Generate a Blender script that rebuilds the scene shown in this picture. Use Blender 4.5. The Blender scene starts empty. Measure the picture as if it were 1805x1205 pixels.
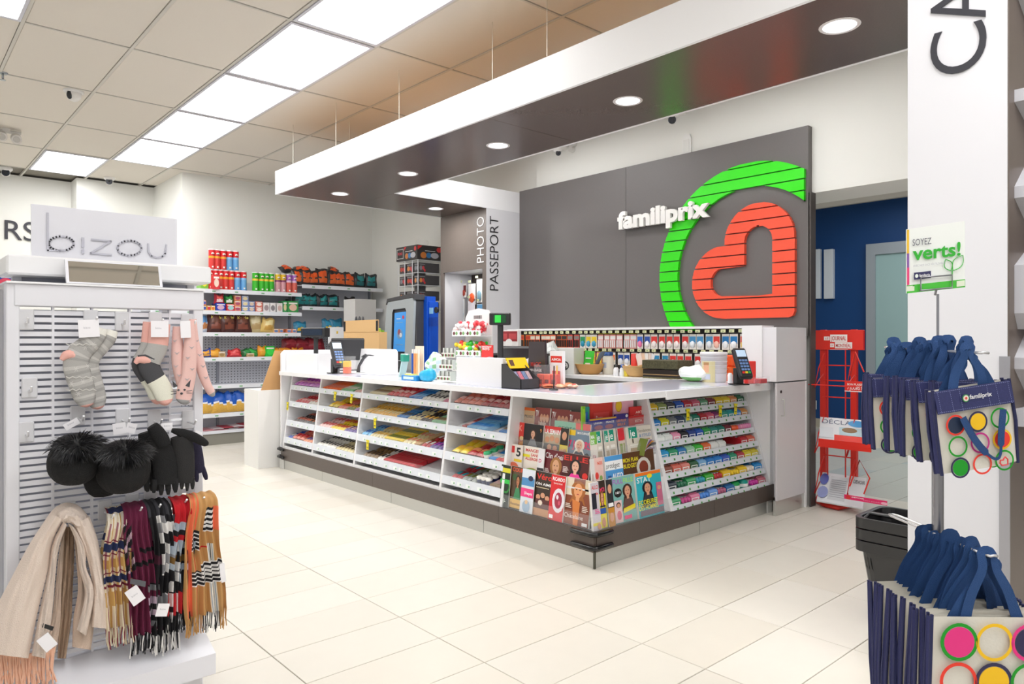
import bpy, math, random
from mathutils import Vector, Matrix, noise
from math import sin, cos, pi
random.seed(7)
S = bpy.context.scene
COL = S.collection
# ---------------- camera, world, exposure, big lights ----------------
F, YAW, HY, CX, CH = 1252.0, math.radians(48.3), 596.5, 902.5, 1.28
WORLD, EXPO, PANEL, HALLP, DOWN = 0.62, 0.27, 8.5, 55, 6.5   # ambient, exposure, panel strength, added hall light, downlight watts
cd = bpy.data.cameras.new('camera'); cam = bpy.data.objects.new('camera', cd); COL.objects.link(cam)
cd.sensor_width = 36; cd.lens = F/1805*36; cd.shift_y = -6/1805; cd.clip_start = .05
cam.location = (0, 0, CH); cam.rotation_euler = (pi/2, 0, YAW); S.camera = cam
w = bpy.data.worlds.new('world'); S.world = w; w.use_nodes = True
bg = w.node_tree.nodes['Background']; bg.inputs[0].default_value = (1, .985, .96, 1); bg.inputs[1].default_value = WORLD
S.view_settings.view_transform = 'Standard'; S.view_settings.look = 'None'; S.view_settings.gamma = 1
S.view_settings.use_curve_mapping = False; S.view_settings.exposure = EXPO
def area(loc, sx, sy, power, rot=(0, 0, 0), col=(1, 1, 1)):
    l = bpy.data.lights.new('room_light', 'AREA'); l.shape = 'RECTANGLE'; l.size = sx; l.size_y = sy; l.energy = power; l.color = col
    o = bpy.data.objects.new('room_light', l); COL.objects.link(o); o.location = loc; o.rotation_euler = rot; return o
area((-2.6, 8.0, 3.1), 3, 3, HALLP)                 # unseen area light added to brighten the hall
# ---------------- helpers ----------------
def lin(c): return c/12.92 if c <= .04045 else ((c+.055)/1.055)**2.4
def rgb(h):
    h = h.lstrip('#'); return tuple(lin(int(h[i:i+2], 16)/255) for i in (0, 2, 4))
MC = {}
def M(h, rough=.5, metal=0., emit=0., clear=0., bump=0., bs=60., var=0., spec=.5, trans=0.):
    k = (h, rough, metal, emit, clear, bump, bs, var, spec, trans)
    if k in MC: return MC[k]
    m = bpy.data.materials.new('mat_'+h.lstrip('#')); MC[k] = m; m.use_nodes = True
    nt = m.node_tree; b = nt.nodes['Principled BSDF']; out = nt.nodes['Material Output']
    c = rgb(h)+(1,)
    b.inputs['Base Color'].default_value = c; b.inputs['Roughness'].default_value = rough; b.inputs['Metallic'].default_value = metal
    b.inputs['Specular IOR Level'].default_value = spec; m.diffuse_color = c
    if emit: b.inputs['Emission Color'].default_value = c; b.inputs['Emission Strength'].default_value = emit
    if var or bump:
        tc = nt.nodes.new('ShaderNodeTexCoord'); n = nt.nodes.new('ShaderNodeTexNoise'); n.inputs['Scale'].default_value = bs; n.inputs['Detail'].default_value = 4
        nt.links.new(tc.outputs['Object'], n.inputs['Vector'])
        if var:
            mx = nt.nodes.new('ShaderNodeMix'); mx.data_type = 'RGBA'
            mx.inputs[6].default_value = tuple(v*(1-var) for v in c[:3])+(1,); mx.inputs[7].default_value = tuple(min(1, v*(1+var)) for v in c[:3])+(1,)
            nt.links.new(n.outputs['Fac'], mx.inputs[0]); nt.links.new(mx.outputs[2], b.inputs['Base Color'])
        if bump:
            bp = nt.nodes.new('ShaderNodeBump'); bp.inputs['Strength'].default_value = bump; bp.inputs['Distance'].default_value = .004
            nt.links.new(n.outputs['Fac'], bp.inputs['Height']); nt.links.new(bp.outputs[0], b.inputs['Normal'])
    if clear:
        t = nt.nodes.new('ShaderNodeBsdfTransparent'); g = nt.nodes.new('ShaderNodeMixShader'); g.inputs[0].default_value = clear
        nt.links.new(b.outputs[0], g.inputs[1]); nt.links.new(t.outputs[0], g.inputs[2]); nt.links.new(g.outputs[0], out.inputs[0])
    return m
def ray(x, y):
    a = (x-CX)/F; b = -(y-HY)/F; s, c = sin(YAW), cos(YAW)
    return Vector((-s+a*c, c+a*s, b))
def P(x, y, X=None, Y=None, Z=None, D=None):        # a point of the photograph on a wall, floor or shelf plane
    r = ray(x, y)
    t = D if D is not None else X/r.x if X is not None else Y/r.y if Y is not None else (Z-CH)/r.z
    return Vector((0, 0, CH))+t*r
def proj(p):
    s, c = sin(YAW), cos(YAW); d = -s*p[0]+c*p[1]; a = c*p[0]+s*p[1]
    return (CX+F*a/d, HY-F*(p[2]-CH)/d, d) if d > .05 else (-9999, 0, d)
WM = {}
TX = {}
def text_geo(s, bold=0):
    k = (s, bold)
    if k not in TX:
        cu = bpy.data.curves.new('t', 'FONT'); cu.body = s; cu.size = 1; cu.offset = bold; cu.resolution_u = 3 if len(s) > 2 else 7
        o = bpy.data.objects.new('t', cu); me = bpy.data.meshes.new_from_object(o)
        vs = [v.co.copy() for v in me.vertices]; fs = [tuple(p.vertices) for p in me.polygons]
        bpy.data.objects.remove(o); bpy.data.curves.remove(cu); bpy.data.meshes.remove(me)
        if vs:
            x0 = min(v.x for v in vs); x1 = max(v.x for v in vs); y0 = min(v.y for v in vs); y1 = max(v.y for v in vs)
        else: x0 = y0 = 0; x1 = y1 = 1
        TX[k] = (vs, fs, x0, x1, y0, y1)
    return TX[k]
class MB:
    def __init__(s): s.v = []; s.f = []; s.mi = []; s.sm = []; s.mats = []; s.T = None
    def slot(s, m):
        if m not in s.mats: s.mats.append(m)
        return s.mats.index(m)
    def add(s, vs, fs, m, smooth=False):
        n = len(s.v); s.v += [s.T@Vector(v) if s.T else Vector(v) for v in vs]
        if callable(m) and not isinstance(m, bpy.types.Material):
            for i, f in enumerate(fs): s.f.append(tuple(n+k for k in f)); s.mi.append(s.slot(m(i))); s.sm.append(smooth)
        else:
            j = s.slot(m)
            for f in fs: s.f.append(tuple(n+k for k in f)); s.mi.append(j); s.sm.append(smooth)
        return s
    def box(s, x0, x1, y0, y1, z0, z1, m, b=0):
        if b <= 0:
            v = [(x, y, z) for z in (z0, z1) for y in (y0, y1) for x in (x0, x1)]
            return s.add(v, [(0, 2, 3, 1), (4, 5, 7, 6), (0, 1, 5, 4), (2, 6, 7, 3), (0, 4, 6, 2), (1, 3, 7, 5)], m)
        vs = []; idx = {}
        for i, x in enumerate((x0, x1)):
            for j, y in enumerate((y0, y1)):
                for k, z in enumerate((z0, z1)):
                    sx, sy, sz = (b if i == 0 else -b), (b if j == 0 else -b), (b if k == 0 else -b)
                    for a, q in enumerate(((x, y+sy, z+sz), (x+sx, y, z+sz), (x+sx, y+sy, z))): idx[i, j, k, a] = len(vs); vs.append(q)
        fs = []
        I = lambda i, j, k, a: idx[i, j, k, a]
        for i in (0, 1): fs.append([I(i, 0, 0, 0), I(i, 1, 0, 0), I(i, 1, 1, 0), I(i, 0, 1, 0)][::(1 if i else -1)])
        for j in (0, 1): fs.append([I(0, j, 0, 1), I(1, j, 0, 1), I(1, j, 1, 1), I(0, j, 1, 1)][::(-1 if j else 1)])
        for k in (0, 1): fs.append([I(0, 0, k, 2), I(1, 0, k, 2), I(1, 1, k, 2), I(0, 1, k, 2)][::(1 if k else -1)])
        for j in (0, 1):
            for k in (0, 1): fs.append([I(0, j, k, 1), I(1, j, k, 1), I(1, j, k, 2), I(0, j, k, 2)][::(1 if j == k else -1)])
        for i in (0, 1):
            for k in (0, 1): fs.append([I(i, 0, k, 0), I(i, 1, k, 0), I(i, 1, k, 2), I(i, 0, k, 2)][::(-1 if i == k else 1)])
            for j in (0, 1): fs.append([I(i, j, 0, 0), I(i, j, 1, 0), I(i, j, 1, 1), I(i, j, 0, 1)][::(1 if i == j else -1)])
        for i in (0, 1):
            for j in (0, 1):
                for k in (0, 1): fs.append([I(i, j, k, 0), I(i, j, k, 1), I(i, j, k, 2)])
        return s.add(vs, [tuple(f) for f in fs], m)
    def prism(s, pts, m, d, mside=None):              # pts: 3-D loop of one face, d: extrusion vector
        n = len(pts); d = Vector(d); a = [Vector(p) for p in pts]
        s.add(a+[p+d for p in a], [tuple(range(n-1, -1, -1)), tuple(range(n, 2*n))], m)
        s.add(a+[p+d for p in a], [(i, (i+1) % n, n+(i+1) % n, n+i) for i in range(n)], mside or m)
        return s
    def quad(s, a, b, c, d, m): return s.add([a, b, c, d], [(0, 1, 2, 3)], m)
    def tube(s, pts, r, m, n=8, cap=True, ex=None):   # r: number or list
        pts = [Vector(p) for p in pts]; N = len(pts); rs = r if isinstance(r, (list, tuple)) else [r]*N
        vs = []; up = None
        for i, p in enumerate(pts):
            t = (pts[min(i+1, N-1)]-pts[max(i-1, 0)]).normalized()
            if up is None: up = Vector((0, 0, 1)) if abs(t.z) < .9 else Vector((1, 0, 0))
            a = t.cross(up).normalized(); b = a.cross(t).normalized(); up = b
            for k in range(n):
                q = 2*pi*k/n; vs.append(p+a*cos(q)*rs[i]+b*sin(q)*rs[i]*(ex[i] if ex else 1))
        fs = [(i*n+k, i*n+(k+1) % n, (i+1)*n+(k+1) % n, (i+1)*n+k) for i in range(N-1) for k in range(n)]
        s.add(vs, fs, m, n > 5)
        if cap: s.add(vs, [tuple(range(n-1, -1, -1)), tuple(range((N-1)*n, N*n))], m)
        return s
    def lathe(s, prof, m, c=(0, 0, 0), n=16, cap=True):
        vs = [(c[0]+r*cos(2*pi*k/n), c[1]+r*sin(2*pi*k/n), c[2]+z) for r, z in prof for k in range(n)]
        N = len(prof)
        mm = (lambda i: m(i//n)) if callable(m) and not isinstance(m, bpy.types.Material) else m
        s.add(vs, [(i*n+k, i*n+(k+1) % n, (i+1)*n+(k+1) % n, (i+1)*n+k) for i in range(N-1) for k in range(n)], mm, True)
        if cap: s.add(vs, [tuple(range(n-1, -1, -1)), tuple(range((N-1)*n, N*n))], m(N-2) if mm is not m else m)
        return s
    def grid(s, fn, nu, nv, m, skip=None, smooth=True, closed=False):   # fn(u,v)->point, m or m(u,v)
        vs = [fn(i/nu, j/nv) for j in range(nv+1) for i in range(nu+1)]
        cells = [(i, j) for j in range(nv) for i in range(nu) if not (skip and skip(i, j))]
        fs = [(j*(nu+1)+i, j*(nu+1)+i+1, (j+1)*(nu+1)+i+1, (j+1)*(nu+1)+i) for i, j in cells]
        mm = (lambda k: m((cells[k][0]+.5)/nu, (cells[k][1]+.5)/nv)) if callable(m) and not isinstance(m, bpy.types.Material) else m
        return s.add(vs, fs, mm, smooth)
    def loft(s, rows, U, W, m, n=12, smooth=True):    # rows: (centre, half width, half depth[, in-plane dir])
        vs = []
        for r in rows:
            c, a, b = Vector(r[0]), r[1], r[2]; u = r[3] if len(r) > 3 else U
            for k in range(n): q = 2*pi*k/n; vs.append(c+u*(a*cos(q))+W*(b*sin(q)))
        N = len(rows)
        mm = (lambda i: m(i//n)) if callable(m) and not isinstance(m, bpy.types.Material) else m
        s.add(vs, [(i*n+k, i*n+(k+1) % n, (i+1)*n+(k+1) % n, (i+1)*n+k) for i in range(N-1) for k in range(n)], mm, smooth)
        s.add(vs, [tuple(range(n-1, -1, -1))], m(0) if mm is not m else m); s.add(vs, [tuple(range((N-1)*n, N*n))], m(N-2) if mm is not m else m)
        return s
    def ball(s, c, r, m, nu=10, nv=7):
        c = Vector(c); r = r if isinstance(r, (tuple, list)) else (r, r, r)
        return s.grid(lambda u, v: c+Vector((r[0]*cos(2*pi*u)*sin(pi*v), r[1]*sin(2*pi*u)*sin(pi*v), -r[2]*cos(pi*v))), nu, nv, m)
    def text(s, t, o, u, v, h, m, width=None, ext=0., bold=0, centre=False, nrm=None, cap=True):
        vs, fs, x0, x1, y0, y1 = text_geo(t, bold); o, u, v = Vector(o), Vector(u).normalized(), Vector(v).normalized()
        _, _, _, _, c0, c1 = text_geo('H', bold)
        sy = h/(c1-c0) if cap else h/(y1-y0); sx = width/(x1-x0) if width else sy
        yb = c0 if cap else y0
        n = u.cross(v).normalized() if nrm is None else Vector(nrm)
        off = -(x1-x0)/2*sx if centre else 0
        A = [o+u*((q.x-x0)*sx+off)+v*((q.y-yb)*sy)+n*ext for q in vs]
        s.add(A, fs, m)
        if ext > .0012:
            B = [p-n*ext for p in A]; k = len(A); cnt = {}
            for f in fs:
                for i in range(len(f)):
                    e = (f[i], f[(i+1) % len(f)]); cnt[tuple(sorted(e))] = None if tuple(sorted(e)) in cnt else e
            s.add(A+B, [(e[0], k+e[0], k+e[1], e[1]) for e in cnt.values() if e], m)
        return s
    def flat(s, ops, o, u, v, W, H, n=None, e=.0004):   # print: ops in unit coordinates on a W x H sheet
        o, u, v = Vector(o), Vector(u).normalized(), Vector(v).normalized(); n = u.cross(v) if n is None else n
        for k, q in enumerate(ops):
            d = n*(e*(k+1)) if len(ops) < 14 else n*(e*(1+k*.5))
            pt = lambda a, b: o+u*(a*W)+v*(b*H)+d
            if q[0] == 'r': s.add([pt(q[1], q[2]), pt(q[3], q[2]), pt(q[3], q[4]), pt(q[1], q[4])], [(0, 1, 2, 3)], M(q[5], .35))
            elif q[0] == 'e':
                N = 14; s.add([pt(q[1]+q[3]*cos(2*pi*i/N), q[2]+q[4]*sin(2*pi*i/N)) for i in range(N)], [tuple(range(N))], M(q[5], .35))
            elif q[0] == 'o':
                N = 20; a = [pt(q[1]+q[3]*r*cos(2*pi*i/N), q[2]+q[4]*r*sin(2*pi*i/N)) for r in (1, q[6]) for i in range(N)]
                s.add(a, [(i, (i+1) % N, N+(i+1) % N, N+i) for i in range(N)], M(q[5], .35))
            elif q[0] == 'p': s.add([pt(a, b) for a, b in q[1]], [tuple(range(len(q[1])))], M(q[2], .35))
            elif q[0] == 't': s.text(q[1], pt(q[2], q[3]), u, v, q[4]*H, M(q[5], .4), width=q[6]*W if len(q) > 6 and q[6] else None, bold=q[7] if len(q) > 7 else .02)
        return s
    def mesh(s, name, inv=None):
        me = bpy.data.meshes.new(name)
        me.from_pydata([tuple(inv@v) if inv else tuple(v) for v in s.v], [], s.f)
        for m in s.mats: me.materials.append(m)
        me.polygons.foreach_set('material_index', s.mi); me.polygons.foreach_set('use_smooth', s.sm); me.update(); return me
def link(name, data, parent=None):
    o = bpy.data.objects.new(name, data); COL.objects.link(o)
    if parent: o.parent = parent
    return o
def tag(o, label, cat, group=None):
    o['label'] = label; o['category'] = cat
    if group: o['group'] = group
    return o
def thing(name, label, cat, loc=(0, 0, 0), rz=0., group=None):
    o = link(name, None); o.empty_display_size = .05; o.location = loc; o.rotation_euler = (0, 0, rz)
    WM[o.name] = Matrix.Translation(Vector(loc))@Matrix.Rotation(rz, 4, 'Z'); return tag(o, label, cat, group)
def root_of(o): return root_of(o.parent) if o.parent else o
def part(name, mb, parent, label=None, kind=None):  # mb in world coordinates
    r = WM.get(root_of(parent).name); o = link(name, mb.mesh(name, r.inverted() if r else None), parent)
    if label: o['label'] = label
    if kind: o['kind'] = kind
    return o
def solid(name, mb, label, cat, loc=None, group=None):
    if loc is None: loc = Vector((sum(v.x for v in mb.v)/len(mb.v), sum(v.y for v in mb.v)/len(mb.v), min(v.z for v in mb.v)))
    M4 = Matrix.Translation(Vector(loc)); o = link(name, mb.mesh(name, M4.inverted())); o.location = loc; WM[o.name] = M4
    return tag(o, label, cat, group)
def struct(name, mb, parent=None):
    o = part(name, mb, parent) if parent else link(name, mb.mesh(name))
    if not parent: o['kind'] = 'structure'; WM[o.name] = Matrix.Identity(4)
    return o
ORD = ['first', 'second', 'third', 'fourth', 'fifth', 'sixth', 'seventh', 'eighth', 'ninth', 'tenth', 'eleventh', 'twelfth', 'thirteenth', 'fourteenth', 'fifteenth', 'sixteenth', 'seventeenth', 'eighteenth', 'nineteenth', 'twentieth'] + ['twenty-'+a for a in ('first', 'second', 'third', 'fourth', 'fifth', 'sixth', 'seventh', 'eighth', 'ninth')] + ['thirtieth'] + ['thirty-'+a for a in ('first', 'second', 'third', 'fourth', 'fifth', 'sixth', 'seventh', 'eighth', 'ninth')] + ['fortieth'] + ['forty-'+a for a in ('first', 'second', 'third', 'fourth', 'fifth', 'sixth', 'seventh', 'eighth', 'ninth')] + ['fiftieth']
WHITE = M('#eeeef0', .42); WHITE2 = M('#e6e6ea', .4); BROWN = M('#574c46', .36, var=.12, bs=90); STEEL = M('#cfcfcb', .36, metal=.7)
BLK = M('#1c1c1e', .4); DGREY = M('#3a3a3d', .45); CLEAR = M('#f2f5f8', .06, clear=.93); WALL = M('#e9e9e4', .8, bump=.03, bs=200)
ZA, YA, XA = Vector((0, 0, 1)), Vector((0, 1, 0)), Vector((1, 0, 0))
# ---------------- the room ----------------
ZC = 3.32
fl = struct('floor', MB().box(-11.2, 4, -4, 10.4, -.06, -.005, M('#8f897c', .8)))
tx0, tpx, ty0, tpy = -2.784, .3065, 2.392, .604
cand = []
for i in range(-29, 12):
    for j in range(-8, 14):
        x, y = tx0+i*tpx, ty0+j*tpy
        if y > 10.0 or y < -2.5 or x < -11 : continue
        if -9.0 < x+tpx/2 < -2.6 and 3.1 < y and y+tpy < 5.3 and x+tpx < -2.7 and x > -6.7: continue
        c = proj((x+tpx/2, y+tpy/2, 0)); vis = c[2] > .6 and -120 < c[0] < 1925 and 560 < c[1] < 1330
        cand.append((0 if vis else 1, c[2] if vis else 0, x, y))
cand.sort()
def tilebox(mb, x, y, dz, m):
    return mb.box(x+.0018, x+tpx-.0018, y+.0018, y+tpy-.0018, -.02, dz, m, .0012)
TM = [M(h, .34, var=.03, bs=9, bump=.02) for h in ('#dfdacf', '#dcd7cc', '#e1dcd2', '#dcd6ca')]
HM = [M(h, .3, var=.03, bs=9) for h in ('#c9c8c0', '#bcc2bf', '#cfccc2')]
tmesh = {}
rest = MB()
for k, (nv, d, x, y) in enumerate(cand):
    hall = y > 5.9; ms = HM if hall else TM; q = random.randrange(len(ms)); dz = random.uniform(-.0006, .0004)
    if k < 300 and not nv:
        if (hall, q) not in tmesh: tmesh[hall, q] = tilebox(MB(), -tpx/2, -tpy/2, 0, ms[q]).mesh('tile')
        o = link('tile', tmesh[hall, q], fl); o.location = (x+tpx/2, y+tpy/2, dz)
    else: tilebox(rest, x, y, dz, ms[q])
part('floor_tiles', rest, fl, kind='stuff')
# ceiling
CT = M('#dbd4ca', .9, bump=.5, bs=420, var=.06); CB = M('#c6c2ba', .6)
ce = struct('ceiling', MB().box(-11.2, 4, -4, 5.36, ZC+.03, ZC+.09, M('#8a857c', .9)))
gx0, gpx, gy0, gpy = -9.05, 1.18, 1.96, .635
lights = [(i, 0) for i in (0, 1, 2, 3, 4)]+[(-1, -1), (3, -3)]+[(7, 0), (8, 0), (9, 0), (3, -5), (0, -5), (-1, -5), (6, -3), (7, -3), (8, -4)]+[(3, 3), (5, 3)]  # last pair: unseen panels added above the canopy to light the logo wall
cmesh = MB().box(-gpx/2+.013, gpx/2-.013, -gpy/2+.013, gpy/2-.013, ZC-.001, ZC+.02, CT, .002).mesh('ceiling_tile')
for i in range(-2, 11):
    for j in range(-9, 6):
        if (i, j) in lights: continue
        x, y = gx0+(i+.5)*gpx, gy0+(j+.5)*gpy
        if y+gpy/2 > 5.37 or x-gpx/2 < -11.4: continue
        o = link('ceiling_tile', cmesh, ce); o.location = (x, y, 0)
def bar(x0, x1, y0, y1):
    part('grid_bar', MB().box(x0, x1, y0, y1, ZC-.006, ZC+.02, CB), ce)
for j in range(-9, 7): y = gy0+j*gpy; bar(-11.2, 4, y-.010, y+.010) if y < 5.36 else None
for i in range(-2, 12):
    x = gx0+i*gpx; part('grid_bar', MB().box(x-.008, x+.008, -3.9, 5.35, ZC-.0055, ZC+.02, CB), ce)
DIFF = M('#ffffff', .6, emit=PANEL)
lname = {(3, 3): 'light panel added unseen above the canopy, lighting the logo wall, farther one', (5, 3): 'light panel added unseen above the canopy, lighting the logo wall, nearer one', (0, 0): 'farthest ceiling light panel of the row, near the corner wall', (1, 0): 'second ceiling light panel from the far end of the row', (2, 0): 'middle ceiling light panel of the row of five',
         (3, 0): 'second largest ceiling light panel of the row, left of the nearest', (4, 0): 'nearest ceiling light panel of the row, cut by the top edge', (-1, -1): 'lone ceiling light panel at far left, above the wall recess', (3, -3): 'ceiling light panel cut by the top left corner'}
for i, j in lights:
    x, y = gx0+(i+.5)*gpx, gy0+(j+.5)*gpy
    t = thing('ceiling_light', 'square white recessed '+lname[(i, j)] if (i, j) in lname else f'white ceiling light panel in row {j+6}, column {i+2}, behind the camera', 'light', (x, y, ZC-.02), 0, 'recessed ceiling light panels')
    a, b = gpx/2-.013, gpy/2-.013
    fr = MB()
    for s1 in (-1, 1):
        fr.box(x+min(s1*a, s1*(a-.03)), x+max(s1*a, s1*(a-.03)), y-b, y+b, ZC-.012, ZC+.01, M('#c8c8d2', .5)); fr.box(x-a+.03, x+a-.03, y+min(s1*b, s1*(b-.02)), y+max(s1*b, s1*(b-.02)), ZC-.012, ZC+.01, M('#c8c8d2', .5))
    part('frame', fr, t); part('diffuser', MB().box(x-a+.03, x+a-.03, y-b+.02, y+b-.02, ZC-.004, ZC+.01, DIFF), t)
# walls
struct('wall_left', MB().box(-9.4, -9.18, 2.77, 5.5, 0, ZC, WALL).box(-10.6, -9.4, 2.77, 2.97, 0, ZC, WALL).box(-10.6, -10.4, 1.87, 2.77, 0, ZC, WALL).box(-10.95, -10.6, 1.87, 2.05, 0, ZC, WALL).box(-10.95, -10.75, -4, 1.87, 0, ZC, WALL))
struct('wall_back', MB().box(-9.18, -5.6, 5.42, 5.5, 0, ZC, WALL).box(-5.6, -2.53, 5.35, 5.366, 0, 2.396, WALL).box(-5.6, -2.53, 5.35, 5.8, 2.396, ZC, WALL))
struct('wall_back_header', MB().box(-2.53, 4, 5.35, 5.8, 2.396, ZC, WALL))
tr = M('#4d4745', .5)
struct('trim_1', MB().box(-2.532, -2.520, 5.29, 5.368, 0, 2.396, tr))
struct('baseboard_left', MB().box(-9.178, -9.165, 2.75, 5.4, 0, .1, M('#9a9890', .6)).box(-10.75, -10.74, -4, 1.87, 0, .1, M('#9a9890', .6)))
# hall behind the opening
HB = M('#04427e', .55, var=.05, bs=3)
struct('wall_hall', MB().box(-7, 3, 10.2, 10.35, .12, 3.25, HB)); struct('baseboard_hall', MB().box(-7, 3, 10.17, 10.2, 0, .12, M('#b9b2a2', .6)))
struct('trim_2', MB().box(-7, 3, 5.8, 10.3, 3.16, 3.22, M('#cfccc4', .8)).box(-7, 3, 5.8, 6.02, 2.396, 3.16, M('#c5c2ba', .8)))
struct('wall_hall_side', MB().box(-7.1, -7, 5.8, 10.3, 0, 3.2, WALL).box(3, 3.1, 5.8, 10.3, 0, 3.2, WALL))
dx0 = P(1530, 500, Y=10.17).x
d1 = struct('door_1', MB().box(dx0, dx0+.12, 10.1, 10.2, 0, 2.57, M('#a9b2ba', .4, metal=.2)).box(dx0+.12, dx0+1.3, 10.1, 10.2, 2.42, 2.57, M('#a9b2ba', .4, metal=.2)).box(dx0+1.18, dx0+1.3, 10.1, 10.2, 0, 2.42, M('#a9b2ba', .4, metal=.2)))
part('pane', MB().box(dx0+.12, dx0+1.18, 10.13, 10.16, 0, 2.42, M('#a3c2c2', .15)), d1)
# raised bars on the blue wall (part of the sign seen behind the opening)
for k, (xa, xb) in enumerate(((1432, 1446), (1453, 1469))):
    a = P(xa, 440, Y=10.15); b = P(xb, 526, Y=10.15)
    solid('wall_sign_bar', MB().box(a.x, b.x, 10.13, 10.2, b.z, a.z, M('#dfe6ee', .5), .004), ('left' if k == 0 else 'right')+' white raised bar on the dark blue wall in the opening', 'sign', group='white sign bars on the blue wall')
a = P(1434, 713, Y=10.19)
o = solid('wall_outlet', MB().box(a.x-.045, a.x+.045, 10.185, 10.2, a.z-.065, a.z+.065, M('#cfd2d2', .4), .004).box(a.x-.02, a.x+.02, 10.18, 10.187, a.z+.01, a.z+.045, M('#8c9496', .4)).box(a.x-.02, a.x+.02, 10.18, 10.187, a.z-.045, a.z-.01, M('#8c9496', .4)), 'small white double power outlet low on the dark blue wall', 'outlet')
# letters on the left wall
wm = MB(); q = P(8, 421, X=-10.74)
wm.text('RS', q, YA, ZA, .235, M('#34343c', .5), ext=.006, nrm=XA, bold=.0)
struct('wall_letters', wm)['kind'] = 'structure'
tag(bpy.data.objects['wall_letters'], 'dark grey letters RS on the far left white wall', 'sign'); del bpy.data.objects['wall_letters']['kind']
# ---------------- canopy ----------------
ZL, ZT, XI, XL = 2.67, 2.89, -5.81, -6.63
YF, YB, XR = 2.85, 3.70, -.96
FW = M('#f1f1f3', .5)
SOF = M('#5c4f4a', .24, var=.12, bs=130, spec=.6)
cn = thing('canopy', 'long white edged ceiling canopy with dark wood underside over the counter', 'canopy', (-4, 3.3, ZL))
def pr(pts, z0, z1, m): return MB().prism([(x, y, z0) for x, y in pts], m, (0, 0, z1-z0))
for (xa, xb) in ((XL+.02, -3.452), (-3.448, XR)):
    part('soffit_panel', MB().box(xa, xb, YF+.02, YB-.02, ZL, ZL+.02, SOF), cn)
part('soffit_panel', MB().box(XL+.02, XI-.02, YB-.02+.003, 5.28, ZL, ZL+.02, SOF), cn)
for (xa, xb) in ((XL, -3.451), (-3.449, XR)):
    part('fascia', MB().box(xa, xb, YF, YF+.02, ZL-.002, ZT, FW), cn)
part('fascia', MB().box(XL, XL+.02, YF+.02, 5.28, ZL-.002, ZT, FW), cn)
part('fascia', MB().box(XI-.02, XR, YB-.02, YB, ZL-.002, ZT, FW), cn); part('fascia', MB().box(XI-.02, XI, YB, 5.36, ZL-.002, ZT, FW), cn)
part('deck', MB().box(XL+.02, XR, YF+.02, YB-.02, ZT-.05, ZT-.03, M('#b98c54', .7)).box(XL+.02, XI-.02, YB-.02, 5.3, ZT-.05, ZT-.03, M('#b98c54', .7)), cn)
for (x, y, zt) in [(-6.45, 2.95, 0), (-5.6, 2.95, 0), (-4.6, 2.95, 0), (-3.5, 2.95, 0), (-3.05, 3.0, 0), (-1.9, 2.95, 0), (-5.9, 3.6, 0), (-4.2, 3.6, 0), (-6.0, 3.3, 0)]:
    part('hanging_wire', MB().tube([(x, y, ZT-.04), (x, y, ZC)], .0022, M('#d8d4c8', .4, metal=.5), 5), cn)
for k, (px, py) in enumerate([(599.5, 341.5), (719, 306), (878, 256.5), (1106.5, 178), (1480, 46), (768, 367.5)]):
    c = P(px, py, Z=ZL); r = .082
    lab = ['second farthest round downlight at the left end of the canopy', 'third round downlight from the canopy left end', 'round downlight in the middle of the canopy underside', 'second nearest round downlight under the canopy', 'largest round downlight under the canopy, near the white column', 'farthest round downlight in the canopy arm beside the dark photo column'][k]
    t = thing('downlight', lab, 'light', (c.x, c.y, ZL-.004), 0, 'round downlights in the canopy')
    part('trim_ring', MB().lathe([(r*.86, 0.004), (r*.86, -.002), (r, -.004), (r+.006, 0.001)], M('#d9d4d2', .4), (c.x, c.y, ZL), 28, False), t)
    al = area((c.x, c.y, ZL-.012), .12, .12, DOWN, (0, 0, 0), (1, .97, .94)); al.parent = t; al.location = (0, 0, -.008)
    part('lamp', MB().lathe([(r*.86, 0), (r*.5, .0005)], M('#f4f4ff', .5, emit=1.6), (c.x, c.y, ZL-.001), 24), t)
# photo column
pc = thing('photo_column', 'tall column with dark wood front and white side lettered for passport photos', 'column', (-6.2, 5.0, 0))
DW = M('#6a615b', .45, var=.08, bs=60)
part('front_panel', MB().box(XL, XI-.002, 4.81, 4.83, 2.03, ZL, DW).box(XL, -6.575, 4.81, 4.83, 0, 2.03, DW).box(-5.875, XI-.002, 4.81, 4.83, 0, 2.03, DW), pc)
part('side_panel', MB().box(XI-.02, XI, 4.812, 5.36, 0, ZL-.003, M('#dcdce0', .5)).box(XL, XL+.02, 4.83, 5.3, 0, ZL, DW), pc)
part('alcove', MB().box(-6.57, -5.88, 5.22, 5.25, 0, 2.03, M('#453c38', .5)).box(-6.595, -6.575, 4.83, 5.22, 0, 2.03, M('#c9c9cc', .6)).box(-6.6, -5.85, 4.83, 5.25, 2.03, 2.05, WHITE), pc)
al = area((0, 0, 0), .3, .1, 1.5, (0, 0, 0)); al.parent = pc; al.location = (-.03, .02, 2.02)  # added area light to brighten the alcove; no fixture there
m = MB(); m.text('PHOTO', P(853, 462, Y=4.808)-XA*0, ZA, -XA, .112, M('#f3f3f3', .5), width=.49, bold=-.012, ext=.004, nrm=-YA); part('lettering', m, pc, 'white vertical lettering PHOTO')
m = MB(); m.text('PASSEPORT', P(878, 512, X=XI+.002), ZA, -YA, .115, M('#26262a', .5), width=.79, bold=-.012, ext=.004, nrm=XA); part('lettering', m, pc, 'black vertical lettering PASSEPORT')
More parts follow.
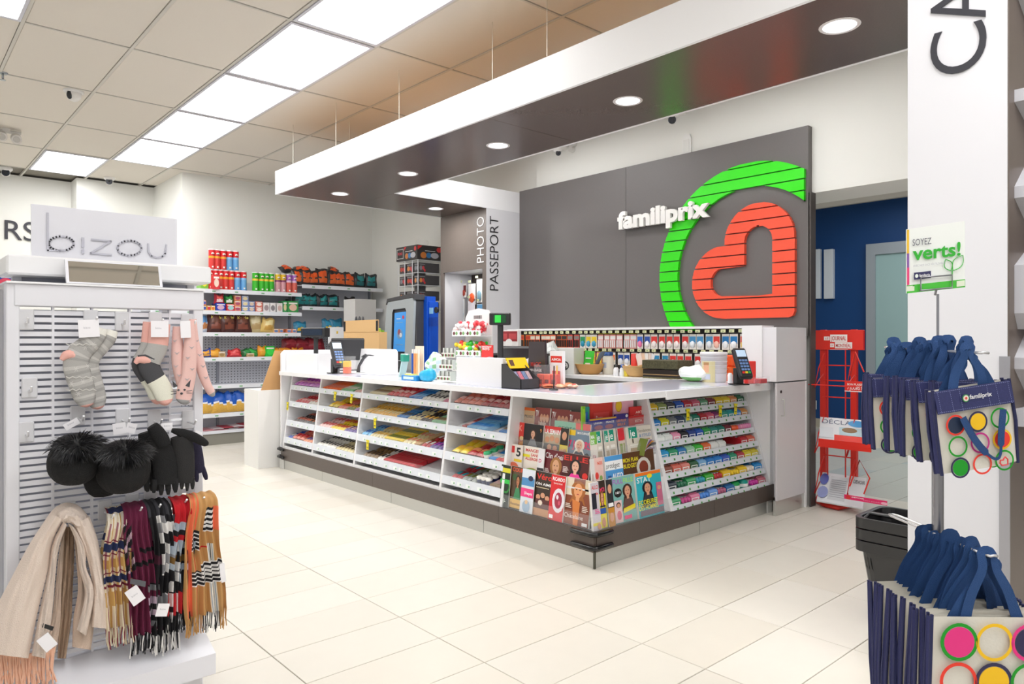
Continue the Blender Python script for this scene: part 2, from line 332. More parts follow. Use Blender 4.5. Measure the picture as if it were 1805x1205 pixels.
# cash column at right
cc = thing('cash_column', 'wide white column at right with large dark vertical letters', 'column', (-.83, 3.3, 0))
CXL, CXR, CYF = P(1600, 500, Y=2.85).x, P(1778, 500, Y=2.85).x, 2.85
part('front_panel', MB().box(CXL, CXR-.004, CYF, CYF+.03, .09, ZC, M('#e9e9ee', .45)), cc)
part('kick_panel', MB().box(CXL+.01, CXR-.01, CYF+.02, CYF+.05, 0, .09, STEEL), cc)
part('side_panel', MB().box(CXR-.03, CXR, CYF+.004, 3.75, 0, ZC, M('#6e625b', .4, var=.06, bs=80)).box(CXL, CXL+.02, CYF+.03, 3.72, 0, ZC, WHITE), cc)
part('corner_rail', MB().box(CXR-.026, CXR+.004, CYF-.006, CYF+.003, .02, 1.22, M('#b4b4ba', .35, metal=.5)), cc)
m = MB(); q = P(1738, 130, Y=CYF-.002)
m.text('C', Vector((P(1738, 130, Y=CYF).x, CYF-.002, P(1690, 129, Y=CYF).z)), ZA, -XA, .17, M('#34343c', .5), width=.165, bold=-.004, ext=.003, nrm=-YA)
m.text('A', Vector((P(1738, 130, Y=CYF).x, CYF-.002, P(1690, 44, Y=CYF).z)), ZA, -XA, .17, M('#34343c', .5), width=.16, bold=-.004, ext=.003, nrm=-YA)
part('lettering', m, cc, 'dark grey vertical letters CA')
sg = MB()
def chan(z0, z1, pts):   # raised channel letters on the brown side face: pts in (y,z) unit box
    y0 = P(1788, 600, X=CXR).y; y1 = y0+.42
    L = [Vector((CXR, y0+a*(y1-y0), z0+b*(z1-z0))) for a, b in pts]
    m2 = MB().prism(L, M('#f1f1f2', .4), XA*.045, M('#cfcfd6', .4)); part('raised_letter', m2, cc, 'white raised channel letter')
zz = lambda y: P(1790, y, X=CXR).z
chan(zz(245), zz(160), [(0, 1), (0, .75), (1, 0), (1, .3), (.3, .9), (.3, 1)]); chan(zz(385), zz(285), [(0, .55), (0, .35), (.35, 0), (1, 0), (1, .2), (.4, .25), (.4, .65), (1, .7), (1, 1), (.3, 1)])
chan(zz(580), zz(440), [(0, .2), (.1, 0), (1, 0), (1, 1), (.3, 1), (0, .8)]); chan(zz(690), zz(600)+.02, [(0, .6), (0, .4), (.3, 0), (1, 0), (1, 1), (.3, 1)])
chan(zz(30), zz(-50), [(0, 1), (0, .6), (.4, .1), (1, .1), (1, 1)]); chan(zz(740)-.02, zz(720), [(0, 0), (1, 0), (1, 1), (0, 1)])
# logo panel
PY = 5.286
lp = thing('logo_panel', 'large dark grey wall panel behind the counter carrying a green ring and red heart', 'sign', (-4.2, PY+.03, 1.36))
GP = M('#666261', .4, var=.06, bs=70)
for xa, xb in ((-5.808, -4.31), (-4.306, -2.54)): part('panel', MB().box(xa, xb, PY, PY+.06, 1.3, 2.905, GP), lp)
def scan(inside, x0, x1, z0, z1, m, dep):
    mb = MB(); n = 8; st = .004; prev = None
    def iv(z):
        out = []; x = x0; on = False
        while x <= x1+st:
            s_ = x <= x1 and inside(x, z)
            if s_ and not on: a = x; on = True
            if on and not s_: out.append((a, x-st)); on = False
            x += st
        return out
    for k in range(n):
        za, zb = z0+(z1-z0)*k/n, z0+(z1-z0)*(k+1)/n; A, B = iv(za), iv(zb)
        if len(A) != len(B): A = B = iv((za+zb)/2)
        for (a, b), (c, d) in zip(A, B):
            v = [(a, PY-dep, za), (b, PY-dep, za), (d, PY-dep, zb), (c, PY-dep, zb), (a, PY, za), (b, PY, za), (d, PY, zb), (c, PY, zb)]
            f = [(0, 1, 2, 3), (0, 3, 7, 4), (1, 5, 6, 2)]
            if k == 0: f.append((0, 4, 5, 1))
            if k == n-1: f.append((3, 2, 6, 7))
            mb.add(v, f, m)
    return mb
rc = (-3.02, 1.824)
ringin = lambda x, z: .683 < math.hypot(x-rc[0], z-rc[1]) < .881 and x < -2.556
def ht(x, z, t):
    ax, az, r = -2.935, 1.75, .305-t
    if abs(x-ax) <= r and az-r <= z <= 2.065: 
        if not t and x > ax+r-.05 and z < az-r+.05: return math.hypot(x-(ax+r-.05), z-(az-r+.05)) < .05
        return True
    if math.hypot(x-ax, z-2.065) < r: return True
    if abs(z-az) <= r and -3.25 <= x <= ax+r: 
        if not t and x > ax+r-.05 and z < az-r+.05: return False
        return True
    return math.hypot(x+3.25, z-az) < r
heartin = lambda x, z: ht(x, z, 0) and not ht(x, z, .187)
GR, RD = M('#2fe000', .35, spec=.4), M('#f2563a', .35, spec=.4)
z = 1.342
while z < 2.75:
    for xa, xb in (((-3.95, -3.0), (-3.0, -2.556)) if z+.084 < 2.5 and z > 1.3 else ((-3.95, -2.556),)):
        m = scan(ringin, xa, xb, z+.005, z+.084, GR, .03)
        if m.v: part('ring_slat', m, lp, 'bright green slat of the ring')
    for xa, xb in (((-3.6, -2.93), (-2.93, -2.6)) if 1.64 < z+.084 and z+.084 < 2.17 and z > 1.6 else ((-3.6, -2.6),)):
        m = scan(heartin, xa, xb, max(z+.005, 1.445), z+.084, RD, .034) if z+.084 > 1.45 else MB()
        if m.v: part('heart_slat', m, lp, 'coral red slat of the heart')
    z += .089
m = MB(); q = P(1091, 404, Y=PY-.05); q2 = P(1252, 380, Y=PY-.05)
m.text('familiprix', Vector((q.x, PY-.045, q.z-.008)), XA, ZA, .165, M('#f4f3f0', .5), width=q2.x-q.x, ext=.03, bold=.045, nrm=-YA)
part('lettering', m, lp, 'white raised lettering across the green ring')
# ---------------- checkout counter ----------------
CY, CX0, CXE, CYE = 2.962, -2.637, -6.78, 4.90
cb = thing('checkout_counter', 'brown and brushed steel plinth running around the foot of the checkout counter', 'counter base', (CX0, CY, 0))
ks = [-6.7, -5.9, -4.75, -3.62, CX0-.006]
for a, b in zip(ks, ks[1:]): part('kick_panel', MB().box(a+.002, b-.002, CY+.012, CY+.03, 0, .092, STEEL), cb)
for a, b in ((CY+.018, 4.0), (4.004, 4.86)): part('kick_panel', MB().box(CX0-.03, CX0-.012, a, b, 0, .092, STEEL), cb)
part('corner_post', MB().box(CX0-.012, CX0-.001, CY+.002, CY+.014, 0, .1, M('#5b5b50', .4, metal=.6)), cb)
bs_ = [-6.74, -5.0, -3.45, CX0]
for a, b in zip(bs_, bs_[1:]): part('wood_band', MB().box(a+.001, b-.001, CY-.006, CY+.02, .092, .205, BROWN), cb)
for a, b in ((CY-.005, 4.15), (4.152, 4.94)): part('wood_band', MB().box(CX0-.02, CX0+.004, a+(.022 if a < 3 else 0), b, .092, .205, BROWN), cb)
part('end_foot', MB().box(-6.80, -6.70, CY+.005, CY+.1, 0, .092, M('#d9d9d5', .5)), cb); part('end_foot', MB().box(-2.70, CX0-.006, 4.87, 4.93, 0, .092, M('#d9d9d5', .5)), cb)
part('deck', MB().box(-6.72, CX0-.03, CY+.02, 3.5, .16, .2, WHITE).box(-3.3, CX0-.022, 3.5, 4.9, .16, .2, WHITE), cb)
def bumper(z, corner):
    m = MB()
    if corner: p = [(CX0-.155, CY-.02, z), (CX0-.03, CY-.02, z), (CX0-.008, CY-.019, z), (CX0+.009, CY-.012, z), (CX0+.016, CY+.003, z), (CX0+.017, CY+.02, z), (CX0+.017, CY+.13, z)]
    else: p = [(-6.66, CY-.02, z), (-6.74, CY-.02, z), (-6.775, CY-.018, z), (-6.80, CY+.0, z), (-6.805, CY+.05, z)]
    p = [Vector(q) for q in p]; d0, d1 = (p[0]-p[1]).normalized(), (p[-1]-p[-2]).normalized()
    m.tube([p[0]+d0*.010]+p+[p[-1]+d1*.010], [.006]+[.014]*len(p)+[.006], M('#141416', .18), 10)
    part('bumper', m, cb, 'glossy black rubber corner bumper')
for zz_ in (.193, .118): bumper(zz_, True); bumper(zz_, False)
SH = M('#e8e8ea', .4); RAIL = M('#dfe3ea', .3)
yf = lambda z: CY+.005+(z-.205)/.72*.1      # slanted front of the candy bays
xf = lambda z: CX0-.003-(z-.205)/.72*.215   # slanted front of the gum side
def slantplate(mb, x0, x1, z0=.205, z1=.925, back=3.48, m=SH):
    return mb.prism([(x0, yf(z0), z0), (x0, yf(z1), z1), (x0, back, z1), (x0, back, z0)], m, (x1-x0, 0, 0))
def leafmarks(mb, o, u, v, n, n0, w):                    # little green price-label marks
    for k in range(n):
        a = o+u*(w*(k+.5+random.uniform(-.3, .3))/n)
        mb.quad(a+n0, a+u*.05+n0, a+u*.05+v*.026+n0, a+v*.026+n0, M('#eef2f2', .4))
        c = a+n0*1.5+u*.03+v*.006
        mb.quad(c, c+u*.012, c+u*.012+v*.012, c+v*.012, M('#5fa36a', .5))
bays = [(-6.72, -6.10), (-6.10, -5.33), (-5.33, -4.10), (-4.10, -3.44)]
bname = ['farthest', 'second', 'widest', 'fourth']
rowz = [(.822, .045), (.665, .05), (.482, .055), (.315, .055)]
rname = ['top', 'second', 'third', 'bottom']
YC = M('#f4e30c', .5); BK = M('#222222', .5)
for bi, (xa, xb) in enumerate(bays):
    t = thing('candy_display', f'white slanted candy rack bay of four trays, {["at the far left end of the counter", "second from the far end of the counter", "widest of the four bays", "next to the magazine corner"][bi]}', 'display rack', ((xa+xb)/2, CY+.2, .2), 0, 'white candy bays along the counter front')
    part('divider', slantplate(MB(), xa-.012, xa+.012), t)
    if bi == 3: part('divider', slantplate(MB(), xb-.012, xb+.012), t)
    part('back_panel', MB().box(xa+.013, xb-.013, 3.34, 3.36, .205, .92, SH), t)
    part('front_lip', MB().box(xa+.013, xb-.013, yf(.21), yf(.21)+.02, .205, .228, SH), t)
    for ri, (zl, hh) in enumerate(rowz):
        y0 = yf(zl); zf = zl-.028
        part('shelf', MB().prism([(xa+.013, y0+.012, zf-.012), (xa+.013, y0+.012, zf), (xa+.013, 3.34, zf+.075), (xa+.013, 3.34, zf+.06)], SH, (xb-xa-.026, 0, 0)), t)
        m = MB().prism([(xa+.013, yf(zl-hh)-.004, zl-hh), (xa+.013, y0, zl), (xa+.013, y0+.01, zl), (xa+.013, yf(zl-hh)+.01, zl-hh)], RAIL, (xb-xa-.026, 0, 0))
        leafmarks(m, Vector((xa+.05, yf(zl-hh)-.0045, zl-hh+.008)), XA, (ZA+YA*.139).normalized(), int((xb-xa)/.13), -YA*.0006, xb-xa-.14)
        part('price_rail', m, t)
        if (bi, ri) in ((0, 0), (1, 1), (1, 2), (2, 0), (2, 1), (2, 2), (2, 3), (3, 0), (3, 1), (3, 2), (3, 3), (0, 1), (0, 2), (0, 3)):
            part('clear_guard', MB().box(xa+.02, xb-.02, y0+.003, y0+.0055, zl-.004, zl+.03, CLEAR), t)
def yellow_tag(p, u, n, lab, k):
    w, h = .034, .075
    m = MB().box(-w/2, w/2, -.001, .001, -h, 0, YC, 0); m.box(-w/2-.006, w/2+.006, -.0012, .0012, -.008, .004, M('#e8d800', .5))
    m.text('99', (-.009, -.0013, -.03), XA, ZA, .016, BK, nrm=-YA); m.box(-.011, .011, -.0016, -.001, -.058, -.052, BK)
    m.box(-.011, .011, -.0016, -.001, -.066, -.064, BK)
    o = link('price_tag', m.mesh('price_tag')); o.location = p; o.rotation_euler = (random.uniform(-.05, .05), random.uniform(-.12, .12), math.atan2(u.y, u.x)); tag(o, lab, 'price tag', 'yellow hanging price tags')
for px, py, ya, lab in ((507, 709, .66, 'on the second tray rail of the farthest candy bay'), (591, 691, .82, 'left of two under the orange packets in the second candy bay'), (620, 695, .82, 'right of two under the orange packets in the second candy bay'),
        (661, 738, .64, 'below the golden packets in the widest candy bay'), (648, 776, .45, 'above the bottom tray of the widest candy bay')):
    q = P(px, py, Y=yf(ya)-.012); yellow_tag(q, XA, -YA, 'yellow price tag '+lab, 0)
# worktop
wt = thing('worktop', 'white L-shaped countertop of the checkout counter with clear grey mat', 'countertop', (-4.5, 3.3, .915))
r = .05; arc = [(CX0+.012-r+r*sin(a), CY-.012+r-r*cos(a)) for a in [i*pi/12 for i in range(7)]]
m = MB(); L = [(-6.77, CY-.012)]+arc+[(CX0+.012, 4.9), (-2.822, 4.9), (-2.822, 5.25), (-3.35, 5.25), (-3.35, 3.62), (-6.77, 3.62)]
m.prism([(x, y, .920) for x, y in L], WHITE, (0, 0, .038)); part('slab', m, wt)
MAT = M('#d0d1e2', .12, spec=.6)
part('counter_mat', MB().prism([(x, y, .9585) for x, y in [(-4.1, CY+.01), (CX0-.03, CY+.01), (CX0-.005, CY+.04), (CX0-.005, 4.6), (-3.3, 4.6), (-3.3, 3.58), (-4.1, 3.58)]], MAT, (0, 0, .0025)).prism([(x, y, .9585) for x, y in [(-5.95, CY+.01), (-4.55, CY+.01), (-4.55, 3.5), (-5.95, 3.5)]], MAT, (0, 0, .0025)), wt, 'glossy lavender grey clear mat')
part('edge_strip', MB().box(CX0+.012, CX0+.02, 3.6, 4.9, .905, .958, WHITE), wt)
# support wall under the right wing and upstands
ub = thing('counter_upstand', 'white raised panels standing on the far end of the counter around the till', 'panel', (-6.4, 3.3, .958))
def rpanel(x0, x1, y0, y1, z0, z1, rl, rr):
    pts = [(x0, z0)]
    pts += [(x0+rl-rl*cos(a), z1-rl+rl*sin(a)) for a in [i*pi/12 for i in range(7)]] if rl else [(x0, z1)]
    pts += [(x1-rr+rr*sin(a), z1-rr+rr*cos(a)) for a in [i*pi/12 for i in range(7)]] if rr else [(x1, z1)]
    pts += [(x1, z0)]; return MB().prism([(x, y0, z) for x, z in pts], WHITE, (0, y1-y0, 0))
x1 = P(700, 640, Y=3.62).x
part('back_panel', rpanel(-6.78, x1, 3.60, 3.63, .958, 1.18, 0, .05), ub)
m = MB().prism([(-6.80, y, z) for y, z in [(2.975, .205), (2.975, 1.13), (3.01, 1.165), (3.62, 1.165), (3.62, 0), (3.07, 0), (3.07, .205)]], WHITE, (.028, 0, 0)); part('end_panel', m, ub)
part('front_panel', MB().box(-6.77, -6.14, 3.02, 3.05, .958, 1.14, WHITE, .003).box(-6.16, -6.13, 3.05, 3.25, .958, 1.14, WHITE), ub)
a, b = P(802, 680, Y=3.02).x, P(884, 680, Y=3.02).x
sb = MB().box(a, b, 3.03, 3.06, .9585, P(820, 629, Y=3.03).z, WHITE, .003).box(a+.004, b-.004, 3.06, 3.2, .9585, 1.125, WHITE).box(a, a+.03, 3.06, 3.2, .9585, 1.14, WHITE)
solid('counter_screen', sb, 'plain white box panel standing on the worktop left of the dark card holder', 'panel')
# ---------------- candies ----------------
PM = {}
def wrapmesh(w, l, h, c1, c2, kind=0):
    k = (w, l, h, c1, c2, kind)
    if k in PM: return PM[k]
    m = MB(); a, b = M(c1, .3), M(c2, .3)
    if kind == 0:        # crimped wrapper bar
        def f(u, v):
            e = sin(pi*v)**.35 if 0 < v < 1 else 0
            return Vector(((cos(2*pi*u))*w/2*(.92+.08*(1-e)), (v-.5)*l, h/2+sin(2*pi*u)*h/2*max(e, .08)))
        m.grid(f, 8, 7, lambda u, v: b if .3 < v < .7 and .08 < u < .42 else a)
    elif kind == 1:      # carton
        m.box(-w/2, w/2, -l/2, l/2, 0, h, a, .0015); m.box(-w/2+.002, w/2-.002, -l*.25, l*.2, h-.0004, h+.0006, b); m.box(-w/2+.004, w/2-.004, -l/2-.0006, -l/2+.0004, .002, h*.7, b)
    elif kind == 2:      # pillow bag
        def f(u, v): 
            e = max(sin(pi*min(max(v, .0), 1)), 0)**.5
            return Vector((cos(2*pi*u)*w/2, (v-.5)*l, h/2+sin(2*pi*u)*h/2*max(e, .06)+.003*sin(9*v+5*u)))
        m.grid(f, 10, 8, lambda u, v: b if .05 < u < .4 and .35 < v < .75 else a)
    elif kind == 3:      # tub with lid
        m.lathe([(w/2*.9, 0), (w/2, .006), (w/2, h*.75)], a, n=12); m.lathe([(w/2*.95, h*.75), (w/2*.95, h), (w/2*.7, h+.003)], b, n=12)
    PM[k] = m.mesh('wrapper'); return PM[k]
CN = {'#c24fc0': 'magenta', '#e9a6c9': 'pale pink', '#d8323c': 'red', '#f2c9c4': 'blush', '#3a2b2c': 'dark brown', '#e8836f': 'salmon', '#2f55b8': 'blue', '#f39a6a': 'peach', '#f7701d': 'orange', '#8ecf9b': 'mint', '#f1d12a': 'yellow', '#6f7a26': 'olive', '#c6a5df': 'lilac', '#5c4191': 'purple', '#f2efe6': 'white', '#262628': 'black', '#e8d9a8': 'cream', '#8a6a3c': 'tan', '#1684d6': 'bright blue', '#f4bd4e': 'golden', '#79c0ee': 'sky blue', '#d0a56c': 'kraft', '#b5242c': 'dark red', '#2ea86b': 'green', '#e77a9c': 'pink', '#1f9aa6': 'teal', '#1d2b5c': 'navy', '#9aa09a': 'grey'}
stock = {
 (0, 0): [(1, '#c24fc0', '#e9a6c9', 2)], (0, 1): [(.12,), (.5, '#d8323c', '#f2c9c4', 0), (.38, '#f2efe6', '#e8836f', 0)], (0, 2): [(.15,), (.45, '#3a2b2c', '#e8836f', 0), (.4, '#262628', '#f39a6a', 0)],
 (0, 3): [(.2, '#2f55b8', '#f2efe6', 0), (.4, '#e8836f', '#d8323c', 2), (.4, '#f39a6a', '#2f55b8', 0)],
 (1, 0): [(.48, '#f7701d', '#e8836f', 1), (.3, '#8ecf9b', '#f2efe6', 1), (.22, '#f2c9c4', '#8ecf9b', 0)], (1, 1): [(.2,), (.22, '#f1d12a', '#f4bd4e', 2), (.22, '#e8836f', '#f7701d', 0), (.2, '#6f7a26', '#f4bd4e', 0), (.16, '#c6a5df', '#f2efe6', 0)],
 (1, 2): [(.32, '#f2c9c4', '#d8323c', 0), (.34, '#f1d12a', '#d8323c', 0), (.34, '#5c4191', '#f2c9c4', 0)], (1, 3): [(.5, '#f2efe6', '#262628', 0), (.5, '#e8d9a8', '#3a2b2c', 0)],
 (2, 0): [(.06,), (.22, '#e8d9a8', '#8a6a3c', 1), (.28, '#d8323c', '#f2c9c4', 2), (.14, '#1684d6', '#79c0ee', 1), (.22, '#f2efe6', '#262628', 0), (.08, '#e77a9c', '#f2c9c4', 0)],
 (2, 1): [(.44, '#f4bd4e', '#e8d9a8', 0), (.12, '#1684d6', '#262628', 1), (.14, '#e8d9a8', '#1d2b5c', 0), (.14, '#3a2b2c', '#f4bd4e', 0), (.16, '#8ecf9b', '#8a6a3c', 1)],
 (2, 2): [(.12, '#79c0ee', '#2f55b8', 0), (.2, '#e8d9a8', '#f4bd4e', 0), (.22, '#f1d12a', '#6f7a26', 1), (.14, '#e8d9a8', '#e8836f', 0), (.06, '#d0a56c', '#d0a56c', 1), (.1, '#b5242c', '#f2efe6', 0), (.16, '#5c4191', '#c24fc0', 0)],
 (2, 3): [(.06,), (.18, '#8a6a3c', '#3a2b2c', 0), (.1, '#f2efe6', '#262628', 0), (.36, '#d8323c', '#b5242c', 1), (.3,)],
 (3, 0): [(.5, '#e8836f', '#f2c9c4', 2), (.5, '#b5242c', '#f2c9c4', 2)], (3, 1): [(.22,), (.08, '#b5242c', '#f2c9c4', 1), (.36, '#79c0ee', '#1684d6', 1), (.2,), (.14, '#1684d6', '#8a6a3c', 1)],
 (3, 2): [(.06,), (.28, '#f1d12a', '#f4bd4e', 2), (.3, '#b5242c', '#f39a6a', 2), (.1, '#f2efe6', '#2ea86b', 3), (.12, '#1684d6', '#f2efe6', 1), (.14, '#d8323c', '#f2efe6', 1)],
 (3, 3): [(.1,), (.2, '#b5242c', '#1f9aa6', 0), (.26, '#9aa09a', '#6f7a26', 0), (.24, '#1d2b5c', '#f2efe6', 3), (.2, '#8a6a3c', '#f2c9c4', 1)]}
KN = ['chocolate bar', 'small carton', 'candy bag', 'round tub']
for (bi, ri), segs in stock.items():
    xa, xb = bays[bi]; zl = rowz[ri][0]; y0 = yf(zl)+.014; zf = zl-.028; W = xb-xa-.05; x = xa+.025; slope = math.atan2(.075, 3.34-y0)
    where = f'{rname[ri]} tray of the {bname[bi]} candy bay'
    cnt = {}
    for sg_ in segs:
        w = sg_[0]*W
        if len(sg_) > 1:
            _, c1, c2, kd = sg_; pw = {0: .052, 1: .055, 2: .085, 3: .05}[kd]; pl = {0: .118, 1: .125, 2: .115, 3: .05}[kd]; ph = {0: .034, 1: .032, 2: .05, 3: .06}[kd]
            n = max(1, round(w/pw)); pw2 = w/n*.93
            for rr in range(2 if kd != 3 else 3):
                for k in range(n):
                    yy = y0+pl/2+.006+rr*(pl+.004)
                    if yy+pl/2 > 3.345: continue
                    xx = x+(k+.5)*w/n; zz_ = zf+(yy-y0)*math.tan(slope)+.004
                    me = wrapmesh(round(pw2, 2), pl, ph, c1, c2, kd)
                    key = (c1, rr, kd); cnt[key] = cnt.get(key, 0)+1
                    rowtxt = ('front' if rr == 0 else 'rear' if rr == 1 else 'last')
                    o = link({0: 'chocolate_bar', 1: 'candy_box', 2: 'candy_bag', 3: 'candy_tub'}[kd], me); o.location = (xx, yy, zz_+(random.uniform(0, .004) if kd == 0 else 0)); o.rotation_euler = (slope, random.uniform(-.04, .04) if kd != 1 else 0, random.uniform(-.2, .2) if kd in (0, 2) else random.uniform(-.02, .02))
                    tag(o, f'{CN[c1]} {KN[kd]}, {ORD[cnt[key]-1]} of the {rowtxt} row, {where}', 'candy', f'sweets in the {where}')
        x += w
# ---------------- magazine corner ----------------
mg = thing('magazine_display', 'tiered clear acrylic magazine rack wrapping the near corner of the counter', 'display rack', (CX0-.2, CY+.2, .2))
tiers = [(.205, 0.), (.385, .06), (.55, .115), (.70, .165)]      # floor height, set-back from the base edge
mx0, my1 = -3.425, 3.675
for k, (z, s) in enumerate(tiers):
    h = [.235, .2, .2, .17][k]
    part('step', MB().box(mx0, CX0-s-.055, CY+s+.055, CY+s+.12, .205, z+h*.9 if k < 3 else z, SH).box(CX0-s-.12, CX0-s-.055, CY+s+.055, my1, .205, z+h*.9 if k < 3 else z, SH), mg)
    part('ledge', MB().box(mx0, CX0-s-.004, CY+s+.004, CY+s+.056, z-.006, z, CLEAR).box(CX0-s-.056, CX0-s-.004, CY+s+.056, my1, z-.006, z, CLEAR), mg)
    part('clear_guard', MB().box(mx0, CX0-s, CY+s, CY+s+.003, z, z+.085, CLEAR).box(CX0-s-.003, CX0-s, CY+s+.003, my1, z, z+.085, CLEAR), mg)
part('back_panel', MB().box(mx0, CX0-.27, CY+.27, CY+.29, .7, .92, M('#7d7773', .4)).box(CX0-.29, CX0-.27, CY+.29, my1, .7, .92, M('#7d7773', .4)), mg)
part('side_panel', MB().prism([(x, my1, z) for x, z in [(CX0-.004, .205), (CX0-.2, .92), (CX0-.45, .92), (CX0-.45, .205)]], SH, (0, .02, 0)), mg)
SK, HR = '#d99f7e', '#4a2c1c'
def face(u, v, s, hair=HR, skin=SK, top='#7a3040', asp=.75):
    return [('e', u, v+.01, s*1.45, s*1.35*asp, hair), ('p', [(u-s*1.6, v-.28), (u-s*1.1, v-s*asp*.9), (u+s*1.1, v-s*asp*.9), (u+s*1.6, v-.28)], hair), ('p', [(u-s*2.1, v-.42), (u-s*.9, v-s*asp*1.35), (u+s*.9, v-s*asp*1.35), (u+s*2.1, v-.42)], top),
            ('p', [(u-s*.35, v-s*asp*1.5), (u-s*.4, v), (u+s*.4, v), (u+s*.35, v-s*asp*1.5)], skin), ('e', u, v, s*.85, s*1.05*asp, skin), ('e', u-s*.35, v+s*.15*asp, s*.14, s*.08*asp, '#30201c'), ('e', u+s*.35, v+s*.15*asp, s*.14, s*.08*asp, '#30201c'), ('e', u, v-s*.5*asp, s*.25, s*.08*asp, '#b03a3a')]
def lines(u0, v0, w, n, c, h=.018, gap=.035): return [('r', u0, v0-i*gap, u0+w*(.75+.25*((i*7) % 3)/2), v0-i*gap+h, c) for i in range(n)]
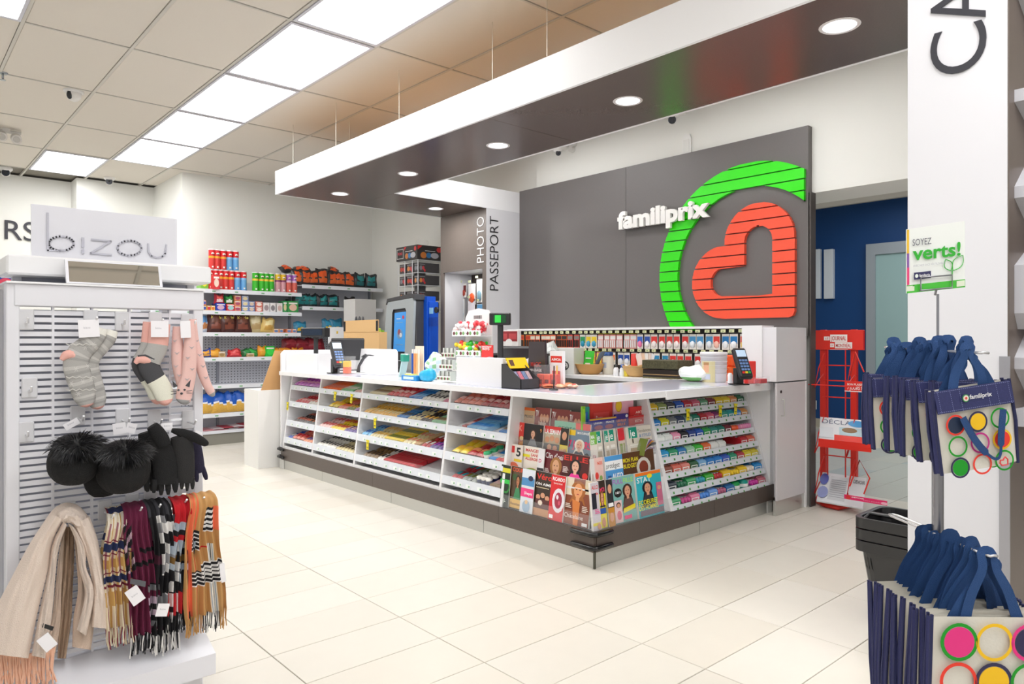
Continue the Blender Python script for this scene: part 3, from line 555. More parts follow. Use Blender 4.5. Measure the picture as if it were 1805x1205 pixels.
covers = {
 'green': ('dark green holiday recipe magazine', [('r', 0, 0, 1, 1, '#12241a'), ('r', 0, .82, 1, .93, '#d9d02c'), ('e', .6, .5, .45, .17, '#2f8f3c'), ('e', .6, .5, .33, .12, '#14321c'), ('r', 0, .56, 1, .66, '#33c24b')]+lines(.1, .2, .6, 4, '#d8e4d8')),
 'child': ('magazine with a child in green on a fir tree cover', [('r', 0, 0, 1, 1, '#5a4632'), ('t', 'COUP', .08, .88, .09, '#e2522c', .8), ('e', .3, .75, .2, .08, '#3a5c33'), ('e', .75, .62, .2, .08, '#3a5c33')]+face(.55, .66, .13, '#3a2418', '#b97c55', '#3f8a5c', .8)+[('r', .05, .03, .95, .24, '#e0b45e'), ('t', 'Recettes', .12, .1, .06, '#6b3d1c', .7)]),
 'spa': ('pale magazine with pink band and swimmer cover', [('r', 0, 0, 1, 1, '#dfe6ee'), ('r', 0, .62, 1, .8, '#4f8fc4'), ('e', .7, .8, .2, .06, '#2a3350'), ('r', 0, .36, 1, .56, '#ef3f86'), ('t', "D'esprit", .3, .42, .06, '#ffffff', .6), ('e', .5, .15, .3, .14, '#9db7cf'), ('e', .5, .25, .12, .05, '#e8c08c')]),
 'vero': ('magazine with red masthead and family at Christmas', [('r', 0, 0, 1, 1, '#3a2c22'), ('t', 'Véro', .08, .82, .13, '#e0342a', .84), ('t', 'ON AIME', .06, .69, .06, '#ffffff', .86), ('r', .1, .63, .8, .645, '#e8d8b0'), ('e', .25, .42, .12, .06, SK), ('e', .5, .47, .12, .06, SK), ('e', .75, .42, .12, .06, SK), ('r', .12, .18, .9, .38, '#5f3330'), ('r', 0, 0, 1, .17, '#c9946b'), ('e', .4, .3, .12, .06, '#e8d8c8')]),
 'ric': ('red food magazine with berry cake on a white plate', [('r', 0, 0, 1, 1, '#d8262c'), ('t', 'RICARDO', .1, .87, .08, '#ffffff', .85), ('t', 'Spécial Noël', .2, .8, .035, '#ffe0d8', .6), ('e', .62, .45, .42, .27, '#e9e4ea'), ('e', .62, .45, .26, .18, '#a8324a'), ('e', .55, .52, .08, .05, '#f2e8ee'), ('e', .7, .4, .08, .05, '#d85a70'), ('r', .08, .04, .35, .12, '#ffffff')]),
 'chat': ('brown magazine with a long-haired smiling woman', [('r', 0, 0, 1, 1, '#8d4a30'), ('r', 0, .62, .3, 1, '#e6d8c0'), ('r', .75, .7, 1, 1, '#d9c8a8')]+face(.5, .74, .2, '#a8632a', '#e5a06c', '#7a3a24', .75)+[('p', [(.3, .55), (.42, 0), (.6, 0), (.62, .5)], '#d9803c'), ('t', 'Châtelaine', .04, .14, .09, '#f6e8dc', .75, 0.), ('r', .76, .02, .97, .09, '#f4f4f4')]+lines(.72, .42, .24, 4, '#f0e0d0')+lines(.05, .42, .25, 3, '#f0e0d0')),
 'five': ('recipe magazine with large black 5 on white', [('r', 0, 0, 1, 1, '#e9dfd6'), ('r', .05, .75, .5, .95, '#d22f2b'), ('t', '5', .62, .66, .26, '#151515', .28, .03), ('r', .5, .5, 1, .58, '#e3c22c'), ('e', .5, .3, .35, .18, '#e2704c'), ('e', .75, .2, .2, .12, '#e02c38'), ('t', '65', .66, .16, .08, '#ffffff', .16)]),
 'mang': ('cream magazine with red lettering and sandwich', [('r', 0, 0, 1, 1, '#f1e8dd'), ('t', 'MANGER', .2, .84, .09, '#d22f2b', .76), ('t', 'SANS', .5, .72, .08, '#d22f2b', .4), ('t', 'ALLERGIES', .2, .6, .08, '#d22f2b', .76), ('r', .05, .68, .45, .76, '#e6d72c'), ('e', .6, .25, .4, .14, '#e08a3c'), ('e', .6, .3, .34, .08, '#7aa83c')]),
 'thin': ('white and black magazine mostly covered', [('r', 0, 0, 1, 1, '#e8e6e8'), ('r', 0, 0, 1, .45, '#3a3438'), ('t', 'D', .2, .6, .1, '#d22f6b', .4)]+lines(.1, .35, .6, 4, '#e8e8e8')),
 'clin': ("dark red magazine with blonde woman and white masthead", [('r', 0, 0, 1, 1, '#6d1f28'), ('t', "Clin d'oeil", .04, .76, .15, '#ffffff', .93, 0.)]+face(.6, .55, .2, '#a8743c', '#e0aa84', '#3c2026', .95)+lines(.05, .45, .25, 4, '#f0dcd8')),
 'pinkw': ('magazine with black-haired woman in pink dress', [('r', 0, 0, 1, 1, '#54201e'), ('t', 'ELLE', .04, .8, .14, '#d8342c', .9)]+face(.5, .66, .15, '#1c1416', '#e6b49a', '#ee3f9c', .95)+[('e', .88, .45, .1, .09, '#e0342c')]+lines(.04, .6, .22, 5, '#f0dcd8')),
 'pa': ('white cookbook magazine with dishes, partly hidden', [('r', 0, 0, 1, 1, '#ece4da'), ('t', 'PA', .1, .68, .12, '#1d2b5c', .5), ('e', .45, .4, .35, .12, '#c98a3c'), ('e', .5, .15, .35, .1, '#b05a2c')]),
 'food2': ('coral recipe magazine with orange dishes', [('r', 0, 0, 1, 1, '#b8542c'), ('r', 0, .5, 1, 1, '#e8453c'), ('e', .6, .2, .4, .15, '#f0a23c'), ('e', .5, .45, .25, .08, '#f6d8a0'), ('t', 'K', .1, .7, .2, '#ffb8a8', .4)]),
 'nine': ('black magazine with a woman in grey coat', [('r', 0, 0, 1, 1, '#1f1b1d')]+face(.5, .66, .12, '#3a2418', '#dba88c', '#777a80', .95)+[('t', '9', .85, .75, .12, '#c9803c', .09)]+lines(.05, .2, .35, 3, '#c9a08c')),
 'sem': ('gossip magazine with red masthead and family group', [('r', 0, 0, 1, 1, '#c9b8a0'), ('r', 0, .78, 1, 1, '#d8302c'), ('t', 'LA SEMAINE', .06, .74, .16, '#ffffff', .88), ('e', .2, .55, .12, .1, SK), ('e', .45, .6, .12, .1, SK), ('e', .72, .56, .12, .1, SK), ('r', .05, 0, .95, .42, '#5c5a58'), ('e', .35, .3, .12, .1, SK), ('e', .65, .28, .12, .1, '#c98a6a')]),
 'duo': ('yellow and black magazine strip with portraits', [('r', 0, 0, 1, 1, '#e0c82c'), ('r', 0, .45, 1, 1, '#2c2620'), ('e', .5, .75, .3, .14, SK), ('e', .3, .2, .2, .12, SK), ('e', .7, .22, .2, .12, '#c98a6a')]),
 'jours': ('blue magazine with white-haired woman and pink masthead', [('r', 0, 0, 1, 1, '#74889c'), ('t', '7 JOURS', .02, .4, .24, '#ee3a6c', .96), ('r', .0, .8, .28, .98, '#f0c82c'), ('t', 'SIMON DURIVAGE', .35, .86, .07, '#ffffff', .5)]+face(.5, .5, .15, '#efe6d8', '#e6b49a', '#2c3c4c', .95)+[('e', .86, .17, .11, .12, '#151a24')]),
 'tv': ('small TV listings guide with red cover', [('r', 0, 0, 1, 1, '#8a3a34'), ('t', 'TV', .05, .55, .3, '#ffffff', .2), ('e', .45, .5, .1, .2, SK), ('e', .65, .5, .1, .2, SK), ('e', .85, .5, .1, .2, SK), ('t', 'hebdo', .3, .15, .2, '#f6e0d0', .5)]),
 'pil': ('tan paperback with black lettering', [('r', 0, 0, 1, 1, '#d8b48c'), ('r', 0, .85, 1, 1, '#e06a2c'), ('t', 'PILULE', .15, .5, .13, '#2c2620', .7)]),
 'dark': ('black and yellow paperback', [('r', 0, 0, 1, 1, '#2c2a28'), ('r', .1, .6, .9, .85, '#e6c82c')]+lines(.15, .45, .6, 3, '#e8e8e8')),
 'cross': ('mint and red puzzle book lying in front', [('r', 0, 0, 1, 1, '#8cc8ac'), ('t', 'cross', .1, .3, .4, '#3a8a6c', .5), ('r', .6, 0, 1, 1, '#e8524c')]),
 'alle': ('magazine with red title and man in suit, by the corner', [('r', 0, 0, 1, 1, '#cfc8d0'), ('t', 'ALLO', .1, .86, .08, '#e0342c', .8), ('r', .0, .1, 1, .16, '#e8d82c'), ('r', .05, .45, .6, .78, '#1c1c2c'), ('t', '5e', .55, .74, .05, '#e0342c', .3)]+lines(.3, .42, .6, 3, '#e85a9c')+[('e', .7, .08, .2, .07, SK)]),
 'moi': ('yellow gossip magazine with laughing woman', [('r', 0, 0, 1, 1, '#e8d81c'), ('r', 0, .72, 1, 1, '#33241c'), ('t', 'MOI', .3, .76, .09, '#f03c6c', .6)]+face(.5, .62, .2, '#8a4a2c', SK, '#e8d81c', .6)+[('r', .1, .3, .9, .42, '#2c5cb0'), ('r', .15, .44, .85, .47, '#2c2c2c'), ('e', .5, .12, .25, .1, '#c98a6a')]),
 'echo': ('dark yellow magazine strip with portraits', [('r', 0, 0, 1, 1, '#2c2a30'), ('r', 0, .0, 1, .4, '#c98a2c'), ('e', .5, .8, .3, .1, SK), ('r', .1, .42, .9, .5, '#f4f4f4'), ('e', .5, .2, .3, .1, SK)]),
 'full': ('teen magazine with a brunette on turquoise', [('r', 0, 0, 1, 1, '#7fb8b4'), ('t', 'FULL', .05, .85, .1, '#b04ac0', .45, .01), ('t', 'FILLE', .52, .85, .1, '#a8e05a', .43, .01)]+face(.66, .66, .15, '#3a2018', '#dba080', '#6a4a44', .75)+[('e', .23, .66, .17, .1, '#1a1a1a'), ('t', '101', .13, .64, .05, '#ffffff', .2), ('p', [(.4, .2), (.95, .26), (.95, .36), (.42, .3)], '#ecd82c'), ('r', .02, .02, .35, .5, '#e6c8c8'), ('r', .42, .06, .75, .14, '#f03c7c'), ('e', .2, .4, .1, .06, '#3a2018'), ('e', .2, .39, .07, .045, SK), ('e', .2, .18, .1, .1, '#d86a7c')]),
 'stat': ('teen magazine on turquoise with yellow headline', [('r', 0, 0, 1, 1, '#2cb0c0'), ('r', 0, .93, 1, 1, '#f07a1c'), ('t', 'STAT', .04, .78, .12, '#f2f2f2', .55, .01), ('e', .55, .9, .1, .05, '#f0dc2c')]+face(.42, .64, .14, '#14141c', '#d99f7e', '#33303a', .75)+[('r', .05, .04, .98, .16, '#7a6a78'), ('t', 'ECOEUREE', .02, .29, .1, '#f4ec1c', .75, .01), ('t', 'DES HOMMES', .02, .17, .1, '#f4ec1c', .75, .01), ('r', .76, .2, .98, .72, '#c86a8c'), ('e', .87, .6, .07, .05, SK)]),
 'prot': ('blue white magazine about car protection', [('r', 0, 0, 1, 1, '#4f9ad8'), ('r', 0, .6, 1, .86, '#f2f4f6'), ('t', 'protégez', .06, .66, .14, '#2a2a2a', .75, 0.), ('t', 'AUTO', .35, .33, .16, '#ffffff', .6), ('r', .1, .1, .3, .45, '#2c5c9c'), ('r', .45, .06, .9, .12, '#d8e8f4')]),
 'baby': ('pale parenting magazine with coloured dots', [('r', 0, 0, 1, 1, '#efc8c0'), ('e', .3, .5, .18, .1, '#e8453c'), ('e', .7, .42, .15, .08, '#8cb05a'), ('e', .5, .25, .18, .1, '#4f9ad8'), ('t', 'NOS', .4, .8, .09, '#e8644c', .5)]),
 'cut': ('white decorating magazine with pale flowers', [('r', 0, 0, 1, 1, '#e0dedc'), ('e', .4, .4, .3, .2, '#c8b8b0'), ('e', .6, .2, .3, .12, '#b8c8c0')]),
 'plat': ('brown food magazine with white dishes below a fan of comics', [('r', 0, 0, 1, 1, '#5c3a22'), ('t', 'MON PLAN', .05, .72, .12, '#e8d82c', .45), ('t', 'BUDGET', .05, .55, .12, '#e8d82c', .4), ('e', .65, .5, .22, .3, '#d8d4cc'), ('e', .65, .5, .14, .2, '#8a3a24')]),
 'je': ('decorating magazine with green je logo and shelves', [('r', 0, 0, 1, 1, '#dfd8cc'), ('r', .1, .62, .42, .98, '#1f9a80'), ('t', 'je', .14, .68, .22, '#ffffff', .2, .01), ('t', 'Tendances', .44, .78, .1, '#8a8478', .54, 0.), ('t', '& STYLES', .5, .62, .1, '#4f8ac0', .46, 0.), ('r', .1, .1, .6, .3, '#a89068'), ('r', .7, .05, .9, .55, '#b8844c'), ('r', .1, .38, .55, .42, '#f4f0e8'), ('r', .2, .46, .24, .6, '#3a3430')]),
 'jeh': ('decorating magazine with green je logo, half hidden', [('r', 0, 0, 1, 1, '#d8d0c4'), ('r', .05, .62, .75, .98, '#1f9a80'), ('t', 'je', .15, .68, .22, '#ffffff', .5, .01), ('r', .2, .1, .8, .35, '#b0a088'), ('r', .3, .4, .8, .5, '#f4f0e8')]),
 'maison': ('green home magazine next to the corner edge', [('r', 0, 0, 1, 1, '#e4dcd4'), ('r', 0, .6, 1, 1, '#7ab84c'), ('t', 'MA', .1, .78, .12, '#ffffff', .6), ('t', 'DE', .1, .62, .12, '#ffffff', .5), ('t', 'ÇA', .2, .15, .12, '#c85a7c', .5)]),
 'redm': ('white and red striped magazine edge', [('r', 0, 0, 1, 1, '#cfc0b8'), ('r', 0, .6, 1, 1, '#d8303c'), ('r', .2, .1, .8, .5, '#8a9a5c')])}
def magazine(key, o, u, w, h, where, tilt=.05, n=1):
    desc, ops = covers[key]; nrm = u.cross(ZA); up = (ZA-nrm*tilt).normalized(); n2 = u.cross(up).normalized()
    mb = MB(); th = .005*n; a = Vector(o); c = [a, a+u*w, a+u*w+up*h, a+up*h]
    mb.prism(c, M('#e6e2dc', .6), -n2*th)
    mb.flat(ops, a+n2*.0003, u, up, w, h, n2)
    return solid('magazine', mb, desc+' '+where, 'magazine', tuple(a+u*w/2), 'magazines in the corner rack')
# left (front-facing) tiers: pixel limits along the tier -> real widths
def tierL(k, items, hh):
    z, s = tiers[k]; y = CY+s+.012
    for i, (key, xa_, xb_, lift, tn) in enumerate(items):
        a = P(xa_, 860, Y=y).x; b = min(P(xb_, 860, Y=y).x, CX0-s-.008); yy = y+.012*(i % 2)+.002
        magazine(key, (a, yy, z+.001+lift), XA, b-a, hh, ['on lowest tier', 'on second tier', 'on third tier', 'on top tier'][k]+', left face', .1+.01*i, tn)
tierL(0, [('green', 879, 895, 0, 1), ('child', 894, 917, 0, 1), ('spa', 915, 937, 0, 1), ('vero', 935, 967, 0, 2), ('ric', 965, 990, 0, 2), ('chat', 989, 1033, 0, 3)], .265)
tierL(1, [('five', 890, 917, 0, 1), ('mang', 914, 946, 0, 1), ('thin', 944, 955, 0, 1), ('clin', 953, 988, 0, 2), ('pinkw', 987, 1034, 0, 2)], .215)
tierL(2, [('pa', 898, 909, 0, 1), ('food2', 908, 922, 0, 1), ('nine', 920, 954, 0, 2), ('sem', 953, 986, 0, 2), ('duo', 984, 998, 0, 1), ('jours', 996, 1037, 0, 2)], .185)
tierL(3, [('dark', 902, 918, .02, 1), ('pil', 918, 938, .0, 2), ('tv', 941, 967, .01, 2), ('tv', 967, 999, .01, 2), ('tv', 1000, 1028, .005, 2)], .13)
bpy.data.objects['magazine.018']['label'] if 'magazine.018' in bpy.data.objects else None
q = magazine('cross', (-3.12, CY+.165+.006, .702), XA, .30, .07, 'between the TV guides on the top tier', .05)
tv = [o for o in bpy.data.objects if o.name.startswith('magazine') and o.get('label', '').startswith('small TV')]
for o, t_ in zip(sorted(tv, key=lambda o: o.location.x), ('left', 'middle', 'right')): o['label'] = f'{t_} of three red TV listings guides on the top magazine tier, left face'
def tierR(k, items, hh):
    z, s = tiers[k]; x = CX0-s-.012
    for i, (key, ya_, yb_, dz, tn) in enumerate(items):
        a = max(P(ya_, 860, X=x).y, CY+s+.008); b = min(P(yb_, 860, X=x).y, my1-.005); xx = x-.012*(i % 2)-.002
        magazine(key, (xx, a, z+.001+dz), YA, b-a, hh, ['on lowest tier', 'on second tier', 'on third tier', 'on top tier'][k]+', right face', .1+.01*i, tn)
tierR(0, [('alle', 1047, 1061, 0, 3), ('moi', 1062, 1075, 0, 2), ('echo', 1075, 1086, 0, 1), ('full', 1088, 1127, 0, 4), ('stat', 1128, 1172, 0, 6)], .265)
tierR(1, [('cut', 1040, 1052, 0, 1), ('baby', 1053, 1070, 0, 1), ('prot', 1071, 1102, 0, 3), ('plat', 1103, 1160, 0, 3)], .205)
tierR(2, [('maison', 1044, 1055, 0, 1), ('jeh', 1056, 1068, 0, 1), ('jeh', 1069, 1078, 0, 1), ('jeh', 1077, 1093, 0, 2), ('redm', 1094, 1102, 0, 1), ('redm', 1102, 1108, 0, 1), ('je', 1109, 1153, 0, 3)], .185)
for key, nms in (('decorating magazine with green je logo, half', ('leftmost', 'middle', 'rightmost')), ('white and red striped', ('left', 'right'))):
    l_ = [o for o in bpy.data.objects if o.name.startswith('magazine') and o.get('label', '').startswith(key)]
    for o, t_ in zip(sorted(l_, key=lambda o: o.location.y), nms): o['label'] = t_+' of the '+('green-logo decorating magazines half hidden' if 'je' in key else 'two slim red-topped magazines')+', third tier, right face'
# fan of thin comics
for k in range(9):
    a = 1.25-k*.13; o_ = Vector((CX0-.075-.004*k, 3.50, .56)); m = MB(); u = Vector((0, cos(a), sin(a)))
    L = .135+.012*k; pts = [o_+u*(L*i/6)+Vector((-.006*k*i/6, .002*i*i*(k*.14), -.0016*i*i*(1+.3*k)/2)) for i in range(7)]
    wv = Vector((.06, 0, 0)); cc_ = ['#7d8c3a', '#c9c4cc', '#6a4a8c', '#d88c2c', '#3a3640', '#e4e0e6', '#8a5aa8', '#d8d4dc', '#c8584c'][k]
    for i in range(6):
        A, B = pts[i], pts[i+1]; d = Vector((0, -sin(a), cos(a)))*.004
        m.prism([A, B, B-wv, A-wv], M(cc_, .4), d)
    solid('booklet', m, ['topmost', 'second', 'third', 'fourth', 'fifth', 'sixth', 'seventh', 'eighth', 'lowest'][k]+' thin booklet of the drooping fan at the right end of the magazine corner', 'booklet', (CX0-.1, 3.5, .56), 'fan of thin booklets')
# books on the top tier, right side
def book(name, x, y0, y1, z0, z1, c, ops, lab, dx=.012, n=1):
    m = MB().box(x-dx, x, y0, y1, z0, z1, M(c, .45)); m.flat(ops, (x+.0004, y0, z0), YA, ZA, y1-y0, z1-z0, XA); return solid('book', m, lab, 'book', ((x-dx/2), (y0+y1)/2, z0), 'books on the top tier of the magazine corner')
xb_ = CX0-.225
Yp = lambda px, x=xb_: P(px, 740, X=x).y
book('b', xb_-.02, Yp(1031), Yp(1036), .72, .875, '#84c42c', [('r', .1, .1, .9, .9, '#a8e03c')], 'slim lime green book at the corner end of the top shelf')
book('b', xb_-.022, Yp(1037), Yp(1044), .72, .87, '#2a9a8c', [('r', .1, .2, .5, .8, '#2c6ad0')], 'slim teal and blue book right of the lime one')
book('b', xb_-.03, Yp(1047), Yp(1086), .72, .90, '#d8382c', [('r', .15, .1, .85, .6, '#e8544c'), ('t', 'Rosa', .25, .35, .14, '#f6d8d0', .3, 0.), ('t', 'Parks', .25, .15, .16, '#f6d8d0', .6, 0.)], 'large red hardback standing behind the purple booklets')
book('b', xb_-.025, Yp(1087), Yp(1122), .72, .915, '#f0b4c8', [('e', .25, .7, .16, .2, '#f0c82c'), ('o', .25, .7, .16, .2, '#e0a01c', .85), ('r', .6, .4, .9, .6, '#e8a0b8')], 'pink book with a yellow ball on its cover')
book('b', xb_+.015, Yp(1036), Yp(1083), .715, .80, '#3a3a9c', [('r', 0, .88, 1, 1, '#e0a83c'), ('r', 0, 0, 1, .1, '#e0a83c'), ('t', 'UNION', .15, .6, .14, '#f0f0f0', .3), ('e', .32, .35, .16, .16, '#a8506c'), ('e', .72, .35, .16, .16, '#a8506c'), ('t', 'PEACE', .6, .6, .14, '#f0f0f0', .3)], 'blue puzzle book with gold edge in front, left')
book('b', xb_+.008, Yp(1083), Yp(1106), .715, .81, '#3d2f86', [('t', 'LES PLUS', .1, .5, .16, '#f07a2c', .7), ('t', 'BELLE', .15, .25, .16, '#f07a2c', .6), ('e', .85, .85, .1, .1, '#f0f0f0')], 'purple puzzle book with orange lettering')
book('b', xb_-.005, Yp(1112), Yp(1142), .72, .845, '#d82c2c', [('t', 'ART', .3, .65, .12, '#ffe0d8', .4), ('t', 'ESTIVAL', .2, .45, .12, '#ffe0d8', .6), ('r', .2, .3, .8, .33, '#ffe0d8')], 'red booklet standing at the right, rear of a pair')
book('b', xb_+.012, Yp(1106), Yp(1141), .715, .79, '#c82828', [('t', 'ESTA', .3, .45, .2, '#ffe0d8', .35), ('r', .3, .2, .8, .26, '#ffe0d8')], 'red booklet standing at the right, front of a pair')
# ---------------- gum side ----------------
gd = thing('gum_display', 'white slanted chewing gum rack of seven shelves on the counter right side', 'display rack', (CX0-.2, 4.3, .2))
gy0, gy1 = 3.70, 4.88
part('side_panel', MB().prism([(x, 3.695, z) for x, z in [(CX0-.002, .205), (CX0-.205, .92), (CX0-.5, .92), (CX0-.5, .205)]], SH, (0, .012, 0)), gd)
part('side_panel', MB().prism([(x, gy1+.004, z) for x, z in [(CX0-.002, .205), (CX0-.2, .92), (CX0-.6, .92), (CX0-.6, .205)]], SH, (0, .012, 0)).box(CX0-.5, CX0-.006, 4.9, 4.94, .205, .92, WHITE), gd)
part('back_panel', MB().box(CX0-.62, CX0-.6, gy0, gy1, .205, .92, M('#cfcfd2', .5)), gd)
LG = M('#4f9a4c', .5)
gum = [['#e6c11e', '#8b9a5c', '#3a3a44', '#2357b8', '#c22c3a', '#cf5a78', '#5c9a78', '#7a2030', '#e8c818', '#e8cf28', '#e8965a', '#1d6a44'],
 ['#1f7fd0', '#d8d21c', '#7c8288', '#3c4a6c', '#8fb0a8', '#1c7f66', '#b82430', '#e0607c', '#8a3a7c', '#2c9c8c', '#2aa0a8', '#1f7fd0', '#e09a4c'],
 ['#e9efec', '#e9efec', '#f0a0be', '#22242c', '#27418c', '#2357b8', '#2ea04c', '#2f8c84', '#127a6c', '#702030', '#e85a2c', '#e08ab0', '#e48ab8'],
 ['#2f9fd8', '#2f9a6c', '#2378b8', '#9fd0b0', '#3cba3c', '#e8703c', '#eef0ee', '#e9ecea', None, None, '#c42430', '#d8583c'],
 ['#8a4c3c', '#d86a58', '#e08478', '#1f5c34', '#7fb4e0', '#1f7fd0', '#2a86d8', '#3c62c8', '#2ea07c', '#b83a4c', '#e0d020', '#dccb1c'],
 ['#1c2c3c', '#1f6a4c', '#2f9f5c', '#2a9ab0', '#38b030', '#b8242c', '#eec41c', '#f0ca20', '#f0c81c', '#e8ddd0', '#1f90d8'],
 ['#1f9a5c', '#c8488c', '#e07aa0', '#4a8ce0', '#6aa0e8', '#b05a7c', '#1f70b0', '#12a050', '#10988c', '#c02c98', '#c86a7c']]
def gumcol(h):
    r_, g_, b_ = (int(h[i:i+2], 16) for i in (1, 3, 5)); mx, mn = max(r_, g_, b_), min(r_, g_, b_)
    if mx-mn < 30: return 'white' if mx > 190 else 'grey' if mx > 90 else 'black'
    import colorsys; H = colorsys.rgb_to_hsv(r_/255, g_/255, b_/255); hu = H[0]*360
    nm = 'red' if hu < 12 or hu > 345 else 'orange' if hu < 38 else 'yellow' if hu < 68 else 'green' if hu < 155 else 'teal' if hu < 190 else 'blue' if hu < 250 else 'purple' if hu < 300 else 'pink'
    return ('dark ' if H[2] < .45 else 'pale ' if H[1] < .35 else '')+nm
GMc = {}
def gummesh(c, w, kind):
    k = (c, round(w, 3), kind)
    if k in GMc: return GMc[k]
    m = MB(); a = M(c, .3); li = M('#f1f3f2', .35); d = .15
    if kind == 0:   # open carton with a row of packs inside, local x: outwards, y: along
        m.prism([(0, -w/2, 0), (0, -w/2, .040), (-.012, -w/2, .052), (-d, -w/2, .055), (-d, -w/2, 0)], a, (0, w, 0))
        nn = 6
        for i in range(nn): x = -.02-i*(d-.03)/nn; m.box(x-.012, x, -w/2+.006, w/2-.006, .04, .060, M('#d9dcdc', .3) if i % 2 else a, .002)
        m.box(0, .0008, -w/2+.008, w/2-.012, .012, .032, li); m.box(.0008, .0014, -w/2+.014, w/2-.022, .018, .027, a)
    elif kind == 1:  # packets lying side by side
        for i in range(3):
            y = -w/2+(i+.5)*w/3; m.loft([((-d, y, .024), .001, .001), ((-d+.02, y, .024), w/6, .012), ((-.02, y, .03), w/6, .02), ((0, y, .028), w/7, .016), ((.006, y, .028), .004, .014)], YA, ZA, lambda i: a if i != 1 else li, 8)
    else:            # round bottles
        m.lathe([(w*.36, 0), (w*.42, .006), (w*.42, .05), (w*.3, .062)], a, (-.04, 0, 0), 14); m.lathe([(w*.425, .014), (w*.425, .036)], li, (-.04, 0, 0), 14, False)
    GMc[k] = m.mesh('gum'); return GMc[k]
for r_ in range(7):
    zl = .812-r_*.0972; x0 = xf(zl)
    m = MB().prism([(xf(zl-.036)+.002, gy0, zl-.036), (x0, gy0, zl), (x0-.008, gy0, zl), (xf(zl-.036)-.006, gy0, zl-.036)], RAIL, (0, gy1-gy0, 0))
    for k in range(13):
        y = gy0+.03+k*(gy1-gy0)/13.2+random.uniform(-.01, .01); c = Vector((xf(zl-.026)+.0035, y, zl-.026)); v = Vector((-.28, 0, .96))
        m.quad(c, c+YA*.016, c+YA*.016+v*.014, c+v*.014, LG)
    part('price_rail', m, gd)
    zf = zl-.012
    part('shelf', MB().box(x0-.3, x0-.01, gy0, gy1, zf-.012, zf-.004, SH), gd)
    if r_ == 3:
        m = MB()
        for k in range(8): m.tube([(x0-.02, 4.36+k*.022, zf), (x0-.22, 4.36+k*.022, zf)], .002, STEEL, 5)
        part('wire_shelf', m, gd)
    row = gum[r_]; n = len(row); cnt = {}
    for k, c in enumerate(row):
        if not c: continue
        w = (gy1-gy0-.02)/n; y = gy0+.01+(k+.5)*w; kind = 2 if (r_ == 6 and k in (7, 8)) else 1 if (r_ in (6, 5) and k % 2 or (r_ == 2 and k > 9)) else 0
        cn_ = gumcol(c); cnt[cn_] = cnt.get(cn_, 0)+1
        o = link('gum_bottle' if kind == 2 else 'gum_carton', gummesh(c, w*.94, kind)); o.location = (x0-.012, y, zf-.003); o.rotation_euler = (0, -.05, random.uniform(-.03, .03))
        tag(o, f'{cn_} chewing gum {"bottle" if kind == 2 else "carton"}, {ORD[k]} from the left on the {["top", "second", "third", "middle", "fifth", "sixth", "lowest"][r_]} gum shelf', 'gum', 'chewing gum on the slanted rack')
for px, py, zl, lab in ((1213, 721, .80, 'leftmost on the top gum shelf rail'), (1270, 715, .80, 'middle one on the top gum shelf rail'), (1297, 712, .80, 'rightmost on the top gum shelf rail')):
    q = P(px, py, X=xf(zl)+.014); yellow_tag(q, YA, XA, 'yellow price tag '+lab, 0)
# ---------------- tall cabinet at the right end, back wall fixture ----------------
KX0, KX1, KY0, KY1 = -2.81, -2.545, 4.80, 5.27
cab = thing('end_cabinet', 'tall white cabinet with lock and wire handle closing the counter at right', 'cabinet', (-2.68, 5.0, 0))
part('upper_body', MB().box(KX0, KX1, KY0+.01, KY1, .968, 1.362, WHITE2, .002).box(KX0-.002, KX0+.16, KY0-.002, KY0+.012, .968, 1.362, WHITE), cab)
part('lower_body', MB().box(KX0, KX1-.018, KY0+.14, KY1, .11, .958, WHITE2), cab)
d = part('door', MB().box(KX1-.016, KX1, KY0+.02, KY1-.02, .11, .958, M('#d9d5d8', .4), .0015), cab)
hy = P(1377, 715, X=KX1).y
part('handle', MB().tube([(KX1, hy, .84), (KX1+.025, hy, .84), (KX1+.025, hy, .72), (KX1, hy, .72)], .004, STEEL, 6), d, 'thin steel wire handle')
part('lock', MB().lathe([(.011, 0), (.011, .004), (.006, .005)], DGREY, (0, 0, 0), 12) if 0 else MB().tube([(KX1-.001, hy-.005, .895), (KX1+.004, hy-.005, .895)], .011, M('#55504c', .3, metal=.7), 12), d)
part('kick_panel', MB().box(KX1-.03, KX1-.012, KY0+.02, KY1-.01, 0, .108, STEEL), cab); part('edge_post', MB().box(KX1-.02, KX1+.004, KY1-.02, KY1-.002, 0, .96, WHITE), cab)
bf = thing('back_fixture', 'low merchandising wall of dark panels behind the counter under the logo panel', 'display wall', (-4.3, 5.25, .9))
part('top_cap', MB().box(-5.8, KX0-.005, 5.10, 5.283, 1.362, 1.382, WHITE), bf); part('panel', MB().box(-5.8, KX0-.005, 5.262, 5.283, .96, 1.362, M('#3f3936', .6)), bf)
for z in (1.345, 1.18): part('rail', MB().box(-5.8, KX0-.005, 5.25, 5.262, z-.008, z, M('#2b2826', .4)), bf)
bc = thing('back_counter', 'white counter shelf running below the battery wall behind the till', 'countertop', (-4.4, 4.9, .93))
part('slab', MB().box(-5.8, -3.352, 4.62, 5.25, .925, .955, WHITE), bc); part('front_panel', MB().box(-5.0, -3.4, 4.72, 4.74, .1, .925, M('#c9c7c6', .5)), bc)
CARD = M('#f0ece6', .4)
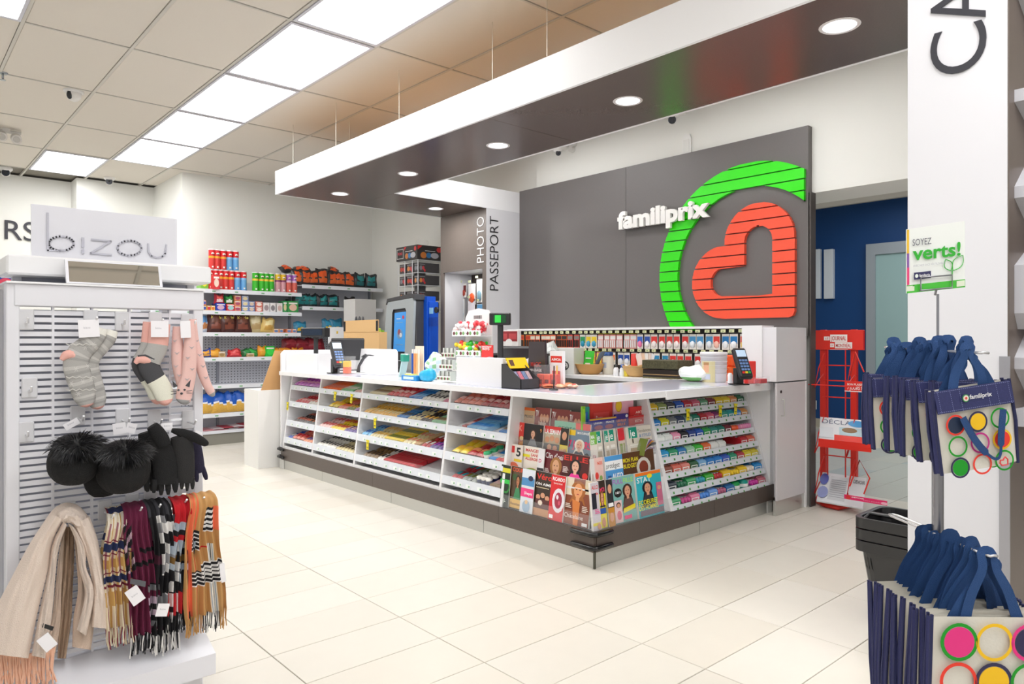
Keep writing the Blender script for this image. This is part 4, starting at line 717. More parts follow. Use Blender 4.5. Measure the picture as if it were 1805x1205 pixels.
def blister(w, h, c1, c2, kind):
    k = ('bl', w, h, c1, c2, kind)
    if k in PM: return PM[k]
    m = MB(); a, b = M(c1, .35), M(c2, .35)
    m.box(-w/2, w/2, -.001, .001, -h, 0, CARD if kind == 0 else a); 
    if kind == 0: m.box(-w/2+.004, w/2-.004, -.0025, -.001, -h*.62, -.02, a, .0005); m.loft([((0, -.004, -h*.9), w*.1, .004), ((0, -.006, -h*.8), w*.36, .008), ((0, -.006, -h*.55), w*.36, .008), ((0, -.004, -h*.45), w*.1, .004)], XA, YA, b, 8)
    else:
        m.box(-w/2+.004, w/2-.004, -.002, -.001, -h*.35, -.012, b)
        for i in range(3): x = -w/3+i*w/3; m.tube([(x, -.007, -h*.92), (x, -.007, -h*.4)], w*.1, M('#3a3836', .3, metal=.3) if kind == 1 else b, 6)
    m.tube([(0, .12, .008), (0, -.03, .008), (0, -.036, .016)], .0018, STEEL if kind != 2 else M('#e8e014', .4), 5)
    m.box(-.022, .022, -.040, -.038, .012, .036, M('#d9dcae', .5)); m.box(-.012, .006, -.0405, -.04, .018, .026, M('#8aa07a', .5))
    PM[k] = m.mesh('blister'); return PM[k]
seq1 = [('#f07a2c', '#c83a24', 1)]*3+[('#f0744c', '#e8e0d0', 1)]*5+[('#d8602c', '#2c2a28', 1)]*2+[('#e8584c', '#8a8884', 1)]*2+[('#2c9c5c', '#1f90b0', 0)]*1+[('#f0d02c', '#3c9ac0', 0)]*2+[('#f0a098', '#f4f0f0', 2)]*4+[('#f4b0a8', '#e8e8e8', 2)]*2+[('#3c6cc8', '#e878a8', 0)]+[('#2c54b0', '#f0f0f4', 0)]+[('#e03c38', '#f0e8e8', 0)]*5+[('#4a94c8', '#e8eef4', 0)]*3+[('#d83c34', '#f4c0b0', 0)]+[('#1f78b8', '#f0f4f8', 0)]*2+[('#e84c2c', '#f0c82c', 0)]+[('#8a8a90', '#6a6a70', 0)]
seq2 = [('#c85a2c', '#3a2c24', 1)]*4+[('#e8684c', '#f0e0c0', 1)]*3+[('#3c9c6c', '#2c6c4c', 0)]*4+[('#f0a090', '#f0d83c', 2)]*5+[('#f0783c', '#f4e4c4', 0)]+[('#2c50a8', '#e8ecf4', 0)]*2+[('#e8584c', '#f0e0e0', 0)]*3+[('#2c88b8', '#e8eef4', 0)]*2+[('#d83c38', '#f0f0f0', 0)]*4+[('#2c78b0', '#e8eef4', 0)]+[('#3c3a3a', '#d8582c', 0)]*2+[('#e8483c', '#f4f0ee', 0)]*2+[('#6a6a70', '#2c9c3c', 0)]
def hangrow(seq, z, nm):
    n = len(seq); x0, x1 = -5.72, KX0-.07
    for k, (c1, c2, kd) in enumerate(seq):
        x = x0+(k+.5)*(x1-x0)/n; o = link('blister_pack', blister(.068, .13 if nm == 'upper' else .115, c1, c2, kd)); o.location = (x, 5.14+random.uniform(-.01, .01), z); o.rotation_euler = (0, 0, random.uniform(-.1, .1))
        tag(o, f'{gumcol(c1)} blister pack, {ORD[k]} from left on the {nm} hook row behind the till', 'blister pack', f'packs on the {nm} hooks')
hangrow(seq1, 1.318, 'upper'); hangrow(seq2, 1.150, 'lower')
# ---------------- things on the back counter ----------------
BZ = .9555
def bc_at(px, D=4.9, z=BZ): q = P(px, 640, Y=D); return (q.x, D, z)
def put(mb, name, lab, cat, loc, group=None, rz=0):
    o = link(name, mb.mesh(name)); o.location = loc; o.rotation_euler = (0, 0, rz); WM[o.name] = Matrix.Translation(Vector(loc))@Matrix.Rotation(rz, 4, 'Z'); return tag(o, lab, cat, group)
for k, px in enumerate((1040, 1125)):
    m = MB(); Wk = M('#c99a5c' if k == 0 else '#dcb47a', .7, bump=.4, bs=120)
    m.lathe([(.075, 0), (.10, .02), (.135, .085), (.142, .095), (.132, .095), (.095, .02), (.03, .01)], Wk, n=24)
    for j in range(5): m.lathe([(.09+j*.0095, .012+j*.017), (.1+j*.0095, .018+j*.017), (.095+j*.0105, .026+j*.017)], Wk, n=24, cap=False)
    put(m, 'wicker_basket', ['round brown wicker basket holding a green card and a grey tool', 'round pale wicker basket holding leaflets and a red can'][k], 'basket', bc_at(px, 4.85), 'wicker baskets on the back counter')
q = Vector(bc_at(1036, 4.85)); put(MB().prism([(-.06, 0, 0), (.055, 0, 0), (.065, .02, .16), (-.05, .02, .165)], M('#3ec43a', .4), (0, .004, 0)).box(-.03, .03, -.002, 0, .04, .052, CARD).box(-.03, .035, .005, .009, .09, .1, CARD), 'leaflet', 'bright green leaflet standing in the brown wicker basket', 'leaflet', q+Vector((0, 0, .05)))
q = Vector(bc_at(1056, 4.85)); put(MB().loft([((-.04, 0, .03), .016, .014), ((0, 0, .1), .02, .018), ((.03, 0, .15), .03, .02), ((.05, 0, .17), .02, .012)], XA, YA, M('#5c6672', .4), 8), 'label_gun', 'grey blue hand tool leaning in the brown wicker basket', 'tool', q+Vector((0, 0, .04)))
q = Vector(bc_at(1072, 4.95)); put(MB().lathe([(.045, 0), (.05, .01), (.05, .15), (.04, .17)], M('#e3dfd0', .4), n=16).lathe([(.046, .17), (.046, .2), (.04, .203)], M('#1f4c8c', .35), n=16).box(-.02, .02, -.0508, -.049, .06, .11, M('#a8b4c8', .5)), 'wipes_canister', 'cream canister with a dark blue lid between the wicker baskets', 'canister', q)
for k, (px, c, cap_) in enumerate(((1086, '#e8e8ea', '#202020'), (1097, '#e8eef4', '#2c6cc8'), (1105, '#e0c83c', '#e8e8e8'))):
    put(MB().lathe([(.022, 0), (.024, .005), (.024, .06), (.014, .075)], M(c, .35), n=12).lathe([(.014, .075), (.014, .1), (.01, .102)], M(cap_, .35), n=12), 'bottle', ['small white bottle with black cap left of the pale basket', 'small white bottle with blue cap left of the pale basket', 'small yellow bottle touching the pale basket'][k], 'bottle', bc_at(px, 4.78))
q = Vector(bc_at(1118, 4.87)); put(MB().lathe([(.028, 0), (.028, .14), (.022, .145)], M('#e0382c', .35), n=14), 'can', 'red cylindrical can standing in the pale wicker basket', 'can', q+Vector((0, 0, .05)))
m = MB()
for k in range(5): a = k*.5-1; m.T = Matrix.Translation((a*.04, 0, .06))@Matrix.Rotation(a*.3, 4, 'Y'); m.box(-.03, .03, -.001+k*.004, .001+k*.004, 0, .1, M(['#f0e4e0', '#e8c8b0', '#f4f4f4', '#e8d8d0', '#f0f0f4'][k], .5))
m.T = None; put(m, 'leaflet', 'fan of pale leaflets in the right wicker basket', 'leaflet', Vector(bc_at(1136, 4.86))+Vector((0, 0, .04)))
q = Vector(bc_at(1176, 4.8)); m = MB().box(-.17, .17, -.1, .1, 0, .075, M('#2a2420', .35), .003).box(-.175, .175, -.105, .105, .08, .15, M('#4f4c34', .5, var=.9, bs=70), .003)
m.box(-.171, .171, -.1012, .1012, .03, .036, M('#a8885c', .4)).box(-.171, .171, -.1012, .1012, .0, .012, M('#6a6444', .5, var=.9, bs=70)); put(m, 'gift_box', 'black and floral patterned gift box on the back counter', 'box', q)
m = MB(); rnd = random.Random(4)
def crumple(mb, w, d, h, m1, seed, nu=18, nv=9):
    def f(u, v):
        p = Vector((w*cos(2*pi*u)*sin(pi*v)**.7, d*sin(2*pi*u)*sin(pi*v)**.7, h*(1-cos(pi*v))/2)); n_ = noise.noise(p*9+Vector((seed, 0, 0)))
        return p*(1+.35*n_) if v > .02 else p
    return mb.grid(f, nu, nv, m1, smooth=False)
put(crumple(MB(), .13, .09, .12, lambda u, v: M('#7dc06a', .4) if v < .3 and .4 < u < .9 else M('#eef2ee', .35), 3), 'plastic_bag', 'crumpled white and green plastic bag left of the white bucket', 'bag', Vector(P(1222, 662, Y=4.5))*1 if 0 else (P(1225, 640, Y=4.55).x, 4.55, .962))
q = P(1258, 640, Y=4.62); m = MB().lathe([(.085, 0), (.092, .01), (.096, .2), (.1, .2), (.1, .215), (.095, .22)], M('#eeedee', .35), n=28)
for z in (.06, .09, .12, .15, .18): m.lathe([(.093+z*.02, z), (.097+z*.02, z+.003), (.093+z*.02, z+.006)], M('#e2e1e4', .35), n=28, cap=False)
a0 = math.atan2(-q.y, -q.x)-.25
def cyl_quad(mb, r, a, b, z0, z1, m_): mb.grid(lambda u, v: (r*cos(a+(b-a)*u), r*sin(a+(b-a)*u), z0+(z1-z0)*v), 5, 1, m_, smooth=False)
cyl_quad(m, .0985, a0-.75, a0+.35, .0, .155, M('#d9cfa0', .4)); cyl_quad(m, .099, a0-.55, a0-.1, .07, .13, M('#e6b08c', .4)); cyl_quad(m, .0993, a0-.6, a0-.0, .02, .06, M('#cfd6e6', .4)); cyl_quad(m, .0993, a0-.55, a0-.1, .125, .145, M('#b88a5c', .4))
put(m, 'donation_bucket', 'white ribbed bucket with a photo label of a child', 'bucket', (q.x, q.y, .961))
q = P(1285, 640, Y=4.85); put(MB().lathe([(.05, 0), (.055, .1), (.05, .11)], M('#f0641c', .35), n=14).box(-.06, .05, -.03, .03, .11, .2, M('#ee5a20', .4), .012), 'dispenser', 'orange dispenser between the white bucket and the payment terminal', 'dispenser', (q.x, q.y, BZ))
q = P(1287, 640, Y=4.5); put(MB().lathe([(.018, 0), (.018, .06), (.01, .075)], M('#f0f0f2', .3), n=12), 'bottle', 'little white bottle in front of the orange dispenser', 'bottle', (q.x, q.y, .962))
def terminal(loc, rz, lab, s=1.):
    t = thing('payment_terminal', lab, 'card terminal', loc, rz, 'payment terminals'); T0 = WM[t.name]
    def g(): m = MB(); m.T = T0; return m
    part('stand', g().box(-.045*s, .045*s, -.04*s, .05*s, 0, .008, BLK, .002).box(-.025*s, .025*s, -.01*s, .03*s, .008, .1*s, BLK, .004), t)
    tilt = Matrix.Translation((0, -.03*s, .13*s))@Matrix.Rotation(math.radians(62), 4, 'X')
    m = MB(); m.T = T0@tilt; m.box(-.042*s, .042*s, -.095*s, .095*s, -.018*s, .018*s, M('#26262a', .35), .008*s); m.box(-.036*s, .036*s, -.1*s, -.09*s, -.012*s, .012*s, BLK); b = part('body', m, t)
    m = MB(); m.T = T0@tilt; m.box(-.031*s, .031*s, .035*s, .078*s, .0175*s, .0188*s, M('#b9cfe6', .2, emit=.25)); part('screen', m, b)
    m = MB(); m.T = T0@tilt
    for r_ in range(5):
        for c in range(3):
            cc_ = '#6a8ac0' if r_ < 4 else ['#d8302c', '#e8c82c', '#2ca04c'][c]; m.box(-.028*s+c*.0195*s, -.012*s+c*.0195*s, -.075*s+(4-r_)*.0195*s, -.062*s+(4-r_)*.0195*s, .0175*s, .0205*s, M(cc_, .4), .001)
    part('keypad', m, b); return t
q = P(1303, 660, Y=4.42); terminal((q.x, q.y, .962), YAW+.25, 'black payment terminal on the right wing by the white bucket', 1.15)
q = P(1322, 640, Y=4.62); put(MB().box(-.04, .04, -.01, .01, 0, .16, M('#e8342c', .35), .004), 'card_holder', 'red upright plate right behind the right payment terminal', 'holder', (q.x, q.y, .96), None, YAW)
q0, q1 = P(1312, 658, Y=4.7), P(1350, 658, Y=4.7); m = MB().box(q0.x, q1.x, 4.6, 4.75, .96, .963, CLEAR).box(q0.x, q1.x, 4.6, 4.603, .96, 1.01, CLEAR).box(q0.x, q1.x, 4.747, 4.75, .96, 1.01, CLEAR).box(q0.x, q0.x+.003, 4.6, 4.75, .96, 1.01, CLEAR).box(q1.x-.003, q1.x, 4.6, 4.75, .96, 1.01, CLEAR)
solid('acrylic_tray', m, 'clear acrylic tray of red packs beside the right payment terminal', 'tray')
for k in range(4):
    x = q0.x+(k+.5)*(q1.x-q0.x)/4; solid('small_pack', MB().box(x-.02, x+.02, 4.63, 4.72, .964, .995, M(['#d83c4c', '#f0e8e8', '#e85a6c', '#c82c38'][k], .4), .002), ['leftmost red', 'second, white', 'third, pink red', 'rightmost dark red'][k]+' pack in the acrylic tray by the right terminal', 'candy', group='packs in the acrylic tray')
# pile of clear bags, box with round emblem
q = P(958, 640, Y=4.6); put(crumple(MB(), .26, .14, .26, M('#cfd3d2', .25), 8, 26, 12), 'plastic_bags', 'heap of crumpled clear plastic bags behind the till screen', 'bag', (q.x, q.y, BZ))
q = P(966, 640, Y=4.35); put(MB().prism([(-.13, -.05, .03), (.02, -.05, .03), (.05, -.05, .12), (-.15, -.05, .12)], M('#3a3f44', .4), (0, .1, 0)).box(.03, .15, -.03, 0, .09, .115, M('#4c5256', .4), .004), 'stapler_tray', 'dark grey tray with a stapler in front of the clear plastic bags', 'tray', (q.x, q.y, BZ-.02))
q = P(1001, 640, Y=4.78); m = MB().box(-.12, .12, -.09, .09, 0, .24, M('#e2e2de', .5), .004); m.flat([('e', .62, .32, .17, .17, '#2c2c30'), ('e', .62, .32, .12, .12, '#e2e2de'), ('e', .6, .36, .05, .06, '#2c2c30'), ('r', .55, .2, .68, .3, '#2c2c30')], (-.12, -.0905, 0), XA, ZA, .24, .24, -YA); put(m, 'carton', 'white carton with a round black emblem behind the right worktop', 'box', (q.x, q.y, BZ), None, .2)
# ---------------- dark till screen, pole display, card holders (front, x~880-1000) ----------------
def pole_display(px, Y, ztop, w_, lab, lit, face_rz):
    q = P(px, 600, Y=Y); t = thing('pole_display', lab, 'display', (q.x, Y, .958), face_rz, 'customer pole displays'); T0 = WM[t.name]
    def g(): m = MB(); m.T = T0; return m
    h = ztop-.958; part('pole', g().tube([(0, 0, 0), (0, 0, h)], .022, M('#2f2f31', .4), 12), t); part('base', g().box(-.07, .07, -.07, .07, 0, .01, BLK, .003), t)
    b = part('display_head', g().box(-w_/2, w_/2, -.05, .03, h-.005, h+.085, M('#232325', .35), .006), t); part('screen', g().box(-w_/2+.03, w_/2-.03, -.0525, -.049, h+.012, h+.07, M(lit, .15, emit=.5)), b)
    return t
t = pole_display(882, 3.45, 1.385, .155, 'black pole display showing green digits beside the photo column', '#0c3a1c', YAW-.1)
m = MB(); m.T = WM[t.name]; m.box(-.035, .01, -.0535, -.052, .44, .495, M('#2cae3c', .3, emit=.6)); part('lit_area', m, t)
pole_display(557, 3.17, 1.30, .31, 'wide black customer display on a pole at the far end of the counter', '#0a1a2c', .35)
def monitor(px, Y, w_, h_, rz, tilt, z0, lab, col='#1c1820'):
    q = P(px, 600, Y=Y); t = thing('monitor', lab, 'monitor', (q.x, Y, .958), rz); T0 = WM[t.name]
    m = MB(); m.T = T0; m.box(-.1, .1, -.07, .07, 0, .012, BLK, .004).box(-.03, .03, -.015, .015, .012, z0-.958, BLK); part('stand', m, t)
    m = MB(); m.T = T0@Matrix.Translation((0, 0, z0-.958))@Matrix.Rotation(tilt, 4, 'X'); m.box(-w_/2, w_/2, -.012, .03, 0, h_, M('#2a2a2d', .35), .006); b = part('housing', m, t)
    m = MB(); m.T = T0@Matrix.Translation((0, 0, z0-.958))@Matrix.Rotation(tilt, 4, 'X'); m.box(-w_/2+.02, w_/2-.02, -.0135, -.012, .02, h_-.02, M(col, .12)); part('screen', m, b); return t
monitor(926, 3.8, .36, .24, YAW+pi-.7, -.3, .99, 'dark touch screen monitor seen from behind beside the card holder')
m = MB(); q = P(900, 600, Y=4.2)
put(MB().box(-.11, .11, -.02, .02, 0, .20, M('#e9e6e4', .5), .003).flat([('r', .05, .5, .95, .95, '#9c2c34'), ('r', .1, .6, .4, .85, '#c84c50'), ('r', .5, .6, .9, .85, '#c84c50'), ('e', .5, .42, .2, .2, '#f2f0ee')], (-.11, -.0205, 0), XA, ZA, .22, .2, -YA), 'carton', 'white carton with dark red pattern behind the pole display', 'box', (q.x, q.y, 1.155), None, .1)
solid('till_shelf', MB().box(q.x-.2, q.x+.35, 4.1, 4.35, 1.13, 1.15, DGREY).box(q.x-.2, q.x-.17, 4.1, 4.35, .1, 1.13, DGREY).box(q.x+.3, q.x+.33, 4.1, 4.35, .1, 1.13, DGREY), 'dark grey shelf stand behind the till monitor', 'shelf')
# dark stepped card holder: high back at left, opening towards the right
hx0, hx1 = P(884, 680, Y=3.0).x, P(918, 686, Y=3.0).x; hy0 = 3.0; hy1 = P(951, 680, X=hx1).y
HB_ = M('#403f42', .45)
ch = thing('card_holder', 'dark grey counter display box of gift cards with yellow card', 'display box', ((hx0+hx1)/2, 3.1, .961))
m = MB(); pr_ = [(hx0, .961), (hx0, P(886, 641, Y=3.0).z), (hx0+.035, P(886, 641, Y=3.0).z), (hx1-.01, 1.03), (hx1, 1.025), (hx1, .961)]
for ya in (hy0, hy1-.004): m.prism([(x, ya, z) for x, z in pr_], HB_, (0, .004, 0))
m.box(hx0, hx0+.004, hy0, hy1, .961, P(886, 641, Y=3.0).z, HB_).box(hx1-.004, hx1, hy0, hy1, .961, 1.025, HB_).box(hx0, hx1, hy0, hy1, .9612, .965, HB_)
part('box', m, ch)
cardc = ['#8a8aa8', '#c06a7c', '#6a7a9c', '#b89aa0']; dy = (hy1-hy0-.02)/4
for k in range(4):
    y = hy0+.01+k*dy; solid('gift_card', MB().prism([(hx1-.03, y, 1.0), (hx1-.09, y, 1.07), (hx1-.10, y, 1.06), (hx1-.04, y, .99)], M(cardc[k], .3, var=.8, bs=150), (0, dy-.004, 0)), ['nearest', 'second', 'third', 'farthest'][k]+' stack of small patterned cards in the dark card holder', 'card', group='small cards in the dark holder')
m = MB().prism([(hx0+.06, hy0+.02, 1.09), (hx0+.02, hy0+.02, 1.155), (hx0+.015, hy0+.02, 1.15), (hx0+.055, hy0+.02, 1.085)], M('#f2c81c', .35), (0, .17, 0)); m.prism([(hx0+.052, hy0+.035, 1.105), (hx0+.03, hy0+.035, 1.142), (hx0+.028, hy0+.035, 1.14), (hx0+.05, hy0+.035, 1.103)], M('#5c3a2c', .4), (0, .035, 0)); m.v = [q for q in m.v]; solid('gift_card', m, 'large yellow card at the back of the dark card holder', 'card')
m = MB().prism([(hx0-.01, 3.24, .965), (hx0+.16, 3.24, .965), (hx0+.13, 3.26, 1.26), (hx0-.02, 3.26, 1.26)], M('#3a3033', .35), (0, .02, 0)).flat([('t', 'MAGIC', .2, .45, .1, '#c83c34', .6), ('t', 'MASSAGE', .15, .34, .06, '#e8e0e0', .7), ('r', .3, .22, .7, .24, '#e8e8e8'), ('e', .35, .12, .04, .03, '#f4f4f4'), ('e', .5, .12, .04, .03, '#f4f4f4'), ('e', .65, .12, .04, .03, '#f4f4f4')], (hx0-.01, 3.2385, .965), XA, ZA, .16, .29, -YA); solid('card_stand', m, 'tall black card display with red and white lettering', 'display')
m = MB().box(hx0+.16, hx0+.28, 3.28, 3.30, .965, 1.20, M('#f0efef', .4)).flat([('r', .08, .68, .92, .86, '#e0302c'), ('t', 'AIMOA', .15, .73, .07, '#ffffff', .7), ('r', .2, .1, .8, .45, '#d83428'), ('r', .5, .2, .62, .6, '#f0c82c')], (hx0+.16, 3.2795, .965), XA, ZA, .12, .235, -YA); solid('leaflet', m, 'white and red upright leaflet beside the black card display', 'leaflet')
q = P(935, 640, Y=3.35); m = MB().lathe([(.03, 0), (.03, .01)], BLK, n=12).tube([(0, 0, 0), (0, 0, .1)], .004, BLK, 6).ball((0, 0, .14), (.05, .012, .05), M('#f2eef0', .4)).box(-.03, .03, -.016, -.014, .11, .12, M('#e85a7c', .4)).box(-.05, .02, -.02, -.018, .15, .18, M('#f4f4f4', .4)); put(m, 'round_sign', 'small round white sign on a stick behind the card holder', 'sign', (q.x, q.y, .961))
m = MB().box(-.05, .05, -.03, .03, 0, .13, M('#2a2226', .4), .003).flat([('t', 'ALCO', .05, .65, .2, '#f0f0f0', .9), ('r', .1, .1, .5, .45, '#c82c38'), ('r', .6, .1, .85, .5, '#e84c5c')], (-.05, -.0305, 0), XA, ZA, .1, .13, -YA); q = P(944, 640, Y=3.3); put(m, 'small_box', 'small black box with white capitals right of the card holder', 'box', (q.x, q.y, .961), None, .3)
q = P(968, 640, Y=3.25); m = MB().box(-.085, .085, -.05, -.047, 0, .15, CLEAR).box(-.085, .085, .047, .05, 0, .15, CLEAR).box(-.085, -.082, -.05, .05, 0, .15, CLEAR).box(.082, .085, -.05, .05, 0, .15, CLEAR); put(m, 'acrylic_box', 'clear acrylic box of orange packets on the lavender mat', 'box', (q.x, q.y, .9612), None, .2)
for k in range(3): put(MB().box(-.024, .024, -.03, .03, 0, .085, M(['#e8502c', '#f0582c', '#d83c20'][k], .35), .003).box(-.015, .015, -.0306, -.03, .02, .05, M('#7a241c', .4)), 'orange_packet', ['left', 'middle', 'right'][k]+' orange packet inside the clear acrylic box', 'packet', (q.x-.052+k*.052, q.y-.010+k*.01, .965), 'orange packets in the acrylic box', .2)
q = P(972, 640, Y=3.1); put(MB().tube([(0, 0, 0), (.003, 0, .15)], .004, BLK, 6).lathe([(.03, 0), (.028, .006), (.008, .01)], BLK, n=12), 'pen_stand', 'thin black pen standing upright on the lavender mat', 'pen', (q.x, q.y+.02, .9612))
for k in range(6):
    q = P(955+k*11, 681+(k % 2)*2, Z=.965); o = link('candy_bag', wrapmesh(.085, .07, .03, ['#f2b48c', '#e8845c', '#f0c8b0'][k % 3], ['#f0c84c', '#d8584c'][k % 2], 2)); o.location = (q.x, max(q.y, 3.03), .9612); o.rotation_euler = (0, 0, k*1.1); tag(o, f'peach wrapped snack pouch, {ORD[k]} from the left in front of the clear box', 'candy', 'peach snack pouches on the mat')
# ---------------- till corner at the far end ----------------
q = P(592, 640, Y=3.12); terminal((q.x, q.y, .961), YAW-.1+.75, 'black payment terminal with coloured keypad at the far till', 1.35)
monitor(612, 3.5, .32, .22, YAW+pi+.35, -.25, 1.07, 'black touch screen monitor turned away at the far till')
q = P(611, 640, Y=3.16); m = MB().box(-.07, .07, -.04, -.037, 0, .16, CLEAR).box(-.07, .07, .037, .04, 0, .16, CLEAR).box(-.07, -.067, -.04, .04, 0, .16, CLEAR).box(.067, .07, -.04, .04, 0, .16, CLEAR); put(m, 'acrylic_box', 'clear acrylic box of orange and yellow packs beside the far terminal', 'box', (q.x, q.y, .961), None, .5)
for k in range(2): put(MB().box(-.03, .03, -.025, .025, 0, .055, M(['#f0601c', '#f4bc1c'][k], .35), .003), 'candy_pack', ['lower orange', 'upper yellow'][k]+' pack inside the far clear acrylic box', 'candy', (q.x+.01, q.y, .965+k*.057), None, .5)
q = P(636, 640, Y=3.3); m = MB().box(-.05, .06, -.035, .035, 0, .012, M('#3c3e42', .4), .004).tube([(-.03, 0, .01), (-.02, 0, .07), (.03, 0, .14), (.06, 0, .17)], [.018, .013, .014, .018], M('#45474b', .4), 10).loft([((.03, 0, .15), .03, .02), ((.07, 0, .175), .035, .026), ((.12, 0, .165), .03, .022), ((.125, 0, .163), .02, .016)], XA, YA, M('#3a3c40', .4), 10); put(m, 'barcode_scanner', 'grey handheld barcode scanner resting on its stand by the till', 'scanner', (q.x, q.y, .959), None, .4)
q = P(668, 640, Y=3.35); put(MB().box(-.28, .22, -.12, .12, 0, .008, M('#f2f2f4', .35), .003), 'paper_pad', 'flat white pad lying on the worktop right of the scanner', 'pad', (q.x, q.y, .9615), None, .05)
q = P(709, 640, Y=3.25); m = MB().prism([(-.06, 0, 0), (-.045, 0, 0), (.02, 0, .19), (.005, 0, .19)], M('#bfe0dc', .35), (0, .06, 0)).box(.0, .05, -.02, .04, .13, .19, M('#2fa088', .35), .004).box(-.02, .06, -.0, .02, .185, .195, M('#e8f0ee', .4)); put(m, 'toothbrush_stand', 'leaning mint green plastic stand on the worktop', 'stand', (q.x, q.y, .959))
q = P(731, 640, Y=3.25); m = MB().box(-.06, .06, -.03, .05, 0, .012, M('#e8ecec', .4)).box(-.06, .06, .045, .05, 0, .26, M('#f0e4d0', .4))
for k in range(4): m.tube([(-.045+k*.03, .01, .012), (-.045+k*.03, .01, .2)], .010, M(['#2c5cb8', '#f0a86c', '#f2b878', '#f0e0c4'][k], .35), 8).tube([(-.045+k*.03, .01, .2), (-.045+k*.03, .01, .235)], .008, CARD, 6)
put(m, 'lip_balm_display', 'small display of orange and blue tubes on the worktop', 'display', (q.x, q.y, .959))
q = P(727, 650, Y=3.05); put(MB().box(-.11, .09, -.03, .03, 0, .04, M('#2c8cd0', .35), .003).box(-.07, .03, -.025, .025, .04, .05, M('#f0e87c', .4)).box(-.08, .06, -.0306, -.03, .01, .03, M('#d0e8f4', .4)), 'candy_box', 'flat blue and yellow box lying at the worktop edge', 'box', (q.x, q.y, .959))
q = P(752, 650, Y=3.08); put(crumple(MB(), .085, .05, .09, M('#28b0e0', .3), 5, 14, 8), 'packet', 'crumpled bright blue packet at the worktop edge', 'packet', (q.x, q.y, .955))
q = P(770, 650, Y=3.25); m = crumple(MB(), .1, .08, .2, lambda u, v: M(['#eef2f2', '#cfe0ee', '#9fd09a', '#f2f4f4'][int(u*17+v*23) % 4], .4), 7, 16, 12); put(m, 'trinket_bag', 'clump of small white and green wrapped trinkets near the screen panel', 'bag', (q.x, q.y, .955))
q = P(789, 650, Y=3.12); t = thing('button_rack', 'stepped clear rack of small pin packs left of the white box panel', 'rack', (q.x, q.y, .959))
for k in range(3):
    z = .97+k*.085
    part('tray', MB().box(q.x-.09, q.x+.07, q.y-.03+k*.02, q.y-.027+k*.02, z, z+.035, CARD).box(q.x-.09, q.x+.07, q.y-.03+k*.02, q.y+.06, z-.004, z, CLEAR), t)
    m = MB()
    for j in range(4): m.flat([('e', .3, .5, .28, .3, '#7a2c3c'), ('e', .75, .5, .2, .3, '#6aa86a')], (q.x-.088+j*.04, q.y-.0305+k*.02, z), XA, ZA, .036, .034, -YA)
    for j in range(9): m.box(q.x-.085+j*.017, q.x-.074+j*.017, q.y-.02+k*.02, q.y+.03, z, z+.07, M(['#e9ebe8', '#8a8c88', '#c9d0c8'][j % 3], .4))
    part('packs', m, t)
# flower / charm carousel rack in front of the alcove
q = P(835, 600, Y=3.75); cr = thing('charm_rack', 'white counter carousel crowded with red, white and green charms', 'rack', (q.x, q.y, .958)); X0, Y0 = q.x, q.y
part('back_board', MB().prism([(X0-.24, Y0+.1, 1.1), (X0+.12, Y0+.1, 1.1), (X0+.12, Y0+.1, 1.46), (X0-.06+.14*1, Y0+.1, 1.52), (X0-.06, Y0+.1, 1.54), (X0-.2, Y0+.1, 1.52), (X0-.24, Y0+.1, 1.46)], M('#f0eeee', .4), (0, .006, 0)), cr)
part('barcode_print', MB().flat([('r', .1+.03*i, .2, .112+.03*i+.008*(i % 3 == 0), .8, '#3a3a3e') for i in range(13)], (X0-.15, Y0+.099, 1.44), XA, ZA, .28, .05, -YA, .0001), cr)
part('post', MB().tube([(X0-.05, Y0+.05, .958), (X0-.05, Y0+.05, 1.2)], .02, WHITE, 8).lathe([(.1, 0), (.1, .012)], WHITE, (X0-.05, Y0+.05, .958), 18), cr)
for k, z in enumerate((1.32, 1.15, 1.02)):
    part('tier_tray', MB().box(X0-.26, X0+.13, Y0-.03, Y0+.09, z-.02, z-.014, M('#e6e8ea', .3)).box(X0-.26, X0+.13, Y0-.033, Y0-.03, z-.02, z+.03, M('#eceeee', .35)), cr)
    m = MB(); rr = random.Random(k)
    for i in range(64):
        c = rr.choice([['#f2f0f0', '#e8404c', '#f4d0cc', '#f2f0f0'], ['#38c038', '#e8382c', '#e8d02c', '#f0f4f0'], ['#f4f4f4', '#3cb84c', '#d8344c', '#b8d0e8']][k]); m.ball((X0-.25+.37*rr.random(), Y0-.02+.09*rr.random(), z+.01+.085*rr.random()), rr.uniform(.013, .027), M(c, .35), 6, 4)
    o = part('charms', m, cr, 'heap of small coloured charms', 'stuff')
    for j in range(4): part('price_card', MB().flat([('r', 0, 0, 1, 1, '#f0efe9'), ('e', .25, .5, .2, .35, '#6a2c34'), ('e', .7, .5, .2, .35, '#7aa86a')], (X0-.25+j*.095, Y0-.0335, z-.018), XA, ZA, .08, .045, -YA), cr)
q = P(866, 620, Y=3.5); put(MB().box(-.12, .02, 0, .004, 0, .2, M('#e23030', .4)).flat([('t', 'PHOTO', .1, .8, .09, '#ffffff', .6), ('t', 'MAINTENANT', .08, .9, .06, '#ffffff', .8)], (-.12, -.0004, 0), XA, ZA, .14, .2, -YA), 'poster_card', 'red sign card with white words behind the white box panel', 'sign', (q.x, q.y, 1.03))
q = P(856, 640, Y=3.4); put(crumple(MB(), .07, .05, .1, M('#9aa0a8', .3), 2, 12, 8), 'packet', 'grey wrapped packet above the white box panel', 'packet', (q.x+.04, q.y, 1.04)); put(crumple(MB(), .07, .05, .08, M('#e8eef0', .3), 12, 12, 8), 'packet', 'white wrapped packet above the white box panel, left of the grey one', 'packet', (q.x-.1, q.y, 1.05))
